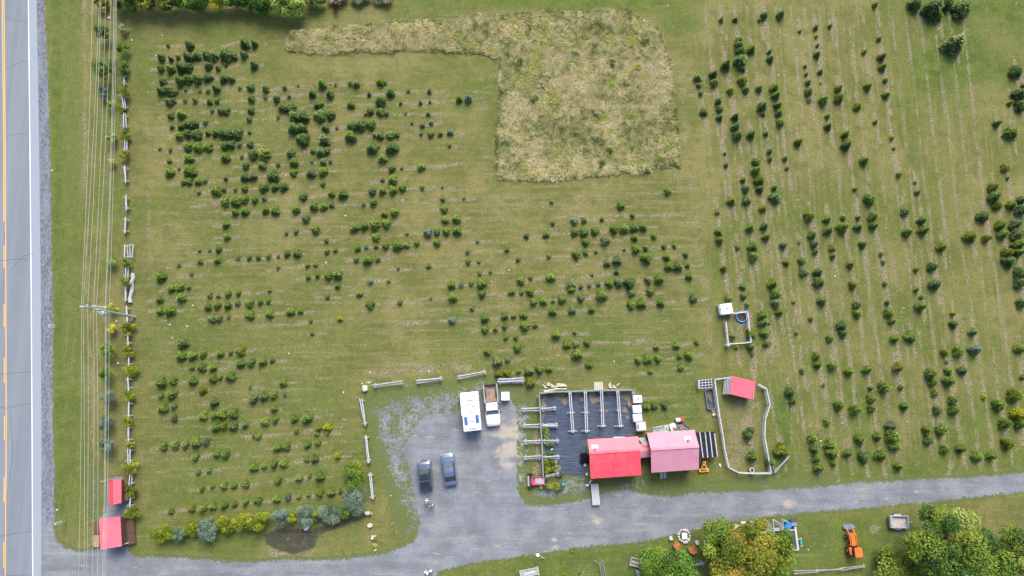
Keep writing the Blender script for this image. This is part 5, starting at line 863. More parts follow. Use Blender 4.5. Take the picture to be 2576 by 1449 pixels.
for i, (r_, a, ya, b, yb, nr) in enumerate([(2, 292, 1222, 440, 1208, 2), (2, 298, 1388, 456, 1378, 3), (3, 308, 92, 468, 85, 2), (3, 318, 252, 474, 248, 2)]):
    w_ = ["topmost", "second, three-rail", "third", "fourth"][i]
    rail_fence(w_+" panel right of the green fence, on the black cloth", G(2, r_, a, ya), G(2, r_, b, yb), nr, .24 if nr < 3 else .17, .085, HG, ext=.05)
rail_fence("lowest panel behind the yellow-green bushes, beside the pink cart", G(2, 3, 335, 440), G(2, 3, 472, 415), 2, .22, .07, HG, ext=.05)
rail_fence("lone slanting rail bench right of the animal pen", G(3, 3, 52, 395), G(3, 3, 188, 248), 2, .22, .09, None, "wood_weathered")
rail_fence("rails half hidden below the orange chairs, left of golden maple", G(2, 3, 1775, 1338), G(2, 3, 1912, 1308), 2, .2, .08, None)
t = thing("rail_fence", "long double rail fence at the bottom edge between the two maples", "fence", G(3, 3, 617, 1384)); o = xy(G(3, 3, 617, 1384))
for a, b in (((258, 1398), (500, 1392)), ((258, 1425), (505, 1408)), ((480, 1400), (760, 1372)), ((480, 1388), (740, 1385)), ((725, 1372), (975, 1342)), ((740, 1392), (975, 1355))): mb = MB(o); mb.log(G(3, 3, *a, .7), G(3, 3, *b, .75), .06); mb.build("rail", "wood_weathered", t)
for a in ((490, 1400), (745, 1380), (270, 1412), (960, 1348)): mb = MB(o); mb.log(G(3, 3, a[0], a[1]-18, .1), G(3, 3, a[0]+10, a[1]+18, 1.0), .05); mb.build("post", "wood_weathered", t)
t = thing("log_poles", "forked pale poles leaning together at bottom edge below the driveway", "poles", G(2, 3, 905, 1370)); o = xy(G(2, 3, 905, 1370))
for a, b, z0_, z1_ in (((828, 1288), (888, 1325), .9, .8), ((915, 1285), (886, 1325), .9, .8), ((880, 1318), (905, 1460), .85, .4), ((915, 1310), (945, 1460), .9, .4), ((895, 1330), (925, 1460), .3, .3)): mb = MB(o); mb.log(G(2, 3, *a, z0_), G(2, 3, *b, z1_), .06); mb.build("pole", "wood_green", t)
t = thing("log_poles", "three loose grey poles left of the dense green bottom tree", "poles", G(2, 3, 1260, 1420)); o = xy(G(2, 3, 1260, 1420))
for a, b in (((1246, 1378), (1270, 1460)), ((1262, 1395), (1285, 1440)), ((1268, 1392), (1296, 1425))): mb = MB(o); mb.log(G(2, 3, *a, .2), G(2, 3, *b, .2), .06); mb.build("pole", "wood_grey", t)
def board_fence(label, pts, h=1.15, boards=3, bw=.14, mat="wood_grey", post=.09, lean=0.0):
    W_ = [Vector((p.x, p.y, 0)) for p in pts]; o_ = sum(W_, Vector())/len(W_); t = thing("board_fence", label, "fence", o_)
    for a, b in zip(W_[:-1], W_[1:]):
        d = (b-a).normalized(); s_ = Vector((-d.y, d.x, 0)); mb = MB(o_)
        for k in range(boards): z_ = .25+(h-.3)*k/max(1, boards-1); mb.bar(a+Vector((0, 0, z_))+s_*.05*(1 if k % 2 else .6), b+Vector((0, 0, z_))+s_*.05*(1 if k % 2 else .6), .035, bw)
        mb.bar(a+Vector((0, 0, h+.03)), b+Vector((0, 0, h+.03)), .15, .04); mb.build("rails", mat, t)
    for a in W_: mb = MB(o_); mb.box((a.x, a.y, h*.55), (post, post, h*1.1)); mb.build("post", mat, t)
    return t
def Z5(x, y, z=0): return P(*S(2720, 1470, 3.533, x, y), z)
board_fence("grey board fence round the animal pen with the coral-roofed shelter", [Z5(562, 52), Z5(300, 88), Z5(328, 322), Z5(370, 612), Z5(410, 838), Z5(440, 1055), Z5(495, 1300), Z5(635, 1372), Z5(850, 1382), Z5(1075, 1378), Z5(1030, 1118), Z5(985, 872), Z5(995, 630), Z5(1060, 440), Z5(1012, 215), Z5(900, 150)])
def Z6(x, y, z=0): return P(*S(2820, 1180, 7.63, x, y), z)
board_fence("small grey board fence round the bare pen with the blue hoop", [Z6(230, 690), Z6(262, 1000), Z6(300, 1345), Z6(680, 1325), Z6(985, 1290), Z6(925, 880), Z6(905, 610), Z6(868, 385), Z6(500, 430), Z6(130, 458)], h=.95)
mb = MB(); mb.cyl((0, 0, 0), (0, 0, 1.1), .2, .2, 14); t = thing("fence_bucket", "white lidded pail on the lower left corner of the small pen", "bucket", Z6(296, 1345, .0)+Vector((0, -.12, 0))); mb.build("pail", "white_plastic", t); mb = MB(); mb.cyl((0, 0, 1.1), (0, 0, 1.13), .21, .21, 14); mb.build("lid", "concrete", t)
t = thing("play_pool", "bright blue round hoop pool in the corner of the small pen", "pool", Z6(752, 515)); mb = MB(); mb.ring((0, 0), .66, .78, 0, .28, 32); mb.build("rim", "blue_plastic", t, smooth=False); mb = MB(); mb.cyl((0, 0, .01), (0, 0, .04), .66, .66, 24); mb.build("floor", "brown_board", t); simple("blue_light", (.12, .50, .88), .35, .5); mb = MB(); mb.ring((0, 0), .69, .75, .28, .31, 32); mb.build("top_band", "blue_light", t)
# green fence round the ground cloth
o = xy(G(2, 2, 750, 1040)); t = thing("green_fence", "grey-green plank fence round the top and left of the black cloth", "fence", o)
pts = [Z1(600, 440), Z1(1010, 400), Z1(1400, 395), Z1(1780, 378), Z1(2180, 365), G(2, 2, 1040, 1028), G(2, 2, 1224, 1025)]
for a, b in zip(pts[:-1], pts[1:]): mb = MB(o); mb.bar(xy(a, 1.15), xy(b, 1.15), .22, .06); mb.bar(xy(a, .6), xy(b, .6), .04, .9); mb.build("panel", "wood_green", t)
pl_ = [Z1(595, 450), Z1(600, 640), Z1(622, 950), G(2, 2, 286, 1390), G(2, 3, 298, 100), G(2, 3, 302, 260), G(2, 3, 312, 440)]
for a, b in zip(pl_[:-1], pl_[1:]): mb = MB(o); mb.bar(xy(a, 1.15), xy(b, 1.15), .17, .06); mb.bar(xy(a, .6), xy(b, .6), .04, .9); mb.build("panel", "wood_green", t)
mb = MB(o); mb.bar(G(2, 2, 1215, 1025, 1.15), G(2, 2, 1225, 1075, 1.15), .34, .06); mb.build("panel", "wood_green", t)
for a in pts+pl_[1:]: mb = MB(o); mb.box((a.x, a.y, .6), (.11, .11, 1.2)); mb.build("post", "wood_green", t)
# --- the black woven ground cloth
cl = [Z1(640, 455), Z1(1200, 420), G(2, 2, 600, 1046), G(2, 2, 900, 1036), G(2, 2, 1205, 1030), G(2, 2, 1222, 1200), G(2, 2, 1232, 1449), G(2, 3, 1240, 60), G(2, 3, 760, 70), G(2, 3, 745, 436), G(2, 3, 512, 442), G(2, 3, 470, 350), G(2, 3, 330, 300), G(2, 3, 318, 0), G(2, 2, 300, 1390), G(2, 2, 292, 1200), G(2, 2, 285, 1100)]
cp = np.array([p[:2] for p in cl]); gx = np.arange(cp[:, 0].min(), cp[:, 0].max(), .1); gy = np.arange(cp[:, 1].min(), cp[:, 1].max(), .1); TX, TY = np.meshgrid(gx, gy); d = sdist(TX, TY, cp)
kp = d > 0; w_ = TX.shape[1]; ii, jj = np.nonzero(kp[:-1, :-1] & kp[1:, 1:] & kp[:-1, 1:] & kp[1:, :-1]); F = np.stack([ii*w_+jj, ii*w_+jj+1, (ii+1)*w_+jj+1, (ii+1)*w_+jj], 1)
ztop = P(*T(2, 2, 600, 1046)); db = np.zeros(TX.shape)
for (x_, y_, rr, am) in ((310, 1090, 60, 1.1), (320, 1180, 40, .9), (310, 1280, 40, .8), (480, 1080, 90, .8), (530, 1130, 50, 1), (650, 1065, 60, .9), (700, 1120, 40, .7), (800, 1070, 60, .9), (820, 1130, 45, 1.1), (860, 1120, 40, 1), (980, 1050, 60, .8), (1120, 1060, 60, 1.2), (1170, 1090, 55, 1.3), (1190, 1150, 40, 1.1), (1140, 1230, 35, .9), (1160, 1300, 28, .9), (950, 1240, 26, .8), (880, 1250, 30, .5), (1215, 1200, 22, 1.2), (1225, 1350, 18, 1.1), (1232, 1440, 16, 1), (665, 1230, 20, .5), (570, 1330, 16, .6), (350, 1335, 16, .6), (830, 1325, 14, .6), (1060, 1335, 14, .6), (1190, 1040, 40, 1.1)):
    q = G(2, 2, x_, y_); db = np.maximum(db, np.clip(1.25-np.hypot(TX-q.x, TY-q.y)/(rr*.0137), 0, 1)*am)
db = np.maximum(db, np.clip(1-d/.5, 0, 1)*.75*(TY > G(2, 2, 600, 1449).y))
n = NT("ground_cloth"); a_ = n.n("ShaderNodeAttribute", _attribute_name='debris'); st2 = n.noise(1, n.pos(.5, 7, 1, R(-2)), 5, .75); f = n.noise(4, n.pos(), 5, .75); bigc = n.noise(.5, n.pos(), 3)
c = n.mix(n.rng(st2, .4, .72), (.038, .054, .088), (.135, .165, .215)); c = n.mix(n.rng(bigc, .35, .7, 0, .45), c, (.060, .082, .125)); fs = n.math('ADD', a_.outputs['Fac'], n.math('MULTIPLY', n.math('SUBTRACT', f, .5), 2.2)); c = n.mix(n.rng(fs, .42, .72), c, n.mix(f, (.13, .09, .06), (.34, .26, .18)))
n.bump(st2, .02, .4); n.done(c, .7, .3)
me = np_mesh("ground_cloth", np.stack([TX.ravel(), TY.ravel(), (.03+.025*fbm(TX*1.2, TY*5, 2, 3)).ravel()], 1), F, [n.m]); a_ = me.attributes.new('debris', 'FLOAT', 'POINT'); a_.data.foreach_set('value', db.ravel().astype(np.float32))
tag(link("ground_cloth", me), "black woven ground cloth with leaf litter spread left of the red shop", "ground cloth")
# --- double-rail racks
def rack(label, A_, B_, bars, foot=None):
    A_ = xy(A_); B_ = xy(B_); o_ = (A_+B_)/2; t = thing("display_rack", label, "rack", o_, 0, "double-rail tree racks on the black cloth"); d = (B_-A_).normalized(); s_ = Vector((-d.y, d.x, 0))
    for sg in (-1, 1): mb = MB(o_); mb.bar(A_+s_*.13*sg+Vector((0, 0, 1.35)), B_+s_*.13*sg+Vector((0, 0, 1.35)), .11, .07); mb.build("rail", "wood_grey", t)
    for u, wd in bars:
        c_ = A_.lerp(B_, u); mb = MB(o_); mb.box((c_.x, c_.y, .66), (.11, .11, 1.28)); mb.bar(c_-s_*wd+Vector((0, 0, .14)), c_+s_*wd+Vector((0, 0, .14)), .15, .09); mb.bar(c_-s_*wd*.8+Vector((0, 0, .2)), c_+Vector((0, 0, .95)), .07, .07); mb.bar(c_+s_*wd*.8+Vector((0, 0, .2)), c_+Vector((0, 0, .95)), .07, .07); mb.build("post", "wood_grey", t)
def G2(x, y): return G(2, 2, x, y, 1.35)
rack("leftmost slanting double-rail rack on the black cloth", G2(583, 1048), G(2, 3, 614, 8, 1.35), ((.03, .3), (.51, .55), (.97, .6)))
rack("second from left double-rail rack on the black cloth", G2(738, 1040), G(2, 3, 752, 5, 1.35), ((.03, .3), (.52, .55), (.97, .6)))
rack("third from left, shorter double-rail rack on the black cloth", G2(901, 1036), G2(915, 1400), ((.03, .3), (.55, .35), (.98, .62)))
rack("rightmost double-rail rack on the black cloth, near the tanks", G2(1063, 1034), G2(1092, 1400), ((.03, .3), (.55, .3), (.98, .62)))
# bushes in the beds along the left edge of the cloth
for k, (c_, r_, x, y, rr, m_, ry, h, lab) in enumerate([(2, 2, 335, 1432, 36, 'leaf_lime', .9, 1.0, "bright green bush topmost on the cloth's left edge"), (2, 3, 338, 35, 36, 'leaf_lime', 1.2, 1.0, "bright green bush just above the third rail panel"), (2, 3, 352, 70, 30, 'leaf_lime', .7, .8, "bright green bush touching the third rail panel"), (2, 3, 378, 122, 46, 'leaf_lime', .55, .8, "fresh green seedling bed below the third rail panel"),
        (2, 3, 385, 218, 58, 'leaf_green', .3, .6, "dark green row of potted seedlings above the fourth panel"), (2, 3, 338, 300, 30, 'leaf_cedar', 1, 1.2, "yellow-green bush just below the fourth rail panel"), (2, 3, 372, 308, 30, 'leaf_ash', 1, 1.2, "yellow-green bush second below the fourth rail panel"), (2, 3, 408, 305, 26, 'leaf_green', 1, 1.1, "green bush beside the terracotta pot"), (2, 3, 335, 350, 28, 'leaf_ash', 1, 1.1, "green-yellow bush against the green fence's lower end"),
        (2, 3, 362, 378, 34, 'leaf_cedar', 1, 1.1, "round golden bush in the middle of the lower bed"), (2, 3, 415, 378, 34, 'leaf_cedar', .9, 1.1, "golden bush right of the lower bed's middle"), (2, 3, 350, 412, 30, 'leaf_cedar', .9, 1.1, "golden bush above the lowest slanting rails"), (2, 3, 460, 362, 32, 'leaf_sage', 1, .9, "dull grey-green bush at the right of the lower bed"), (2, 3, 490, 425, 27, 'leaf_willow', 1, .8, "pale spiky plant at the lower corner of the black cloth"),
        (2, 3, 340, 468, 20, 'leaf_ash', 1, .8, "small green bush behind the pink cart"), (2, 3, 298, 552, 24, 'leaf_lime', .9, .7, "small lime bush at the left end of the cart-side hedge"), (2, 3, 350, 548, 34, 'leaf_ash', .9, 1, "green bush second in the cart-side hedge"), (2, 3, 405, 540, 42, 'leaf_cedar', 1, 1.2, "largest golden bush of the cart-side hedge"), (2, 3, 455, 545, 38, 'leaf_cedar', 1, 1.2, "golden bush at the right of the cart-side hedge"), (2, 3, 492, 565, 24, 'leaf_green', 1, .8, "small green plant ending the cart-side hedge"),
        (2, 2, 505, 1045, 30, 'leaf_green', 1.2, 1.1, "leafy weed growing through the top of the green fence")]):
    X, Y = T(c_, r_, x, y); bush("bed_shrub", lab, "shrub", X, Y, rr/4*1.08, m_, h, 1500+k, "shrubs in the beds beside the black cloth", ry=ry, nleaf=700, ls=.06, nlobe=8, trunk=True)

for k, (c_, r_, x, y, rr, m_) in enumerate([(2, 0, 1140, 825, 50, 'leaf_sage'), (2, 0, 868, 1150, 42, 'leaf_willow'), (2, 0, 838, 1375, 42, 'leaf_willow'), (2, 0, 645, 520, 38, 'leaf_willow'), (2, 0, 835, 435, 36, 'leaf_sage'), (2, 0, 295, 850, 40, 'leaf_willow'), (2, 0, 360, 755, 40, 'leaf_sage'), (2, 0, 1270, 670, 36, 'leaf_cedar'), (2, 0, 1020, 630, 44, 'leaf_ash'), (2, 0, 1340, 420, 48, 'leaf_ash'), (2, 1, 985, 55, 40, 'leaf_ash'), (2, 1, 1355, 250, 44, 'leaf_sage'), (2, 1, 900, 205, 44, 'leaf_ash'), (2, 0, 880, 250, 70, 'leaf_ash'), (2, 0, 60, 610, 70, 'leaf_ash'), (2, 0, 230, 1000, 46, 'leaf_ash')]):
    X, Y = T(c_, r_, x, y)
    which_ = {14: ' at its left edge', 15: ' near its left edge', 11: ' close to the corner', 10: ' mid bottom', 12: ' below', 8: ' by itself'}; col_ = {'leaf_sage': 'whitish flowering', 'leaf_willow': 'pale grey-green', 'leaf_cedar': 'yellow', 'leaf_ash': 'leafy green'}[m_]; h_ = 'left' if X < 1330 else 'centre' if X < 1480 else 'right'; v_ = 'top' if Y < 110 else 'upper' if Y < 200 else 'middle' if Y < 300 else 'lower' if Y < 360 else 'bottom'
    bush("meadow_weed", "%s weed, %s %s part of tall meadow%s" % (col_, v_, h_, {13: ', widest', 9: ', by its curved edge', 10: ', small and bright', 12: ', along the edge', 14: ', yellowish', 15: ', lower'}.get(k, '')), "weed", X, Y, rr/4, 'leaf_sage' if m_ == 'leaf_willow' else m_, .8, 1700+k, "weed clumps in the tall meadow", nleaf=420, ls=.07, trunk=True, z0=.2, bias=(.3 if m_ != 'leaf_ash' else .1))
# ================================================================== VEHICLES
def wheel(parent, x, y, r, w_, rimmat="silver_trim"):
    mb = MB(); mb.cyl((x-w_/2, y, r), (x+w_/2, y, r), r, r, 20); wh = mb.build("wheel", "dark_rubber", parent)
    mb = MB(); sg = 1 if x > 0 else -1; mb.cyl((x+sg*(w_/2-.01), y, r), (x+sg*(w_/2+.012), y, r), r*.62, r*.55, 16); mb.build("rim", rimmat, wh)
def loft(st, n_top=5):
    """st: list of (y, halfwidth, z_low, z_belt, z_top)"""
    mb = MB(); rings = []
    for (y, hw, zl, zb, zt) in st:
        prof = [(-hw*.93, zl), (-hw, zl+(zb-zl)*.35), (-hw, zb-.05), (-hw*.96, zb+.02), (-hw*.80, zt-.02), (-hw*.4, zt+.015), (0, zt+.02), (hw*.4, zt+.015), (hw*.80, zt-.02), (hw*.96, zb+.02), (hw, zb-.05), (hw, zl+(zb-zl)*.35), (hw*.93, zl)]
        rings.append([(x, y, z) for x, z in prof])
    k = len(rings[0]); vs = [v for r_ in rings for v in r_]; fs = [(i*k+j, i*k+(j+1) % k, (i+1)*k+(j+1) % k, (i+1)*k+j) for i in range(len(rings)-1) for j in range(k)]
    fs += [tuple(range(k)), tuple(range((len(rings)-1)*k, len(rings)*k))[::-1]]; mb.add(vs, fs); return mb
def quad_panel(name, pts, mat, parent, t=.02, up=(0, 0, .012)):
    mb = MB(); u = Vector(up); p_ = [Vector(q)+u for q in pts]; c_ = (p_[1]-p_[0]).cross(p_[3]-p_[0]).normalized(); mb.quadbox([q-c_*t for q in p_], p_); return mb.build(name, mat, parent)
def car(name, label, loc, rz, Lc, Wc, Hc, paint, kind):
    t = thing(name, label, "car", loc, rz); h = Lc/2; w_ = Wc/2; suv = kind == 'suv'
    hood = .98 if suv else .88; belt = .95 if suv else .85; ck = 1.0
    hy0 = h*.40 if suv else h*.42; ry = -h*.93 if suv else -h*.62
    st = [(h, w_*.55, .32, .52, .60), (h*.975, w_*.80, .28, .56, .68), (h*.90, w_*.93, .25, .62, hood*.86), (h*.75, w_*.985, .22, belt*.86, hood*.95), (hy0, w_, .22, belt*.95, hood*1.03), (0, w_*.99, .22, belt, hood*1.04), (-h*.5, w_, .22, belt*1.02, hood*1.05)]
    st += [(-h*.8, w_*.98, .24, belt*1.02, hood*1.06), (-h*.94, w_*.92, .30, belt*.95, hood*(1.04 if suv else 1.0)), (-h, w_*.76, .38, belt*.75, hood*.8)]
    loft(st).build("body", paint, t, smooth=False)
    # cabin
    ay, by_ = hy0-.02, (-h*.93 if suv else -h*.74); cy0 = hy0-(h*.34 if not suv else h*.28); cy1 = by_+(h*.16 if suv else h*.34); wb, wt = w_*.90, w_*.68; z0_, z1_ = hood*1.03, Hc
    fbl, fbr, rbl, rbr = (-wb*.92, ay, z0_), (wb*.92, ay, z0_), (-wb*.90, by_, z0_), (wb*.90, by_, z0_); ftl, ftr, rtl, rtr = (-wt, cy0, z1_-.03), (wt, cy0, z1_-.03), (-wt, cy1, z1_-.02), (wt, cy1, z1_-.02)
    mb = MB(); mb.quadbox([fbl, fbr, rbr, rbl], [ftl, ftr, rtr, rtl]); mb.build("cabin", "black_metal", t)
    roofm = paint if not suv else "dark_glass"
    mb = MB(); n_ = 7; g = []
    for i in range(n_):
        u = i/(n_-1); y = cy0+(cy1-cy0)*u+(.04 if i == 0 else -.04 if i == n_-1 else 0); zc_ = z1_+.05*math.sin(math.pi*u)
        for k in range(5): v = k/4; x = wt*(2*v-1)*1.02; g.append((x, y, zc_+.035*(1-(2*v-1)**2)))
    mb.add(g, [(i*5+k, i*5+k+1, (i+1)*5+k+1, (i+1)*5+k) for i in range(n_-1) for k in range(4)]); rf_ = mb.build("roof", roofm if suv else paint, t)
    if suv:
        for sg in (-1, 1): mb = MB(); mb.bar((sg*wt*1.03, cy0-.1, z1_+.06), (sg*wt*1.03, cy1+.1, z1_+.06), .05, .05); mb.build("roof_rail", paint, t)
        mb = MB(); mb.bar((-wt, (cy0+cy1)/2, z1_+.10), (wt, (cy0+cy1)/2, z1_+.10), .09, .03); mb.build("cross_bar", paint, t)
    def lerp(a, b, u): return tuple(a[i]+(b[i]-a[i])*u for i in range(3))
    quad_panel("windshield", [lerp(fbl, fbr, .05), lerp(fbl, fbr, .95), lerp(ftl, ftr, .97), lerp(ftl, ftr, .03)], "pale_glass", t)
    quad_panel("rear_window", [lerp(rbr, rbl, .06), lerp(rbr, rbl, .94), lerp(rtr, rtl, .96), lerp(rtr, rtl, .04)], "dark_glass", t)
    for a, b, c_, d in ((fbl, rbl, rtl, ftl), (rbr, fbr, ftr, rtr)):
        quad_panel("side_window", [lerp(a, b, .06), lerp(a, b, .94), lerp(d, c_, .96) if False else lerp(c_, d, .06), lerp(c_, d, .94)], "dark_glass", t, up=(0, 0, .01))
    mb = MB(); mb.bar((-wb*.86, ay+.05, z0_-.005), (wb*.86, ay+.05, z0_-.005), .09, .02); mb.build("cowl", "black_metal", t)
    for sg in (-1, 1):
        mb = MB(); mb.box((sg*w_*.68, h*.93, .66), (.42, .22, .10), sg*-.35); mb.build("headlight", "silver_trim", t)
        mb = MB(); mb.box((sg*w_*.72, -h*.965, .80), (.32, .10, .14), sg*.2); mb.build("tail_light", "cloth_red", t)
        mb = MB(); mb.box((sg*(w_+.09), hy0-.32, .98), (.20, .11, .13), 0, .8); mb.build("mirror", paint, t)
        for yy in (h*.60, -h*.60): wheel(t, sg*(w_-.13), yy, .34 if not suv else .37, .24)
    return t
def two(c, r, x0, y0, x1, y1, z=.9): a, b = G(c, r, x0, y0, z), G(c, r, x1, y1, z); d = a-b; return xy((a+b)/2), math.atan2(-d.x, d.y), d.length
def S6(x, y, z=0): return P(*S(1620, 1760, 5.368, x, y), z)
a, b = S6(258, 285, .9), S6(316, 925, .9); car("parked_suv", "dark suv with black glass roof and silver bonnet, left one of the two dark cars", xy((a+b)/2), math.atan2(-(a-b).x, (a-b).y), (a-b).length, 1.88, 1.66, "paint_charcoal", 'suv')
a, b = S6(745, 125, .8), S6(845, 818, .8); car("parked_sedan", "slate blue sedan on gravel, right one of the two dark cars", xy((a+b)/2), math.atan2(-(a-b).x, (a-b).y), (a-b).length, 1.84, 1.45, "paint_navy", 'sedan')
# --- white pickup
def S5(x, y, z=0): return P(*S(1780, 1440, 5.173, x, y), z)
a, b = S5(848, 1228, .9), S5(772, 372, .9); d = a-b; Lp = d.length; t = thing("pickup_truck", "white pickup truck with an open rusty bed, right of the motorhome", "pickup truck", xy((a+b)/2), math.atan2(-d.x, d.y)); h = Lp/2; w_ = .98
loft([(h, w_*.62, .42, .66, .80), (h*.97, w_*.86, .38, .72, .98), (h*.88, w_*.97, .34, .86, 1.12), (h*.62, w_, .34, .98, 1.18), (h*.44, w_, .34, 1.0, 1.20), (h*.2, w_*.98, .34, 1.0, 1.12), (h*-.06, w_*.98, .34, 1.0, 1.10)]).build("body", "paint_white", t)
z0_, z1_ = 1.12, 1.86; ay, by_, cy0, cy1 = h*.44, h*-.13, h*.24, h*-.10; wb, wt = .92, .76
mb = MB(); mb.quadbox([(-wb, ay, z0_), (wb, ay, z0_), (wb, by_, z0_), (-wb, by_, z0_)], [(-wt, cy0, z1_), (wt, cy0, z1_), (wt, cy1, z1_), (-wt, cy1, z1_)]); mb.build("cab", "paint_white", t)
mb = MB(); mb.prism(rounded(wt*2.04, cy0-cy1+.06, .14, cx=0, cy=(cy0+cy1)/2), z1_-.02, z1_+.04); mb.build("roof", "paint_white", t, .02)
quad_panel("windshield", [(-wb*.90, ay-.03, z0_+.05), (wb*.90, ay-.03, z0_+.05), (wt*.93, cy0+.04, z1_-.03), (-wt*.93, cy0+.04, z1_-.03)], "pale_glass", t, up=(0, .02, .02))
quad_panel("rear_window", [(wb*.8, by_, z0_+.2), (-wb*.8, by_, z0_+.2), (-wt*.8, cy1, z1_-.12), (wt*.8, cy1, z1_-.12)], "dark_glass", t, up=(0, -.02, .0))
for sg in (-1, 1):
    for y0_, y1_ in ((h*.26, h*.09), (h*.07, h*-.09)): quad_panel("side_window", [(sg*wb*.99, y0_, z0_+.10), (sg*wb*.99, y1_, z0_+.10), (sg*wt*1.03, y1_, z1_-.10), (sg*wt*1.03, y0_-.12, z1_-.10)], "dark_glass", t, up=(sg*.03, 0, .01))
    mb = MB(); mb.bar((sg*.90, h*-.13, .82), (sg*.90, h*-.985, .82), .13, .66); mb.build("bed_side", "paint_white", t, .02)
    mb = MB(); mb.bar((sg*.90, h*-.15, 1.16), (sg*.90, h*-.98, 1.16), .15, .03); mb.build("bed_rail", "silver_trim", t)
    mb = MB(); mb.box((sg*1.14, h*.36, 1.25), (.24, .14, .22)); mb.build("mirror", "black_metal", t); mb = MB(); mb.box((sg*.72, h*.955, .86), (.36, .14, .16), sg*-.25); mb.build("headlight", "silver_trim", t); mb = MB(); mb.box((sg*.90, h*-.99, .9), (.12, .05, .3)); mb.build("tail_light", "cloth_red", t)
    for yy in (h*.63, -h*.56): wheel(t, sg*.84, yy, .41, .28)
mb = MB(); mb.bar((-.9, h*-.975, .85), (.9, h*-.975, .85), .06, .6); mb.build("tailgate", "black_metal", t)
n = NT("bed_liner"); f = n.noise(3, n.pos(1.5, 1, 1), 5, .7); g = n.noise(1.2, n.pos(), 3); c = n.mix(n.rng(f, .25, .75), (.24, .17, .11), (.40, .31, .23)); c = n.mix(n.rng(g, .5, .7, 0, .6), c, (.09, .06, .05)); M["bed_liner"] = n.done(c, .85)
mb = MB(); mb.box((0, h*-.555, .60), (1.66, h*.83, .06)); mb.build("bed_floor", "bed_liner", t)
mb = MB(); mb.bar((-.84, h*-.14, .95), (.84, h*-.14, .95), .05, .5); mb.build("bed_headboard", "black_metal", t); mb = MB(); mb.box((0, h*.985, .55), (1.75, .16, .2)); mb.build("bumper", "silver_trim", t)
for sg in (-1, 1): mb = MB(); mb.box((sg*.74, h*-.56, .74), (.2, 1.0, .26)); mb.build("wheel_arch", "black_metal", t, .03)
# --- motorhome / trailer
a, b = S5(418, 1325, 2.6), S5(350, 535, 2.6); d = a-b; Lp = d.length; h = Lp/2; w_ = 1.17
t = thing("travel_trailer", "white travel trailer with roof vents and two blue solar panels, beside the pickup", "trailer", xy((a+b)/2), math.atan2(-d.x, d.y))
mb = MB(); mb.prism(rounded(w_*2, Lp, .12), .55, 2.62); mb.build("body", "white_paint", t, .04)
mb = MB(); mb.box((0, 0, .45), (w_*1.5, Lp*.95, .2)); mb.build("chassis", "black_metal", t)
mb = MB(); mb.box((w_+.0, -h*.38, 1.7), (.26, h*1.15, 1.6)); mb.build("slide_out", "white_paint", t, .02)
for i, (x0_, y0_, sx, sy, zz, m_) in enumerate([(-.05, h*.42, .66, .52, .10, "white_paint"), (-.08, -h*.03, .48, .48, .10, "white_paint"), (-.22, -h*.64, .42, .40, .12, "white_paint"), (-.45, -h*.86, .45, .30, .10, "white_paint"), (-.4, -h*.33, .36, .32, .16, "white_paint")]):
    mb = MB(); mb.box((x0_, y0_, 2.62+zz/2+.01), (sx, sy, zz), 0, .9); vv = mb.build("roof_vent", m_, t, .015); mb = MB(); mb.box((x0_, y0_, 2.63), (sx+.10, sy+.10, .02)); mb.build("vent_flange", "silver_trim", vv)
mb = MB(); mb.cyl((-.62, -h*.06, 2.62), (-.62, -h*.06, 2.72), .08, .07, 12); mb.build("pipe_vent", "silver_trim", t)
for sg, yy in ((-1, h*.42), (1, h*.47)): mb = MB(); mb.box((sg*.76, yy, 2.675), (.42, 1.05, .04)); sp_ = mb.build("solar_panel", "solar", t); mb = MB(); [mb.box((sg*.76, yy-.45+.18*k, 2.70), (.42, .015, .006)) for k in range(6)]; [mb.box((sg*.76+.105*k, yy, 2.70), (.012, 1.05, .006)) for k in (-1, 0, 1)]; mb.build("cell_lines", "pale_asphalt", sp_)
for pts in (((.32, -h*.78), (.32, -h*.35)), ((.30, -h*.35), (.06, -h*.35)), ((.32, -h*.58), (.04, -h*.58))): mb = MB(); mb.bar((*pts[0], 2.68), (*pts[1], 2.68), .035, .05); mb.build("roof_rack_bar", "black_metal", t)
mb = MB(); mb.box((.0, h*.90, 2.635), (1.1, .26, .03)); mb.build("front_window", "galvanised", t); mb = MB(); mb.bar((-w_*.98, h*.75, 2.64), (w_*.98, h*.75, 2.64), .05, .03); mb.build("roof_seam", "galvanised", t)
mb = MB(); mb.bar((-.3, -h-.05, 2.2), (.3, -h-.05, 2.2), .1, .1); mb.bar((-.3, -h-.22, 2.2), (.3, -h-.22, 2.2), .04, .04); mb.bar((-.3, -h-.02, 2.2), (-.3, -h-.22, 2.2), .04, .04); mb.bar((.3, -h-.02, 2.2), (.3, -h-.22, 2.2), .04, .04); mb.build("rear_ladder", "black_metal", t)
for yy in (-.45, .45):
    for sg in (-1, 1): wheel(t, sg*1.02, yy, .34, .22)
mb = MB(); mb.bar((-.6, h-.1, .45), (0, h+.9, .45), .1); mb.bar((.6, h-.1, .45), (0, h+.9, .45), .1); mb.bar((-.6, h+.02, .42), (.6, h+.02, .42), .08)
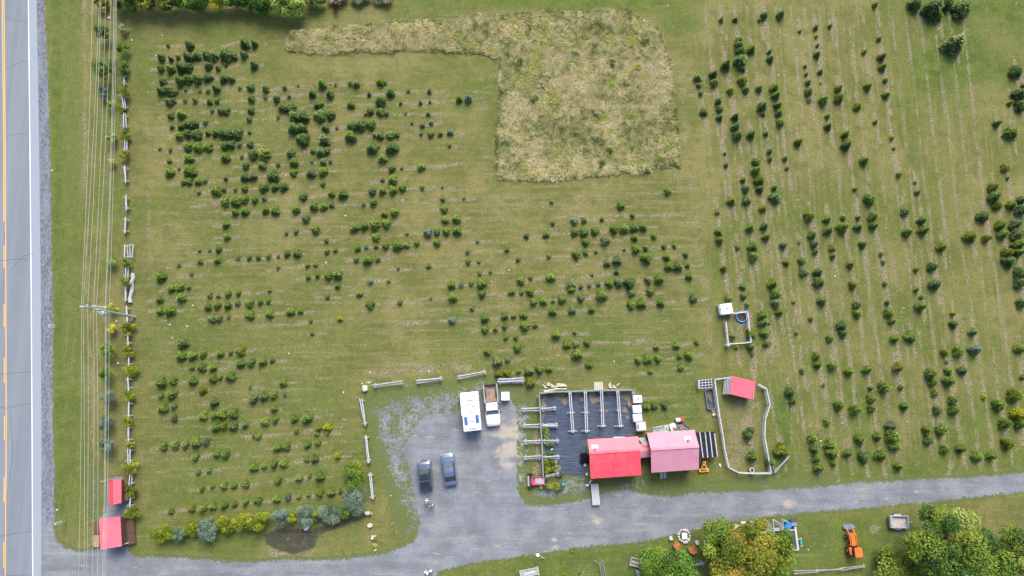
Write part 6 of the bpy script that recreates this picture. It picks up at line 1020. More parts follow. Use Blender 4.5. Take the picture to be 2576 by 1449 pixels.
# --- totes
def tote(label, x, y, rz, sx=1.16, sy=1.0, cage=True, hatch=None, name="water_tank", hh=1.15):
    t = thing(name, label, "water tank", Vector((x, y, 0)), rz, "white cube tanks"); mb = MB()
    for i in range(5): mb.box((-sx/2+.1+i*(sx-.2)/4, 0, .12), (.12, sy, .03))
    for i in (-1, 0, 1): mb.box((0, i*sy*.42, .055), (sx, .1, .1))
    mb.build("pallet", "wood_weathered", t); mb = MB(); mb.prism(rounded(sx, sy, .10), .14, hh-.04); mb.prism(rounded(sx*.93, sy*.93, .12), hh-.04, hh); mb.build("tank_body", "white_plastic", t)
    if cage:
        for z_ in (.35, .75, hh-.08): mb = MB(); [mb.bar((ax*(sx/2+.02), ay_*(sy/2+.02), z_), (bx_*(sx/2+.02), by2*(sy/2+.02), z_), .025) for ax, ay_, bx_, by2 in ((-1, -1, 1, -1), (1, -1, 1, 1), (1, 1, -1, 1), (-1, 1, -1, -1))]; mb.build("cage_bar", "galvanised", t)
    if hatch: mb = MB(); (mb.box((.05, .02, hh+.012), (.26, .22, .025)) if hatch == 'square' else mb.cyl((.05, .02, hh), (.05, .02, hh+.05), .055, .055, 12)); mb.build("lid", {"square": "steel_blue", "teal": "teal_plastic", "dark": "black_metal"}[hatch], t)
    return t
for (x, y, hh_, lab, rz) in ((1262, 1118, 'square', "topmost white cube tank with a square hatch right of the black cloth", 0), (1258, 1217, 'teal', "second white cube tank down with a teal cap", .03), (1263, 1305, 'dark', "third white cube tank down with a small dark cap", .05), (1300, 1392, 'dark', "lowest white cube tank, in a bulky grey frame", .03)):
    q = G(2, 2, x, y, .95); tt = tote(lab, q.x, q.y, rz+.05, hatch=hh_)
    if y > 1350: mb = MB(); [mb.box((sx_*.68, sy_*.58, .52), (.06, .06, 1.04)) for sx_ in (-1, 1) for sy_ in (-1, 1)]; mb.bar((-.68, .58, 1.05), (.68, .58, 1.05), .06); mb.bar((-.68, -.58, 1.05), (.68, -.58, 1.05), .06); mb.bar((-.68, -.58, 1.05), (-.68, .58, 1.05), .06); mb.build("frame", "galvanised", tt); mb = MB(); mb.box((-.42, .02, 1.165), (.24, .62, .03)); mb.build("label_plate", "steel_blue", tt)
q = S5(1085, 622, .8); t = tote("white rounded cube tank with teal base standing alone right of the pickup", q.x, q.y, .03, 1.1, 1.15, False); mb = MB(); mb.prism(rounded(1.16, 1.2, .12), .02, .16); mb.build("base", "teal_plastic", t)
q = Z6(300, 280, .9); t = tote("white caged tank with square hatch above the small pen", q.x, q.y, .13, 1.6, 1.45, True, 'square'); mb = MB(); mb.box((-.9, 0, .5), (.18, 1.35, .95)); mb.build("side_cage", "galvanised", t)
# --- wire crate grid by the pen
t = thing("pallet_crate", "white timber grid crate at the top left corner of the animal pen", "crate", G(2, 2, 1940, 965)); o = xy(G(2, 2, 1940, 965)); A, B, C, D = G(2, 2, 1888, 930, .9), G(2, 2, 2008, 918, .9), G(2, 2, 2015, 1000, .9), G(2, 2, 1880, 1010, .9)
for nm, p0, p1, p2, p3, k in (("top_slat", A, B, D, C, 4), ("cross_slat", A, D, B, C, 5)):
    for i in range(k): u = i/(k-1); mb = MB(o); mb.bar(p0.lerp(p2, u), p1.lerp(p3, u), .08, .04 if nm == "top_slat" else .05); mb.build(nm, "wood_grey", t)
for q in (A, B, C, D): mb = MB(o); mb.box((q.x, q.y, .44), (.1, .1, .86)); mb.build("corner_post", "wood_grey", t)
mb = MB(o); q = G(2, 2, 1878, 970, .55); mb.box((q.x-.02, q.y, .45), (.20, 1.15, .85)); mb.build("end_panel", "wood_grey", t, .03); mb = MB(o); q = G(2, 2, 1945, 965); mb.box((q.x, q.y, .03), (1.5, 1.0, .03)); mb.build("floor", "tar_sheet", t)
# trough
q = Z5(258, 358); t = thing("stock_trough", "long rounded black trough holding old straw, left of the pen fence", "trough", q, R(5)); L_, W2 = 2.75, 1.12
mb = MB(); k = rounded(W2, L_, .3, 6); kk_ = rounded(W2-.14, L_-.14, .25, 6); m_ = len(k); mb.add([(*p_, 0) for p_ in k]+[(*p_, .55) for p_ in k]+[(*p_, .55) for p_ in kk_]+[(*p_, .12) for p_ in kk_], [(a_*m_+i, a_*m_+(i+1) % m_, (a_+1)*m_+(i+1) % m_, (a_+1)*m_+i) for a_ in range(3) for i in range(m_)]); mb.build("shell", "steel_blue", t)
mb = MB(); mb.prism(kk_, .1, .16); mb.build("floor", "tank_dark", t); V, F, tn = cloud(.36, 1.0, .16, .12, 8, 900, .05, 77); link("straw", np_mesh("straw", V, F, [simple("straw", (.38, .26, .18), .9)]), t)
# small things helper
def lump(name, label, cat, p, rx, ry, rz_, mat, seed, group=None, rot=0, partname=None):
    rg = random.Random(seed); bm = bmesh.new(); bmesh.ops.create_icosphere(bm, subdivisions=3, radius=1); 
    pl_ = [(Vector((rg.gauss(0, 1), rg.gauss(0, 1), rg.gauss(0, .7))).normalized(), rg.uniform(.62, .9)) for _ in range(11)]
    for v in bm.verts:
        c_ = v.co.copy()
        for n_, dd_ in pl_:
            s_ = c_.dot(n_)
            if s_ > dd_: c_ -= n_*(s_-dd_)
        c_ *= 1+rg.uniform(-.012, .012); v.co = Vector((c_.x*rx, c_.y*ry, max(-.15, c_.z+.35)*rz_))
    me = bpy.data.meshes.new(name); bm.to_mesh(me); bm.free(); me.materials.append(M[mat]); o_ = link(name, me); o_.location = xy(p); o_.rotation_euler = (0, 0, rot); return tag(o_, label, cat, group)
n = NT("boulder"); f = n.noise(2, n.pos(), 5, .7); g = n.noise(9, n.pos(), 3, .7); n.bump(g, .03, .6); M["boulder"] = n.done(n.mix(n.rng(f, .35, .65), n.mix(g, (.42, .37, .30), (.60, .55, .46)), (.74, .70, .62)), .9)
n = NT("boulder_tan"); f = n.noise(2, n.pos(), 5, .7); M["boulder_tan"] = n.done(n.mix(n.rng(f, .35, .65), (.38, .30, .22), (.68, .56, .42)), .9)
q = G(1, 2, 1100, 1010); lump("boulder", "large white boulder at the top left corner of the gravel lot", "boulder", q, .44, .66, .55, "boulder", 1, rot=.1)
for k, (x, y, r, lab) in enumerate([(1068, 962, .12, "small white stone left above the large boulder"), (1118, 947, .11, "small white stone above the large boulder, left of a pair"), (1138, 948, .12, "small white stone above the large boulder, right of a pair"), (1140, 960, .10, "tiny pale stone just under the pair above the boulder"), (1162, 944, .09, "greyish stone farthest right above the large boulder")]): lump("stone", lab, "stone", G(1, 2, x, y), r, r*.8, r*.8, "boulder", 20+k)
lump("boulder", "white blocky boulder at the hedge end, topmost of three", "boulder", G(1, 3, 1123, 815), .42, .35, .35, "boulder", 2, rot=-.2); lump("boulder", "tan angular boulder, middle of the three below the hedge end", "boulder", G(1, 3, 1150, 941), .38, .42, .35, "boulder_tan", 3, rot=.4)
lump("boulder", "narrow white boulder, lowest of three, beside the orange flowers", "boulder", G(1, 3, 1173, 1062), .24, .38, .32, "boulder", 4)
lump("stone", "small brown stone touching the topmost hedge boulder", "stone", G(1, 3, 1163, 822), .18, .2, .18, "boulder_tan", 5); lump("stone", "small brown stone touching the narrow white boulder", "stone", G(1, 3, 1203, 1048), .17, .17, .15, "boulder_tan", 6)
lump("log_stub", "short pale log end at the driveway edge below orange flowers", "log", G(1, 3, 1200, 1190), .32, .12, .15, "wood_grey", 7, rot=.7)
bush("flower_clump", "orange flowering clump below the narrow white boulder", "flowers", *T(1, 3, 1198, 1135), 6, 'leaf_yellow', .4, 61, nleaf=400, ls=.05, trunk=False, bias=.2); bush("leafy_clump", "green leafy clump between narrow boulder and orange flowers", "plant", *T(1, 3, 1195, 1095), 6, 'leaf_ash', .35, 62, nleaf=300, ls=.05, trunk=False); bush("leafy_clump", "yellow-green clump beside the topmost hedge boulder", "plant", *T(1, 3, 1140, 845), 7, 'leaf_ash', .3, 63, nleaf=300, ls=.05, trunk=False, ry=.4, rz=.7)
lump("stone", "round grey stone under the wires beside the second round spruce", "stone", G(0, 2, 1190, 760), .24, .22, .2, "boulder", 9); lump("stone", "pale stone right of the upper wires near the top edge", "stone", G(0, 0, 1102, 183), .26, .22, .2, "boulder", 10)
lump("stone", "tan stone left of the trough's foot, upper of two by the pen fence", "stone", Z5(297, 522), .33, .25, .25, "boulder_tan", 11); lump("stone", "brown stone, lower of two by the pen fence", "stone", Z5(318, 578), .35, .32, .25, "boulder_tan", 12); lump("stone", "tan stone on the pen floor between its two firs", "stone", Z5(812, 975), .2, .22, .15, "boulder_tan", 13)
lump("paper_scrap", "crumpled white sheet on the brown bed under the middle willow", "scrap", G(1, 3, 505, 962), .42, .45, .14, "white_paint", 14)
WS = [T(c_, r_, x, y) for c_, r_, x, y in ((0, 0, 1568, 562), (0, 0, 1632, 357), (0, 0, 1328, 405), (0, 1, 525, 268), (0, 2, 1940, 175), (0, 2, 1172, 333), (0, 2, 1883, 388), (0, 2, 1710, 370), (0, 2, 1672, 330), (0, 2, 1735, 500), (1, 2, 330, 660), (1, 2, 880, 1052), (1, 2, 1150, 850), (1, 2, 1655, 838), (1, 2, 1738, 835), (1, 2, 1885, 770), (3, 0, 103, 760), (3, 0, 865, 463), (3, 0, 1690, 375), (3, 1, 303, 562), (3, 1, 670, 1330), (3, 2, 1365, 205), (3, 3, 530, 92), (3, 3, 405, 1182), (0, 3, 575, 783), (2, 0, 1568, 63), (2, 2, 465, 680), (2, 2, 1028, 738), (1, 1, 300, 315), (1, 1, 900, 722), (3, 3, 1780, 735), (3, 2, 748, 1360), (1, 3, 1355, 640), (2, 1, 660, 1212), (2, 1, 2145, 1380), (1, 1, 705, 1195), (1, 1, 1238, 1380), (1, 1, 2370, 1385), (1, 1, 2545, 1270), (1, 1, 1475, 565), (3, 2, 1395, 1345))]
st0 = None
sb_ = {}
for q in sorted(WS): sb_.setdefault(block(*q), []).append(q)
def slabel(q): g_ = sb_[block(*q)]; return "pale stone in grass, "+(ordw(g_.index(q))+" from left, " if len(g_) > 1 else "only one, ")+block(*q)
for k, (x, y) in enumerate(WS):
    if st0 is None: st0 = lump("stone", slabel((x, y)), "stone", P(x, y), .13, .11, .09, "boulder", 30, "loose pale stones in the grass")
    else: c_ = st0.copy(); COL.objects.link(c_); c_['label'] = slabel((x, y)); c_.location = P(x, y); c_.rotation_euler = (0, 0, k*1.3); s_ = random.uniform(.7, 1.25); c_.scale = (s_, s_, s_)
# timber piles
t = thing("lumber_pile", "heap of loose pale boards above the green fence", "lumber", Z1(1000, 270)); o = xy(Z1(1000, 270))
for a, b, z_ in (((690, 225), (765, 275), .1), ((805, 170), (985, 260), .3), ((735, 298), (800, 296), .1), ((780, 212), (890, 215), .15), ((800, 240), (900, 238), .2), ((900, 275), (1090, 262), .25), ((1040, 200), (1265, 218), .25), ((1035, 225), (1290, 245), .2), ((1080, 245), (1300, 262), .15), ((840, 352), (1110, 335), .12), ((960, 330), (1300, 325), .2), ((715, 375), (850, 368), .1), ((730, 400), (1000, 382), .15), ((900, 290), (1070, 296), .12), ((1110, 262), (1250, 250), .3)):
    mb = MB(o); mb.bar(Z1(*a, z_), Z1(*b, z_+.03), .15, .04); mb.build("board", "wood_fresh", t)
def pallet(label, p, rz, wx, wy, mat, k=7, name="wood_pallet", z=.1):
    t = thing(name, label, "pallet", xy(p), rz); mb = MB(); [mb.box((i*wx*.45, 0, z), (.08, wy, .1)) for i in (-1, 0, 1)]; mb.build("bearer", mat, t)
    for i in range(k): mb = MB(); mb.box((0, -wy/2+.06+i*(wy-.12)/(k-1), z+.07), (wx, wy/k*.72, .03)); mb.build("slat", mat, t)
    return t
pallet("pale slatted pallet lying just above the green fence", Z1(2100, 250), .02, 1.22, 1.05, "wood_fresh", 7)
t = thing("log_offcuts", "crossed pale split logs right of the pallet above the green fence", "logs", G(2, 2, 1022, 985)); o = xy(G(2, 2, 1022, 985))
for a, b in (((990, 950), (975, 985)), ((972, 992), (998, 1005)), ((1012, 975), (1050, 1012)), ((1010, 1008), (1040, 985)), ((1055, 985), (1080, 958)), ((985, 965), (1000, 1008))): mb = MB(o); mb.bar(G(2, 2, *a, .15), G(2, 2, *b, .2), .13, .1); mb.build("log", "wood_fresh", t)
# lawn roller cart (pink) by the fence
q = Z2(415, 970); t = thing("garden_cart", "pink farm cart with slatted deck and black wheels, by the fence's lower end", "cart", q, R(1)); mb = MB(); mb.box((0.05, 0, .45), (1.75, .95, .12)); mb.build("frame", "cart_pink", t, .02)
mb = MB(); mb.bar((-.75, -.5, .62), (.95, -.5, .62), .08, .3); mb.bar((-.75, .5, .62), (.95, .5, .62), .08, .3); mb.bar((-.75, -.5, .62), (-.75, .5, .62), .1, .3); mb.build("side_board", "cart_pink", t)
for i in range(8): mb = MB(); mb.box((-.22+i*.15, 0, .62), (.11, .78, .04)); mb.build("slat", "wood_grey", t)
mb = MB(); mb.box((-1.22, -.02, .6), (.20, 1.35, .14)); mb.build("front_beam", "wood_weathered", t)
for x_, y_ in ((-.98, -.78), (-.98, .82)): mb = MB(); mb.cyl((x_, y_-.1, .34), (x_, y_+.1, .34), .34, .34, 18); mb.build("wheel", "dark_rubber", t)
for x_, y_ in ((.75, -.6), (.75, .6)): mb = MB(); mb.cyl((x_, y_-.07, .28), (x_, y_+.07, .28), .28, .28, 18); mb.build("wheel", "dark_rubber", t)
q = Z2(100, 958); t = thing("cinder_block", "lone concrete block on the grass left of the pink cart", "block", q, R(2)); mb = MB(); mb.box((0, 0, .1), (.22, .62, .2)); mb.build("block", "concrete", t, .02); mb = MB(); [mb.box((0, s_*.15, .205), (.11, .2, .012)) for s_ in (-1, 1)]; mb.build("hollow", "black_metal", t)
q = Z1(553, 528); t = thing("cinder_block", "hollow concrete block outside the green fence's top left corner", "block", q, R(10)); mb = MB(); mb.box((0, 0, .1), (.2, .42, .2)); mb.build("block", "concrete", t, .01); mb = MB(); [mb.box((0, s_*.1, .205), (.1, .13, .012)) for s_ in (-1, 1)]; mb.build("hollow", "black_metal", t)
# plank platform
q = Z4(278, 1175); t = thing("plank_platform", "grey plank platform reaching from the red shop onto the driveway", "platform", q, R(4))
for i in range(6): mb = MB(); mb.box((-.42+i*.17, 0, .52), (.15, 2.75, .05)); mb.build("plank", "wood_grey", t)
for y_ in (-1.2, 0, 1.2): mb = MB(); mb.box((0, y_, .45), (1.0, .1, .08)); mb.build("joist", "wood_weathered", t)
for x_ in (-.4, .4):
    for y_ in (-1.2, 1.2): mb = MB(); mb.box((x_, y_, .22), (.1, .1, .42)); mb.build("leg", "wood_weathered", t)
t = thing("sawhorse_scrap", "small white bent metal bracket at the shop's lower left corner", "bracket", Z4(190, 960)); mb = MB(); mb.bar((-.2, -.15, .35), (.25, .2, .4), .07); mb.bar((0, -.3, .3), (.02, .3, .35), .06); mb.build("bracket", "white_paint", t); t = thing("white_tray", "small white oval tray beside the plank platform", "tray", Z4(140, 1020)); mb = MB(); mb.prism(rounded(.42, .26, .1), .1, .2); mb.build("dish", "white_paint", t)
# blocks + hose cluster at the shop's left wall
for k, (x, y, lab) in enumerate([(80, 628, "upper small white block by the shop's left wall"), (97, 668, "middle small white block by the shop's left wall"), (130, 828, "lowest white block at the shop's lower left wall")]): t = thing("white_block", lab, "block", Z4(x, y), .15*k); mb = MB(); mb.box((0, 0, .17), (.28, .3, .3)); mb.build("block", "white_paint", t, .02); mb = MB(); mb.box((0, 0, .325), (.1, .1, .01)); mb.build("hole", "black_metal", t)
t = thing("tarp_heap", "dark crumpled tarp heap against the shop's left wall", "tarp", Z4(95, 545)); V, F, tn = cloud(.7, .9, .25, .02, 10, 1500, .14, 55); link("tarp", np_mesh("tarp", V, F, [M["tar_sheet"]]), t)
# orange barrel light by tank
q = Z3(382, 575); t = thing("orange_ball", "orange ball on a white tap post beside the second tank", "tap", q); mb = MB(); mb.cyl((0, 0, 0), (0, 0, .55), .035); mb.box((.02, -.22, .5), (.26, .12, .1)); mb.build("tap_post", "white_paint", t); bm = bmesh.new(); bmesh.ops.create_icosphere(bm, subdivisions=2, radius=.17, matrix=Matrix.Translation((0, 0, .68))); me = bpy.data.meshes.new("ball"); bm.to_mesh(me); bm.free(); me.materials.append(M["orange_paint"]); link("ball", me, t)
# sign lying behind the barn, with its lettering
A, B, C, D = S(2560, 1660, 25.76, 220, 790), S(2560, 1660, 25.76, 1760, 350), S(2560, 1660, 25.76, 1980, 960), S(2560, 1660, 25.76, 420, 1090)
A, B, C, D = P(*A, 1.0), P(*B, 1.0), P(*C, .7), P(*D, .7); o = (A+B+C+D)/4; ux = ((B-A)+(C-D)).normalized(); uy = ((A-D)+(B-C)); uy = (uy-ux*uy.dot(ux)).normalized(); uz = ux.cross(uy)
t = thing("sign_board", "white and green tree sale sign lying tilted behind the pink barn", "sign", o); t.matrix_world = Matrix((( ux.x, uy.x, uz.x, o.x), (ux.y, uy.y, uz.y, o.y), (ux.z, uy.z, uz.z, o.z), (0, 0, 0, 1)))
Ws, Hs = 2.15, .98; mb = MB(); mb.box((0, 0, -.03), (Ws, Hs, .05)); mb.build("panel", "white_paint", t, .006)
mb = MB(); mb.box((-.27, Hs*.31, .004), (1.55, .28, .01)); mb.build("green_band", "sign_teal", t)
mb = MB(); mb.add([(.62, -.30, .006), (1.0, -.30, .006), (.90, -.06, .006), (.93, -.06, .006), (.84, .14, .006), (.86, .14, .006), (.79, .34, .006), (.72, .14, .006), (.74, .14, .006), (.66, -.06, .006), (.69, -.06, .006)], [(0, 1, 2, 10), (9, 3, 4, 8), (7, 5, 6)]); simple("sign_tree_green", (.20, .62, .16), .5); mb.build("tree_emblem", "sign_tree_green", t)
def text(s_, size, x, y, mat, par, z=.012, ext=.004):
    cu = bpy.data.curves.new("lettering", 'FONT'); cu.body = s_; cu.size = size; cu.extrude = ext; cu.align_x = 'CENTER'; cu.align_y = 'CENTER'; ob = bpy.data.objects.new("tmp", cu); COL.objects.link(ob)
    dg = bpy.context.evaluated_depsgraph_get(); me = bpy.data.meshes.new_from_object(ob.evaluated_get(dg)); bpy.data.objects.remove(ob); me.materials.clear(); me.materials.append(M[mat]); o_ = link("lettering", me, par); o_.location = (x, y, z); return o_
text("CHRISTMAS", .24, -.27, Hs*.31, "white_paint", t, .016); text("TREES for SALE", .21, -.27, -.02, "ink", t); mb = MB(); mb.box((-.1, -.30, .005), (1.1, .03, .006)); mb.build("underline", "galvanised", t)
mb = MB(); mb.box((-.6, -.2, -.5), (.07, .07, .9)); mb.box((.6, -.2, -.5), (.07, .07, .9)); mb.build("leg", "wood_weathered", t)
# clutter behind the barn
q = Z3(1270, 1035); t = thing("white_bucket_seat", "white moulded basin beside the tilted sign board", "basin", q, .3); mb = MB(); mb.prism(rounded(.85, .95, .2), 0, .55); mb.build("basin", "white_plastic", t, .03); mb = MB(); mb.cyl((.05, -.1, .55), (.05, -.1, .565), .3, .3, 18); mb.build("hollow", "concrete", t)
t = thing("tarp_heap", "crumpled grey-brown tarps between the white basin and the tyres", "tarp", Z3(1370, 1085)); V, F, tn = cloud(1.15, .55, .3, .05, 9, 1400, .16, 56); link("tarp", np_mesh("tarp", V, F, [simple("tarp_grey", (.34, .31, .28), .9, var=.35, scale=2)]), t)
for k, (x, y, r, lab) in enumerate([(1490, 1015, .38, "larger dark blue tyre behind the pink barn"), (1560, 1058, .33, "smaller dark tyre nearest the pink barn's roof")]):
    t = thing("old_tyre", lab, "tyre", Z3(x, y)); mb = MB(); mb.ring((0, 0), r*.45, r, .0, .24, 24); mb.ring((0, 0), r*.5, r*.92, .24, .30, 24); mb.build("tread", "tank_dark", t); mb = MB(); mb.cyl((0, 0, .05), (0, 0, .12), r*.44, r*.44, 18); mb.build("hub", "galvanised", t)
q = Z3(1400, 895); t = thing("feed_barrel", "white and red barrel lying on the grass above the sign board", "barrel", q, R(8)); mb = MB(); mb.cyl((-.45, 0, .3), (.12, 0, .3), .26, .30, 18); mb.build("barrel", "white_plastic", t); mb = MB(); mb.cyl((.12, 0, .3), (.48, 0, .3), .28, .42, 18); mb.build("red_mouth", "bucket_red", t); mb = MB(); mb.cyl((-.47, 0, .3), (-.45, 0, .3), .18, .18, 16); mb.build("hole", "black_metal", t)
q = Z5(832, 1340); t = thing("salt_block_stand", "grey drum with dark round lid at the lower edge of the animal pen", "drum", q); mb = MB(); mb.cyl((0, 0, 0), (0, 0, .62), .30, .33, 20); mb.build("drum", "concrete", t); mb = MB(); mb.cyl((0, 0, .62), (0, 0, .66), .2, .2, 18); mb.build("lid", "black_metal", t)
lump("scrap", "small white scrap on the grass left of the animal pen's lower corner", "scrap", Z5(408, 1280), .12, .3, .08, "white_paint", 15, rot=.3)
bush("weed_clump", "yellow weed clump at the pen's upper right corner", "weed", *T(2, 2, 2540, 1012), 5, 'leaf_yellow', .4, 64, nleaf=250, ls=.05, trunk=False)
q = S(2030, 1690, 4.83, 760, 610); t = thing("flower_pot", "round terracotta pot beside the bushes on the cloth's left bed", "pot", P(*q)); mb = MB(); mb.cyl((0, 0, 0), (0, 0, .32), .2, .3, 18); mb.build("pot", "terracotta", t)
q = S(2030, 1690, 4.83, 905, 1035); t = thing("dark_planter", "dark teal tub at the right end of the cart-side hedge", "planter", P(*q)); mb = MB(); mb.prism(rounded(.55, .6, .1), 0, .45); mb.build("tub", "tank_dark", t, .02); mb = MB(); mb.cyl((0, 0, .45), (0, 0, .47), .2, .2, 14); mb.build("lid", "teal_plastic", t)
q = S(2030, 1690, 4.83, 695, 380); t = thing("feed_scoop", "small pale plastic jug lying on the black cloth", "jug", P(*q), .6); mb = MB(); mb.cyl((-.17, 0, .1), (.12, 0, .1), .09, .09, 12); mb.build("jug", "white_plastic", t)
# --- zero-turn mower
q = Z4(2163, 662); t = thing("ride_on_mower", "orange-yellow ride-on mower parked by the pink barn's lower right corner", "mower", q, R(184)); mb = MB(); mb.prism(rounded(.82, 1.5, .1, cy=0), .28, .48); mb.build("chassis", "black_metal", t)
mb = MB(); mb.prism(rounded(1.28, .48, .12, cx=0, cy=.72), .14, .36); mb.build("deck", "mower_yellow", t, .02); mb = MB(); mb.prism(rounded(.74, .58, .08, cx=0, cy=.35), .36, .56); mb.build("footwell", "mower_yellow", t, .02); mb = MB(); mb.prism(rounded(.44, .34, .05, cx=0, cy=.30), .56, .585); mb.build("foot_mat", "black_metal", t)
mb = MB(); mb.prism(rounded(.50, .48, .12, cx=0, cy=-.18), .5, .70); mb.build("seat", "mower_yellow", t, .03); mb = MB(); mb.box((0, -.42, .88), (.44, .12, .42)); mb.build("backrest", "mower_yellow", t, .03)
mb = MB(); mb.prism(rounded(.66, .46, .1, cx=0, cy=-.72), .42, .78); mb.build("engine", "black_metal", t, .02); mb = MB(); mb.bar((-.42, -.95, 1.0), (.42, -.95, 1.0), .06); mb.bar((-.42, -.95, 1.0), (-.46, -.3, .6), .06); mb.bar((.42, -.95, 1.0), (.46, -.3, .6), .06); mb.build("roll_bar", "mower_yellow", t)
for sg in (-1, 1): mb = MB(); mb.cyl((sg*.45, -.62, .28), (sg*.66, -.62, .28), .28, .28, 18); mb.build("wheel", "dark_rubber", t); mb = MB(); mb.cyl((sg*.42, .98, .14), (sg*.54, .98, .14), .14, .14, 14); mb.build("caster", "dark_rubber", t); mb = MB(); mb.bar((sg*.30, -.05, .6), (sg*.28, .12, .95), .04); mb.build("lever", "black_metal", t)
# --- orange tractor
def SE(x, y, z=0): return P(*S(3280, 2020, 7.244, x, y), z)
a, b = SE(400, 340, .5), SE(640, 1060, 1.2); d = xy(a)-xy(b); t = thing("compact_tractor", "orange tractor with front loader parked on the grass by the maple", "tractor", xy(SE(520, 830, .4)), math.atan2(-d.x, d.y)*.42)
mb = MB(); mb.prism([(-.26, -.35), (.26, -.35), (.24, 1.05), (.12, 1.18), (-.12, 1.18), (-.24, 1.05)], .62, 1.12); mb.build("hood", "orange_paint", t, .04)
mb = MB(); mb.box((0, -.1, .55), (.42, 2.4, .3)); mb.build("chassis", "black_metal", t); mb = MB(); mb.prism(rounded(.95, .9, .1, cx=0, cy=-.85), .55, .8); mb.build("platform", "black_metal", t)
mb = MB(); mb.prism([(-.50, -1.45), (-.40, -1.55), (.40, -1.55), (.50, -1.45), (.47, -.45), (.42, -.38), (-.42, -.38), (-.47, -.45)], 2.02, 2.12); cn = mb.build("canopy", "orange_paint", t, .03)
for sx_ in (-.42, .42): mb = MB(); mb.bar((sx_, -1.25, .8), (sx_, -1.2, 2.02), .06); mb.build("canopy_post", "black_metal", t); mb = MB(); mb.prism(rounded(.30, .95, .1, cx=sx_*1.28, cy=-.98), .95, 1.05); mb.build("fender", "orange_paint", t, .02)
mb = MB(); mb.prism(rounded(.46, .42, .08, cx=0, cy=-.95), .8, 1.0); mb.box((0, -1.18, 1.15), (.44, .08, .36)); mb.build("seat", "black_metal", t, .02); mb = MB(); mb.ring((0, -.45), .14, .18, 1.22, 1.26, 18); mb.cyl((0, -.35, 1.0), (0, -.45, 1.22), .03); mb.build("steering_wheel", "black_metal", t)
for sg in (-1, 1):
    mb = MB(); mb.cyl((sg*.48, -.98, .5), (sg*.78, -.98, .5), .5, .5, 24); wh = mb.build("wheel", "dark_rubber", t); mb = MB(); mb.cyl((sg*.77, -.98, .5), (sg*.80, -.98, .5), .28, .24, 18); mb.build("rim", "orange_paint", wh)
    mb = MB(); mb.cyl((sg*.44, .72, .33), (sg*.66, .72, .33), .33, .33, 20); wh = mb.build("wheel", "dark_rubber", t); mb = MB(); mb.cyl((sg*.655, .72, .33), (sg*.68, .72, .33), .17, .15, 16); mb.build("rim", "orange_paint", wh)
    mb = MB(); mb.bar((sg*.40, -.25, 1.0), (sg*.40, .95, 1.15), .09, .12); mb.bar((sg*.40, .95, 1.15), (sg*.38, 1.75, .45), .09, .12); mb.bar((sg*.40, -.25, .6), (sg*.40, -.25, 1.05), .09); mb.build("loader_arm", "orange_paint", t); mb = MB(); mb.cyl((sg*.40, .35, .75), (sg*.40, 1.2, .95), .035); mb.build("hydraulic_ram", "silver_trim", t)
mb = MB(); mb.bar((-.40, 1.18, .98), (.40, 1.18, .98), .09); mb.build("cross_tube", "orange_paint", t)
mb = MB(); mb.add([(-.68, 1.72, .05), (.68, 1.72, .05), (.68, 1.72, .5), (-.68, 1.72, .5), (-.68, 2.2, .03), (.68, 2.2, .03), (.68, 2.0, .5), (-.68, 2.0, .5)], [(0, 1, 2, 3), (0, 1, 5, 4), (0, 4, 3), (1, 5, 2), (3, 2, 6, 7)]); mb.box((0, 1.98, .51), (1.4, .3, .04)); mb.build("bucket", "steel_blue", t); mb = MB(); mb.bar((-.3, 1.7, .45), (0, 1.62, .5), .05); mb.bar((.3, 1.7, .45), (0, 1.62, .5), .05); mb.build("quick_hitch", "silver_trim", t)
# --- small grey trailer
a, b = SE(1630, 255, .7), SE(2150, 255, .7); t = thing("utility_trailer", "small grey open box trailer on the grass above the lower right maple", "trailer", xy((a+b)/2), math.atan2((b-a).y, (b-a).x)-R(1)); Lx = (b-a).length; Wy = 1.50
n = NT("trailer_floor"); f = n.noise(4, n.pos(), 5, .7); M["trailer_floor"] = n.done(n.mix(n.rng(f, .35, .65), (.36, .30, .26), (.56, .50, .45)), .9)
mb = MB(); mb.box((0, 0, .42), (Lx, Wy, .06)); mb.build("bed_floor", "trailer_floor", t)
for nm, c_, s_ in (("side_wall", (0, Wy/2, .62), (Lx, .09, .42)), ("side_wall", (0, -Wy/2, .62), (Lx, .09, .42)), ("headboard", (Lx/2-.06, 0, .62), (.16, Wy, .42)), ("tailgate", (-Lx/2+.1, 0, .64), (.28, Wy, .46))): mb = MB(); mb.box(c_, s_); mb.build(nm, "galvanised", t, .01)
for sg in (-1, 1): mb = MB(); mb.add([(-.75, sg*Wy/2*1.03, .62), (.45, sg*Wy/2*1.03, .62), (.25, sg*(Wy/2+.27), .60), (-.45, sg*(Wy/2+.27), .60)], [(0, 1, 2, 3)]); mb.build("mudguard", "galvanised", t); mb = MB(); mb.cyl((-.12, sg*(Wy/2+.05), .3), (-.12, sg*(Wy/2+.22), .3), .29, .29, 18); mb.build("wheel", "dark_rubber", t)
mb = MB(); mb.bar((Lx/2, 0, .42), (Lx/2+.72, 0, .42), .11); mb.build("drawbar", "galvanised", t); mb = MB(); mb.cyl((Lx/2+.66, 0, .42), (Lx/2+.86, 0, .42), .05); mb.build("hitch", "rust", t)
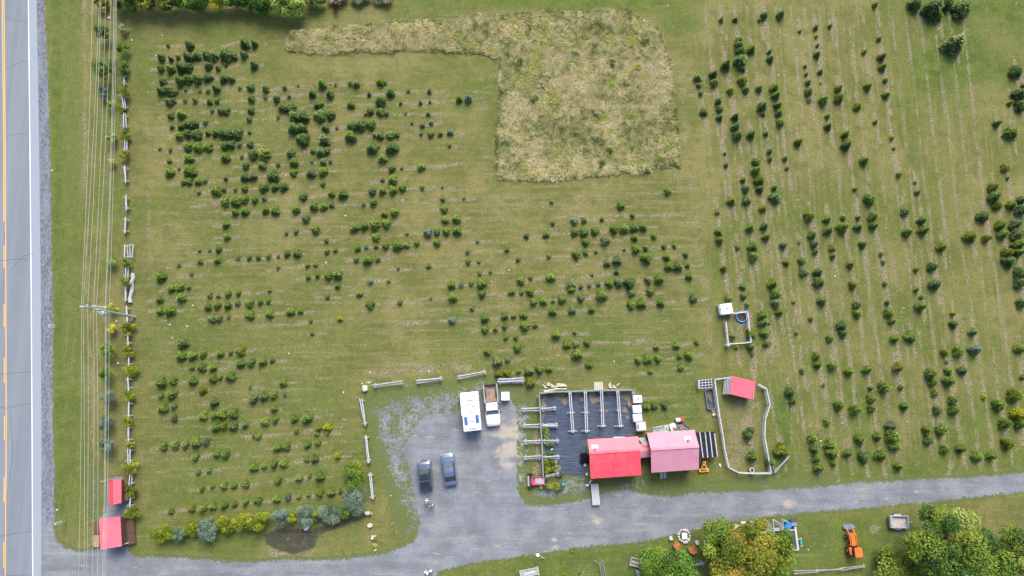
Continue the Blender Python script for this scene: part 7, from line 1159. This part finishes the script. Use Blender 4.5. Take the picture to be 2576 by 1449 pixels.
# --- fire ring, stumps, chairs, bench
def SA(x, y, z=0): return P(*S(2430, 2040, 6.354, x, y), z)
q = SA(1675, 440); t = thing("fire_pit", "ring of pale stones with a white basin inside, by the driveway", "fire pit", q)
rg = random.Random(9)
for i in range(15):
    a = 6.283*i/15+rg.uniform(-.08, .08); r_ = .78*rg.uniform(.9, 1.08); bm = bmesh.new(); bmesh.ops.create_icosphere(bm, subdivisions=2, radius=.19*rg.uniform(.75, 1.15)); [setattr(v, 'co', Vector((v.co.x*rg.uniform(.9, 1.2)+r_*.92*math.cos(a), v.co.y*rg.uniform(.85, 1.2)+r_*math.sin(a), v.co.z*.9+.14))) for v in bm.verts]; me = bpy.data.meshes.new("stone"); bm.to_mesh(me); bm.free(); me.materials.append(M["concrete"]); link("stone", me, t)
mb = MB(); mb.cyl((0, 0, .01), (0, 0, .05), .62, .62, 20); mb.build("ash_bed", "black_metal", t); mb = MB(); mb.prism(rounded(.72, .8, .1), .08, .3); mb.build("basin", "white_plastic", t, .03)
for x, y, lab in ((1335, 497, "grey cut stump left of the fire ring"), (1990, 610, "grey cut stump right of the fire ring")): t = thing("log_stump", lab, "stump", SA(x, y)); mb = MB(); mb.cyl((0, 0, 0), (0, 0, .42), .28, .25, 16, .06); mb.build("trunk", "wood_grey", t, .02)
def armchair(label, p, rz):
    t = thing("garden_chair", label, "chair", xy(p), rz, "orange-brown garden chairs by the fire ring")
    mb = MB(); mb.box((0, .02, .36), (.58, .60, .06)); mb.build("seat", "chair_seat", t)
    mb = MB(); mb.quadbox([(-.33, -.30, .36), (.33, -.30, .36), (.33, -.25, .36), (-.33, -.25, .36)], [(-.33, -.55, .98), (.33, -.55, .98), (.33, -.49, .98), (-.33, -.49, .98)]); mb.build("backrest", "chair_orange", t)
    for sg in (-1, 1): mb = MB(); mb.box((sg*.40, -.02, .58), (.17, .85, .04)); mb.build("armrest", "chair_orange", t); mb = MB(); mb.box((sg*.38, .33, .29), (.06, .08, .56)); mb.build("leg", "chair_orange", t); mb = MB(); mb.box((sg*.38, -.30, .29), (.06, .08, .56)); mb.build("leg", "chair_orange", t)
armchair("left orange-brown chair, turned askew below the fire ring", SA(1500, 670, .4), R(-40)); armchair("right orange-brown chair, tipped below the right stump", SA(1870, 770, .4), R(28))
t = thing("plank_bench", "narrow grey plank bench at the left edge of the golden maple", "bench", SA(2185, 670)); [(lambda mb: (mb.box((-.15+i*.16, 0, .42), (.13, 1.25, .04)), mb.build("seat_plank", "wood_grey", t)))(MB()) for i in range(3)]; mb = MB(); mb.box((0, .45, .2), (.4, .08, .4)); mb.box((0, -.45, .2), (.4, .08, .4)); mb.build("leg", "wood_weathered", t)
t = thing("wooden_glider", "white slatted lounge seat with checked cushion above the dense green tree", "seat", SA(1200, 945), R(-15))
for sg in (-1, 1): mb = MB(); mb.bar((sg*.62-.05, -.45, .5), (sg*.62+.05, .45, .55), .10, .08); mb.build("side_rail", "wood_fresh", t); mb = MB(); mb.box((sg*.6, 0, .24), (.08, .6, .46)); mb.build("leg", "wood_fresh", t)
for i in range(5): mb = MB(); mb.box((0, -.42+i*.13, .45), (1.15, .08, .03)); mb.build("slat", "wood_fresh", t)
mb = MB(); mb.prism(rounded(.85, .5, .08, cy=.28), .48, .58); mb.build("cushion", "cushion", t, .02)
t = thing("hay_wagon", "dark red farm cart loaded with pale poles, left of the dense green tree", "wagon", SA(660, 1090), R(-12)); mb = MB(); mb.box((.12, 0, .62), (1.2, 1.25, .1)); mb.build("bed", "wagon_red", t)
for c_, s_ in (((.12, .62, .8), (1.2, .07, .34)), ((.12, -.62, .8), (1.2, .07, .34)), ((.72, 0, .8), (.07, 1.25, .34))): mb = MB(); mb.box(c_, s_); mb.build("side_board", "wagon_red", t)
for a, b in (((-.1, .45, 1.0), (.75, -.05, 1.1)), ((-.2, .25, 1.0), (.55, -.55, 1.1)), ((-.55, .6, .9), (-.45, -.9, .8)), ((-.40, .7, .95), (-.62, .1, .9))): mb = MB(); mb.log(a, b, .06); mb.build("pole", "wood_grey", t)
for sx_ in (-.3, .55):
    for sy_ in (-.72, .72): mb = MB(); mb.cyl((sx_, sy_-.05, .33), (sx_, sy_+.05, .33), .33, .33, 18); mb.build("wheel", "dark_rubber", t)
t = thing("slatted_bench", "slatted grey bench with a beige cushion left of the red farm cart", "bench", SA(440, 1075), R(-14)); 
for i in range(9): mb = MB(); mb.box((-.55+i*.135, -.12, .42), (.07, .85, .035)); mb.build("slat", "wood_grey", t)
mb = MB(); mb.bar((-.62, -.55, .42), (.62, -.55, .42), .09); mb.bar((-.62, .32, .42), (.62, .32, .42), .09); mb.bar((-.64, -.6, .5), (-.64, .55, .7), .08); mb.build("frame", "wood_grey", t); mb = MB(); mb.prism(rounded(1.05, .34, .1, cx=0, cy=.0), .45, .58); mb.build("cushion", "cushion", t, .02); mb = MB(); mb.bar((-.6, .5, .8), (.6, .5, .8), .06, .4); mb.build("backrest", "wood_weathered", t)
# benches by the golden maple
def SB(x, y, z=0): return P(*S(2780, 2020, 5.8425, x, y), z)
for k, (x, y, wx, wy, lab, rz) in enumerate([(745, 335, 1.2, .8, "pale board stack half under the golden maple's left top", R(-10)), (955, 285, 1.75, 1.2, "pale board stack above the golden maple, left of the yellow frame", R(3))]):
    t = thing("board_stack", lab, "boards", SB(x, y), rz)
    for i in range(5): mb = MB(); mb.box((random.uniform(-.08, .08), -wy/2+wy*(i+.5)/5, .25+.05*(i % 2)), (wx, wy/5*.9, .05)); mb.build("board", "wood_grey" if i % 2 else "wood_fresh", t)
    mb = MB(); mb.box((-wx*.3, 0, .12), (.1, wy*.9, .2)); mb.box((wx*.3, 0, .12), (.1, wy*.9, .2)); mb.build("bearer", "wood_weathered", t)
q = SB(1310, 290); t = thing("yellow_hand_cart", "bright yellow ladder-like cart frame standing in the grass", "cart", q, R(14)); mb = MB(); mb.bar((-.18, .45, .5), (-.18, -.5, .35), .07); mb.bar((.18, .45, .5), (.18, -.5, .35), .07); mb.build("rail", "toy_yellow", t)
for y_ in (.42, 0.0): mb = MB(); mb.bar((-.2, y_, .5), (.2, y_, .48), .08); mb.build("rung", "toy_yellow", t)
mb = MB(); mb.box((-.05, .1, .2), (.45, .5, .2)); mb.build("base", "black_metal", t)
t = thing("picnic_bench", "long weathered bench with two slanted board backs, above the maple's right side", "bench", SB(1640, 330)); o = xy(SB(1640, 330))
for k in range(3): mb = MB(o); mb.bar(SB(1140, 445-k*28, .55), SB(1900-k*14, 372-k*18, .55), .16, .05); mb.build("seat_plank", "wood_grey", t)
for (x0_, y0_, x1_, y1_) in ((1345, 200, 1540, 385), (1560, 145, 1775, 365)):
    for k in range(4):
        u = k*.24; mb = MB(o); a = SB(x0_+k*14-10, y0_+k*30, 1.05-k*.1); b = SB(x1_-40+k*6, y1_-105+k*32, .95-k*.1); mb.bar(a, b, .15, .04); mb.build("back_board", "wood_weathered", t)
for x_, y_ in ((1540, 155), (1755, 130), (1545, 250)): mb = MB(o); mb.bar(SB(x_, y_, 1.15), SB(x_+25, y_+225, .5), .12, .08); mb.build("brace", "wood_grey", t)
t = thing("plank_bench", "long dark-seated bench with pale side rail, right of the golden maple", "bench", SB(1990, 620)); o = xy(SB(1990, 620)); mb = MB(o); mb.bar(SB(1980, 400, .5), SB(2030, 810, .5), .50, .06); mb.build("seat", "tank_dark", t)
for a, b, m_, w2 in (((2050, 320), (2120, 850), "wood_grey", .26), ((1845, 400), (1945, 790), "wood_weathered", .12), ((1890, 400), (1960, 770), "wood_weathered", .06)): mb = MB(o); mb.bar(SB(*a, .62), SB(*b, .62), w2, .10); mb.build("side_rail", m_, t)
mb = MB(o); mb.bar(SB(1950, 825, .5), SB(2110, 850, .5), .14, .3); mb.bar(SB(1900, 395, .5), SB(2060, 385, .5), .12, .3); mb.build("end_board", "wood_grey", t)
q = SB(2155, 660); t = thing("teal_watering_can", "teal barrow tray with pale handles right of the long dark bench", "barrow", q, R(5)); mb = MB(); mb.prism(rounded(.22, .55, .1), .3, .5); mb.build("tray", "teal_plastic", t, .02); mb = MB(); mb.bar((-.3, .42, .45), (.1, .5, .5), .06); mb.bar((-.2, -.5, .45), (.16, -.42, .5), .06); mb.bar((.08, .3, .5), (.1, .62, .5), .05); mb.build("handle", "wood_fresh", t)
q = SB(1860, 275); t = thing("blue_wheelbarrow", "bright blue wheelbarrow tipped beside the black tub and green hose", "wheelbarrow", q, R(-35)); mb = MB(); mb.quadbox([(-.28, -.4, .3), (.28, -.4, .3), (.28, .4, .3), (-.28, .4, .3)], [(-.38, -.55, .6), (.38, -.55, .6), (.38, .5, .6), (-.38, .5, .6)]); mb.build("tray", "blue_plastic", t); mb = MB(); mb.cyl((-.05, .6, .2), (.05, .6, .2), .2, .2, 16); mb.build("wheel", "dark_rubber", t); mb = MB(); mb.bar((-.25, -.3, .35), (-.3, -1.0, .55), .05); mb.bar((.25, -.3, .35), (.3, -1.0, .55), .05); mb.build("handle", "black_metal", t)
q = SB(1850, 200); t = thing("green_hose_bundle", "mint green folded hose bundle between the bench and black tub", "hose", q, R(-12)); mb = MB(); mb.log((-.5, .1, .3), (.45, -.06, .35), .11); mb.log((-.55, .22, .3), (.2, -.12, .35), .08); mb.build("hose", "green_plastic", t)
q = SB(1985, 215); t = thing("black_storage_tub", "grey-black storage tub at the upper end of the long dark bench", "tub", q, R(3)); mb = MB(); mb.prism(rounded(.78, .85, .1), .0, .6); mb.build("tub", "tank_dark", t, .03); mb = MB(); mb.prism(rounded(.72, .48, .08, cy=-.12), .6, .65); mb.build("lid", "steel_blue", t, .01); mb = MB(); mb.bar((-.35, .35, .5), (-.3, .75, .7), .06); mb.bar((.35, .35, .5), (.3, .75, .7), .06); mb.build("handle", "black_metal", t)
# bottom-edge garden box, lamp, posts
q = S(1620, 2150, 3.1415, 1455, 320); t = thing("planter_box", "long grey timber planter with a white strip, at the bottom edge", "planter", P(*q, .3), R(11)); mb = MB(); mb.box((0, 0, .3), (2.4, .85, .1)); mb.build("box", "wood_weathered", t)
for c_, s_ in (((0, .42, .34), (2.45, .07, .2)), ((0, -.42, .34), (2.45, .07, .2)), ((1.2, 0, .36), (.14, 1.1, .24)), ((-1.2, 0, .34), (.08, .9, .2))): mb = MB(); mb.box(c_, s_); mb.build("side", "wood_grey", t)
mb = MB(); mb.box((.1, -.05, .38), (1.45, .12, .06), .06); mb.build("white_strip", "white_paint", t); mb = MB(); [mb.box((x_, y_, .14), (.1, .1, .28)) for x_ in (-1.1, 1.1) for y_ in (-.38, .38)]; mb.build("leg", "wood_weathered", t)
b0, b1_ = S(1620, 2150, 3.1415, 1640, 155), S(1620, 2150, 3.1415, 1562, 105); B0 = P(*b0); t = thing("lamp_post", "white yard lamp on a leaning post where drive meets lower lawn", "lamp post", B0); T1 = P(*b1_, 2.4); mb = MB(B0); mb.cyl(B0, T1, .06, .05, 10); mb.build("post", "white_paint", t)
mb = MB(B0); mb.cyl(T1, T1+Vector((0, 0, .28)), .16, .22, 14); mb.build("lamp_head", "white_plastic", t); mb = MB(B0); mb.bar(T1+Vector((-.28, .06, .05)), T1+Vector((.2, -.06, .05)), .08); mb.build("arm", "white_paint", t)
for x, y, lab, m_ in ((1892, 355, "small yellow bush at the bottom edge right of the planter box", 'leaf_cedar'), (2102, 345, "small faded lime bush at the bottom edge left of the forked poles", 'leaf_sage'), (1548, 366, "tiny yellow-green bush touching the planter's lower edge", 'leaf_cedar'), (1990, 50, "low bright green weed patch at the drive's lower edge", 'leaf_lime')): bush("garden_shrub", lab, "shrub", *S(1620, 2150, 3.1415, x, y), 8, m_, .8 if y > 100 else .25, int(x), nleaf=450, ls=.055, trunk=y > 100)
# ---- roadside marker and sign
def roadsign(label, base, top, hh, pw, name="road_sign"):
    t = thing(name, label, "sign", xy(base)); mb = MB(); mb.box((0, 0, hh*.45), (.08, .08, hh*.9)); mb.build("post", "wood_weathered", t)
    mb = MB(); mb.prism([(-.03, -pw/2), (.03, -pw/2), (.03, pw/2), (-.03, pw/2)], hh*.38, hh); mb.build("sign_face", "white_paint", t, .01); return t
roadsign("short white marker board on a post at the gravel shoulder", G(0, 2, 586, 392), None, 1.95, .42); t = roadsign("white roadside sign seen edge on, near the driveway mouth", G(0, 3, 668, 893), None, 2.35, .30)
t = thing("wood_stake", "thin pale stick lying above the small red shed", "stick", G(0, 3, 1040, 494), R(15)); mb = MB(); mb.box((0, 0, .06), (.78, .07, .06)); mb.build("stick", "wood_fresh", t)
# ---- utility pole and its lines
B0 = P(339.3, 798); Hp = 11.6; t = thing("utility_pole", "tall grey-green wooden utility pole carrying the roadside wires", "utility pole", xy(B0)); mb = MB(); mb.cyl((0, 0, -.2), (0, 0, Hp), .20, .12, 14); mb.build("pole", "pole_wood", t)
def atpole(x, y, z): return G(0, 2, x, y, z)-xy(B0)
mb = MB(); mb.bar(atpole(940, 180, 10.2), atpole(1072, 196, 10.2), .12, .10); mb.build("crossarm", "pole_wood", t); mb = MB(); mb.bar(atpole(812, 186, 11.4), atpole(900, 190, 11.2), .10); mb.build("crossarm", "galvanised", t); mb = MB(); mb.bar(atpole(935, 214, 9.5), atpole(1010, 216, 9.3), .10); mb.build("crossarm", "galvanised", t)
for x, y, z_ in ((818, 186, 11.5), (834, 186, 11.5), (882, 172, 11.5), (940, 180, 10.3), (968, 180, 10.3), (1057, 190, 10.3), (1070, 196, 10.3)): q = atpole(x, y, z_); mb = MB(); mb.cyl(q, q+Vector((0, 0, .22)), .07, .05, 10); mb.build("insulator", "white_plastic", t)
q = atpole(1048, 258, 8.2); mb = MB(); mb.cyl(q+Vector((0, 0, -.5)), q+Vector((0, 0, .5)), .30, .30, 20); tr_ = mb.build("transformer", "galvanised", t); mb = MB(); mb.cyl(q+Vector((0, 0, .5)), q+Vector((0, 0, .58)), .31, .22, 20); mb.build("lid", "galvanised", tr_); mb = MB(); mb.cyl(q+Vector((-.3, .12, .45)), q+Vector((-.5, .18, .6)), .06, .05, 10); mb.build("bushing", "white_plastic", tr_)
M["cable"] = simple("cable", (.42, .43, .38), .6, .4)
WIRES = [(930, 818, 790, 11.6, .021, "farthest left"), (1000, 834, 845, 11.6, .021, "second from left"), (1015, 882, 872, 11.6, .021, "third from left"), (1063, 941, 928, 10.4, .021, "fourth from left"), (1118, 970, 980, 10.4, .021, "fifth from left"),
         (1147, 1058, 1033, 8.6, .028, "thicker, third from right"), (1162, 1066, 1045, 8.4, .028, "second from right"), (1172, 1100, 1060, 7.2, .024, "farthest right")]
for xt, xp, xb, z_, r_, lab in WIRES:
    p0, p1, p2 = G(0, 0, xt, 0, z_-.5), G(0, 2, xp, 190, z_), G(0, 3, xb, 1449, z_-.4); pts = []
    e0 = p0+(p0-p1)*.9; e2 = p2+(p2-p1)*.9
    for a, b, n_, sg in ((e0, p0, 4, 0), (p0, p1, 14, .25), (p1, p2, 14, .2), (p2, e2, 4, 0)):
        for i in range(n_): u = i/n_; q = a.lerp(b, u); pts.append(q-Vector((0, 0, sg*4*u*(1-u))))
    pts.append(e2); mb = MB()
    for a, b in zip(pts[:-1], pts[1:]): mb.cyl(a, b, r_, r_, 5)
    tag(mb.build("power_line", "cable"), "overhead wire on the roadside pole, "+lab+" of the eight", "power line", "overhead wires along the road")
# ================================================================== PEOPLE
def skin(name, pts, edges, rad, mat, parent=None, lev=2, root=0):
    me = bpy.data.meshes.new(name); me.from_pydata(pts, edges, []); me.materials.append(M[mat]); o_ = link(name, me, parent); m_ = o_.modifiers.new("skin", 'SKIN'); m_.use_smooth_shade = True
    for i, r_ in enumerate(rad): v = me.skin_vertices[0].data[i]; v.radius = (r_ if isinstance(r_, tuple) else (r_, r_)); v.use_root = (i == root)
    s_ = o_.modifiers.new("subd", 'SUBSURF'); s_.levels = lev; s_.render_levels = lev; return o_
def person(label, p, rz, top, legs, hair, scale=1.0, stride=.22, armL=(0, 0), cap=None):
    t = thing("person", label, "person", xy(p), rz); t.scale = (scale,)*3
    J = {'pel': (0, 0, .96), 'sp': (0, .01, 1.15), 'ch': (0, .0, 1.36), 'nk': (0, .01, 1.50), 'hd': (0, .04, 1.60), 'ht': (0, .04, 1.70), 'hl': (-.10, 0, .92), 'hr': (.10, 0, .92), 'kl': (-.11, stride*.5+.03, .50), 'kr': (.11, -stride*.35+.03, .50), 'al': (-.12, stride, .09), 'ar': (.12, -stride, .10), 'tl': (-.13, stride+.17, .04), 'tr': (.13, -stride+.17, .04),
         'sl': (-.18, 0, 1.42), 'sr': (.18, 0, 1.42), 'el': (-.26, -.06, 1.14), 'er': (.27, .06, 1.14), 'wl': (-.26, .14+armL[0], .95+armL[1]), 'wr': (.27, .20, .98), 'ml': (-.255, .19+armL[0], .90+armL[1]), 'mr': (.265, .26, .94)}
    k = list(J); E = [('pel', 'sp'), ('sp', 'ch'), ('ch', 'nk'), ('nk', 'hd'), ('hd', 'ht'), ('pel', 'hl'), ('pel', 'hr'), ('hl', 'kl'), ('hr', 'kr'), ('kl', 'al'), ('kr', 'ar'), ('al', 'tl'), ('ar', 'tr'), ('ch', 'sl'), ('ch', 'sr'), ('sl', 'el'), ('sr', 'er'), ('el', 'wl'), ('er', 'wr'), ('wl', 'ml'), ('wr', 'mr')]
    rad = dict(pel=(.155, .115), sp=(.14, .10), ch=(.165, .115), nk=.055, hd=(.078, .095), ht=(.072, .088), hl=.09, hr=.09, kl=.06, kr=.06, al=.042, ar=.042, tl=(.042, .03), tr=(.042, .03), sl=.065, sr=.065, el=.043, er=.043, wl=.028, wr=.028, ml=(.038, .018), mr=(.038, .018))
    body = skin("body", [J[q] for q in k], [(k.index(a), k.index(b)) for a, b in E], [rad[q] for q in k], "skin", t)
    for s_, w3, m3 in ((-1, J['wl'], J['ml']), (1, J['wr'], J['mr'])):      # fingers rooted in the palm
        pts = []; ed = []; rd = []
        b = Vector(m3)
        for i in range(4): o3 = Vector(((i-1.5)*.017, 0, 0)); L3 = [.072, .082, .078, .062][i]; c0 = len(pts); pts += [tuple(b+o3+Vector((0, -.01, .01))), tuple(b+o3+Vector((0, L3*.35, -L3*.30))), tuple(b+o3+Vector((0, L3*.45, -L3*.75)))]; ed += [(c0, c0+1), (c0+1, c0+2)]; rd += [.010, .009, .007]
        c0 = len(pts); pts += [tuple(b+Vector((-s_*.025, -.02, .02))), tuple(b+Vector((-s_*.048, .015, .0))), tuple(b+Vector((-s_*.05, .04, -.015)))]; ed += [(c0, c0+1), (c0+1, c0+2)]; rd += [.012, .010, .008]
        mb3 = skin("hand", pts, ed, rd, "skin", t, 1)
    # clothing over the body
    def lim(keys, grow, nm, m_, edges):
        pts = [J[q] if not isinstance(q, tuple) else q for q in keys]; r_ = []
        for q in keys: v = rad[q] if not isinstance(q, tuple) else .05; r_.append((v[0]+grow, v[1]+grow) if isinstance(v, tuple) else v+grow)
        return skin(nm, pts, edges, r_, m_, t)
    lim(['sp', 'pel', 'ch', 'sl', 'sr', 'el', 'er'], .016, "shirt", top, [(0, 1), (0, 2), (2, 3), (2, 4), (3, 5), (4, 6)])
    lim(['pel', 'hl', 'hr', 'kl', 'kr', 'al', 'ar'], .014, "trousers", legs, [(0, 1), (0, 2), (1, 3), (2, 4), (3, 5), (4, 6)])
    lim(['al', 'tl'], .012, "shoe", "cloth_dark", [(0, 1)]); lim(['ar', 'tr'], .012, "shoe", "cloth_dark", [(0, 1)])
    bm = bmesh.new(); bmesh.ops.create_uvsphere(bm, u_segments=18, v_segments=12, radius=1)
    for v in bm.verts: v.co = Vector((v.co.x*.092, v.co.y*.108+.03-(.02 if v.co.z < 0 else 0), v.co.z*.105+1.685)); 
    bmesh.ops.delete(bm, geom=[v for v in bm.verts if v.co.y > .09 and v.co.z < 1.71], context='VERTS'); me = bpy.data.meshes.new("hair"); bm.to_mesh(me); bm.free(); me.materials.append(M[hair]); link("hair", me, t)
    mb = MB(); [mb.box((sx_*.032, .135, 1.665), (.022, .012, .012)) for sx_ in (-1, 1)]; mb.build("eyes", "black_metal", t); mb = MB(); mb.box((0, .150, 1.635), (.024, .03, .04), 0, .6); mb.build("nose", "skin", t); mb = MB(); mb.box((0, .137, 1.595), (.045, .012, .010)); mb.build("mouth", "cloth_red", t)
    mb = MB(); [mb.box((sx_*.090, .03, 1.645), (.02, .035, .055)) for sx_ in (-1, 1)]; mb.build("ears", "skin", t)
    return t
h1 = P(*S(1655, 1950, 24.15, 575, 655), 1.5); person("grey-haired person in a black and red top walking toward the dark suv", xy(h1), R(-10), "cloth_dark", "cloth_white", "hair_grey", 1.08, .30)
h2 = P(*S(1655, 1950, 24.15, 1050, 1070), 1.5); person("dark-haired person in a pale grey shirt standing on the gravel", xy(h2), R(35), "cloth_light", "denim", "hair_dark", 1.05, .12, (.1, .15))
h3 = P(*S(1650, 2228, 32.2, 840, 1010), 1.5); person("left of two white-shirted people at the bottom edge of the drive", xy(h3), R(-40), "cloth_white", "cloth_light", "hair_dark", 1.08, .10, (.1, .15)); h4 = P(*S(1650, 2228, 32.2, 1400, 860), 1.5); person("right of two white-shirted people at the bottom edge of the drive", xy(h4), R(40), "cloth_white", "cloth_white", "hair_dark", 1.08, .14)
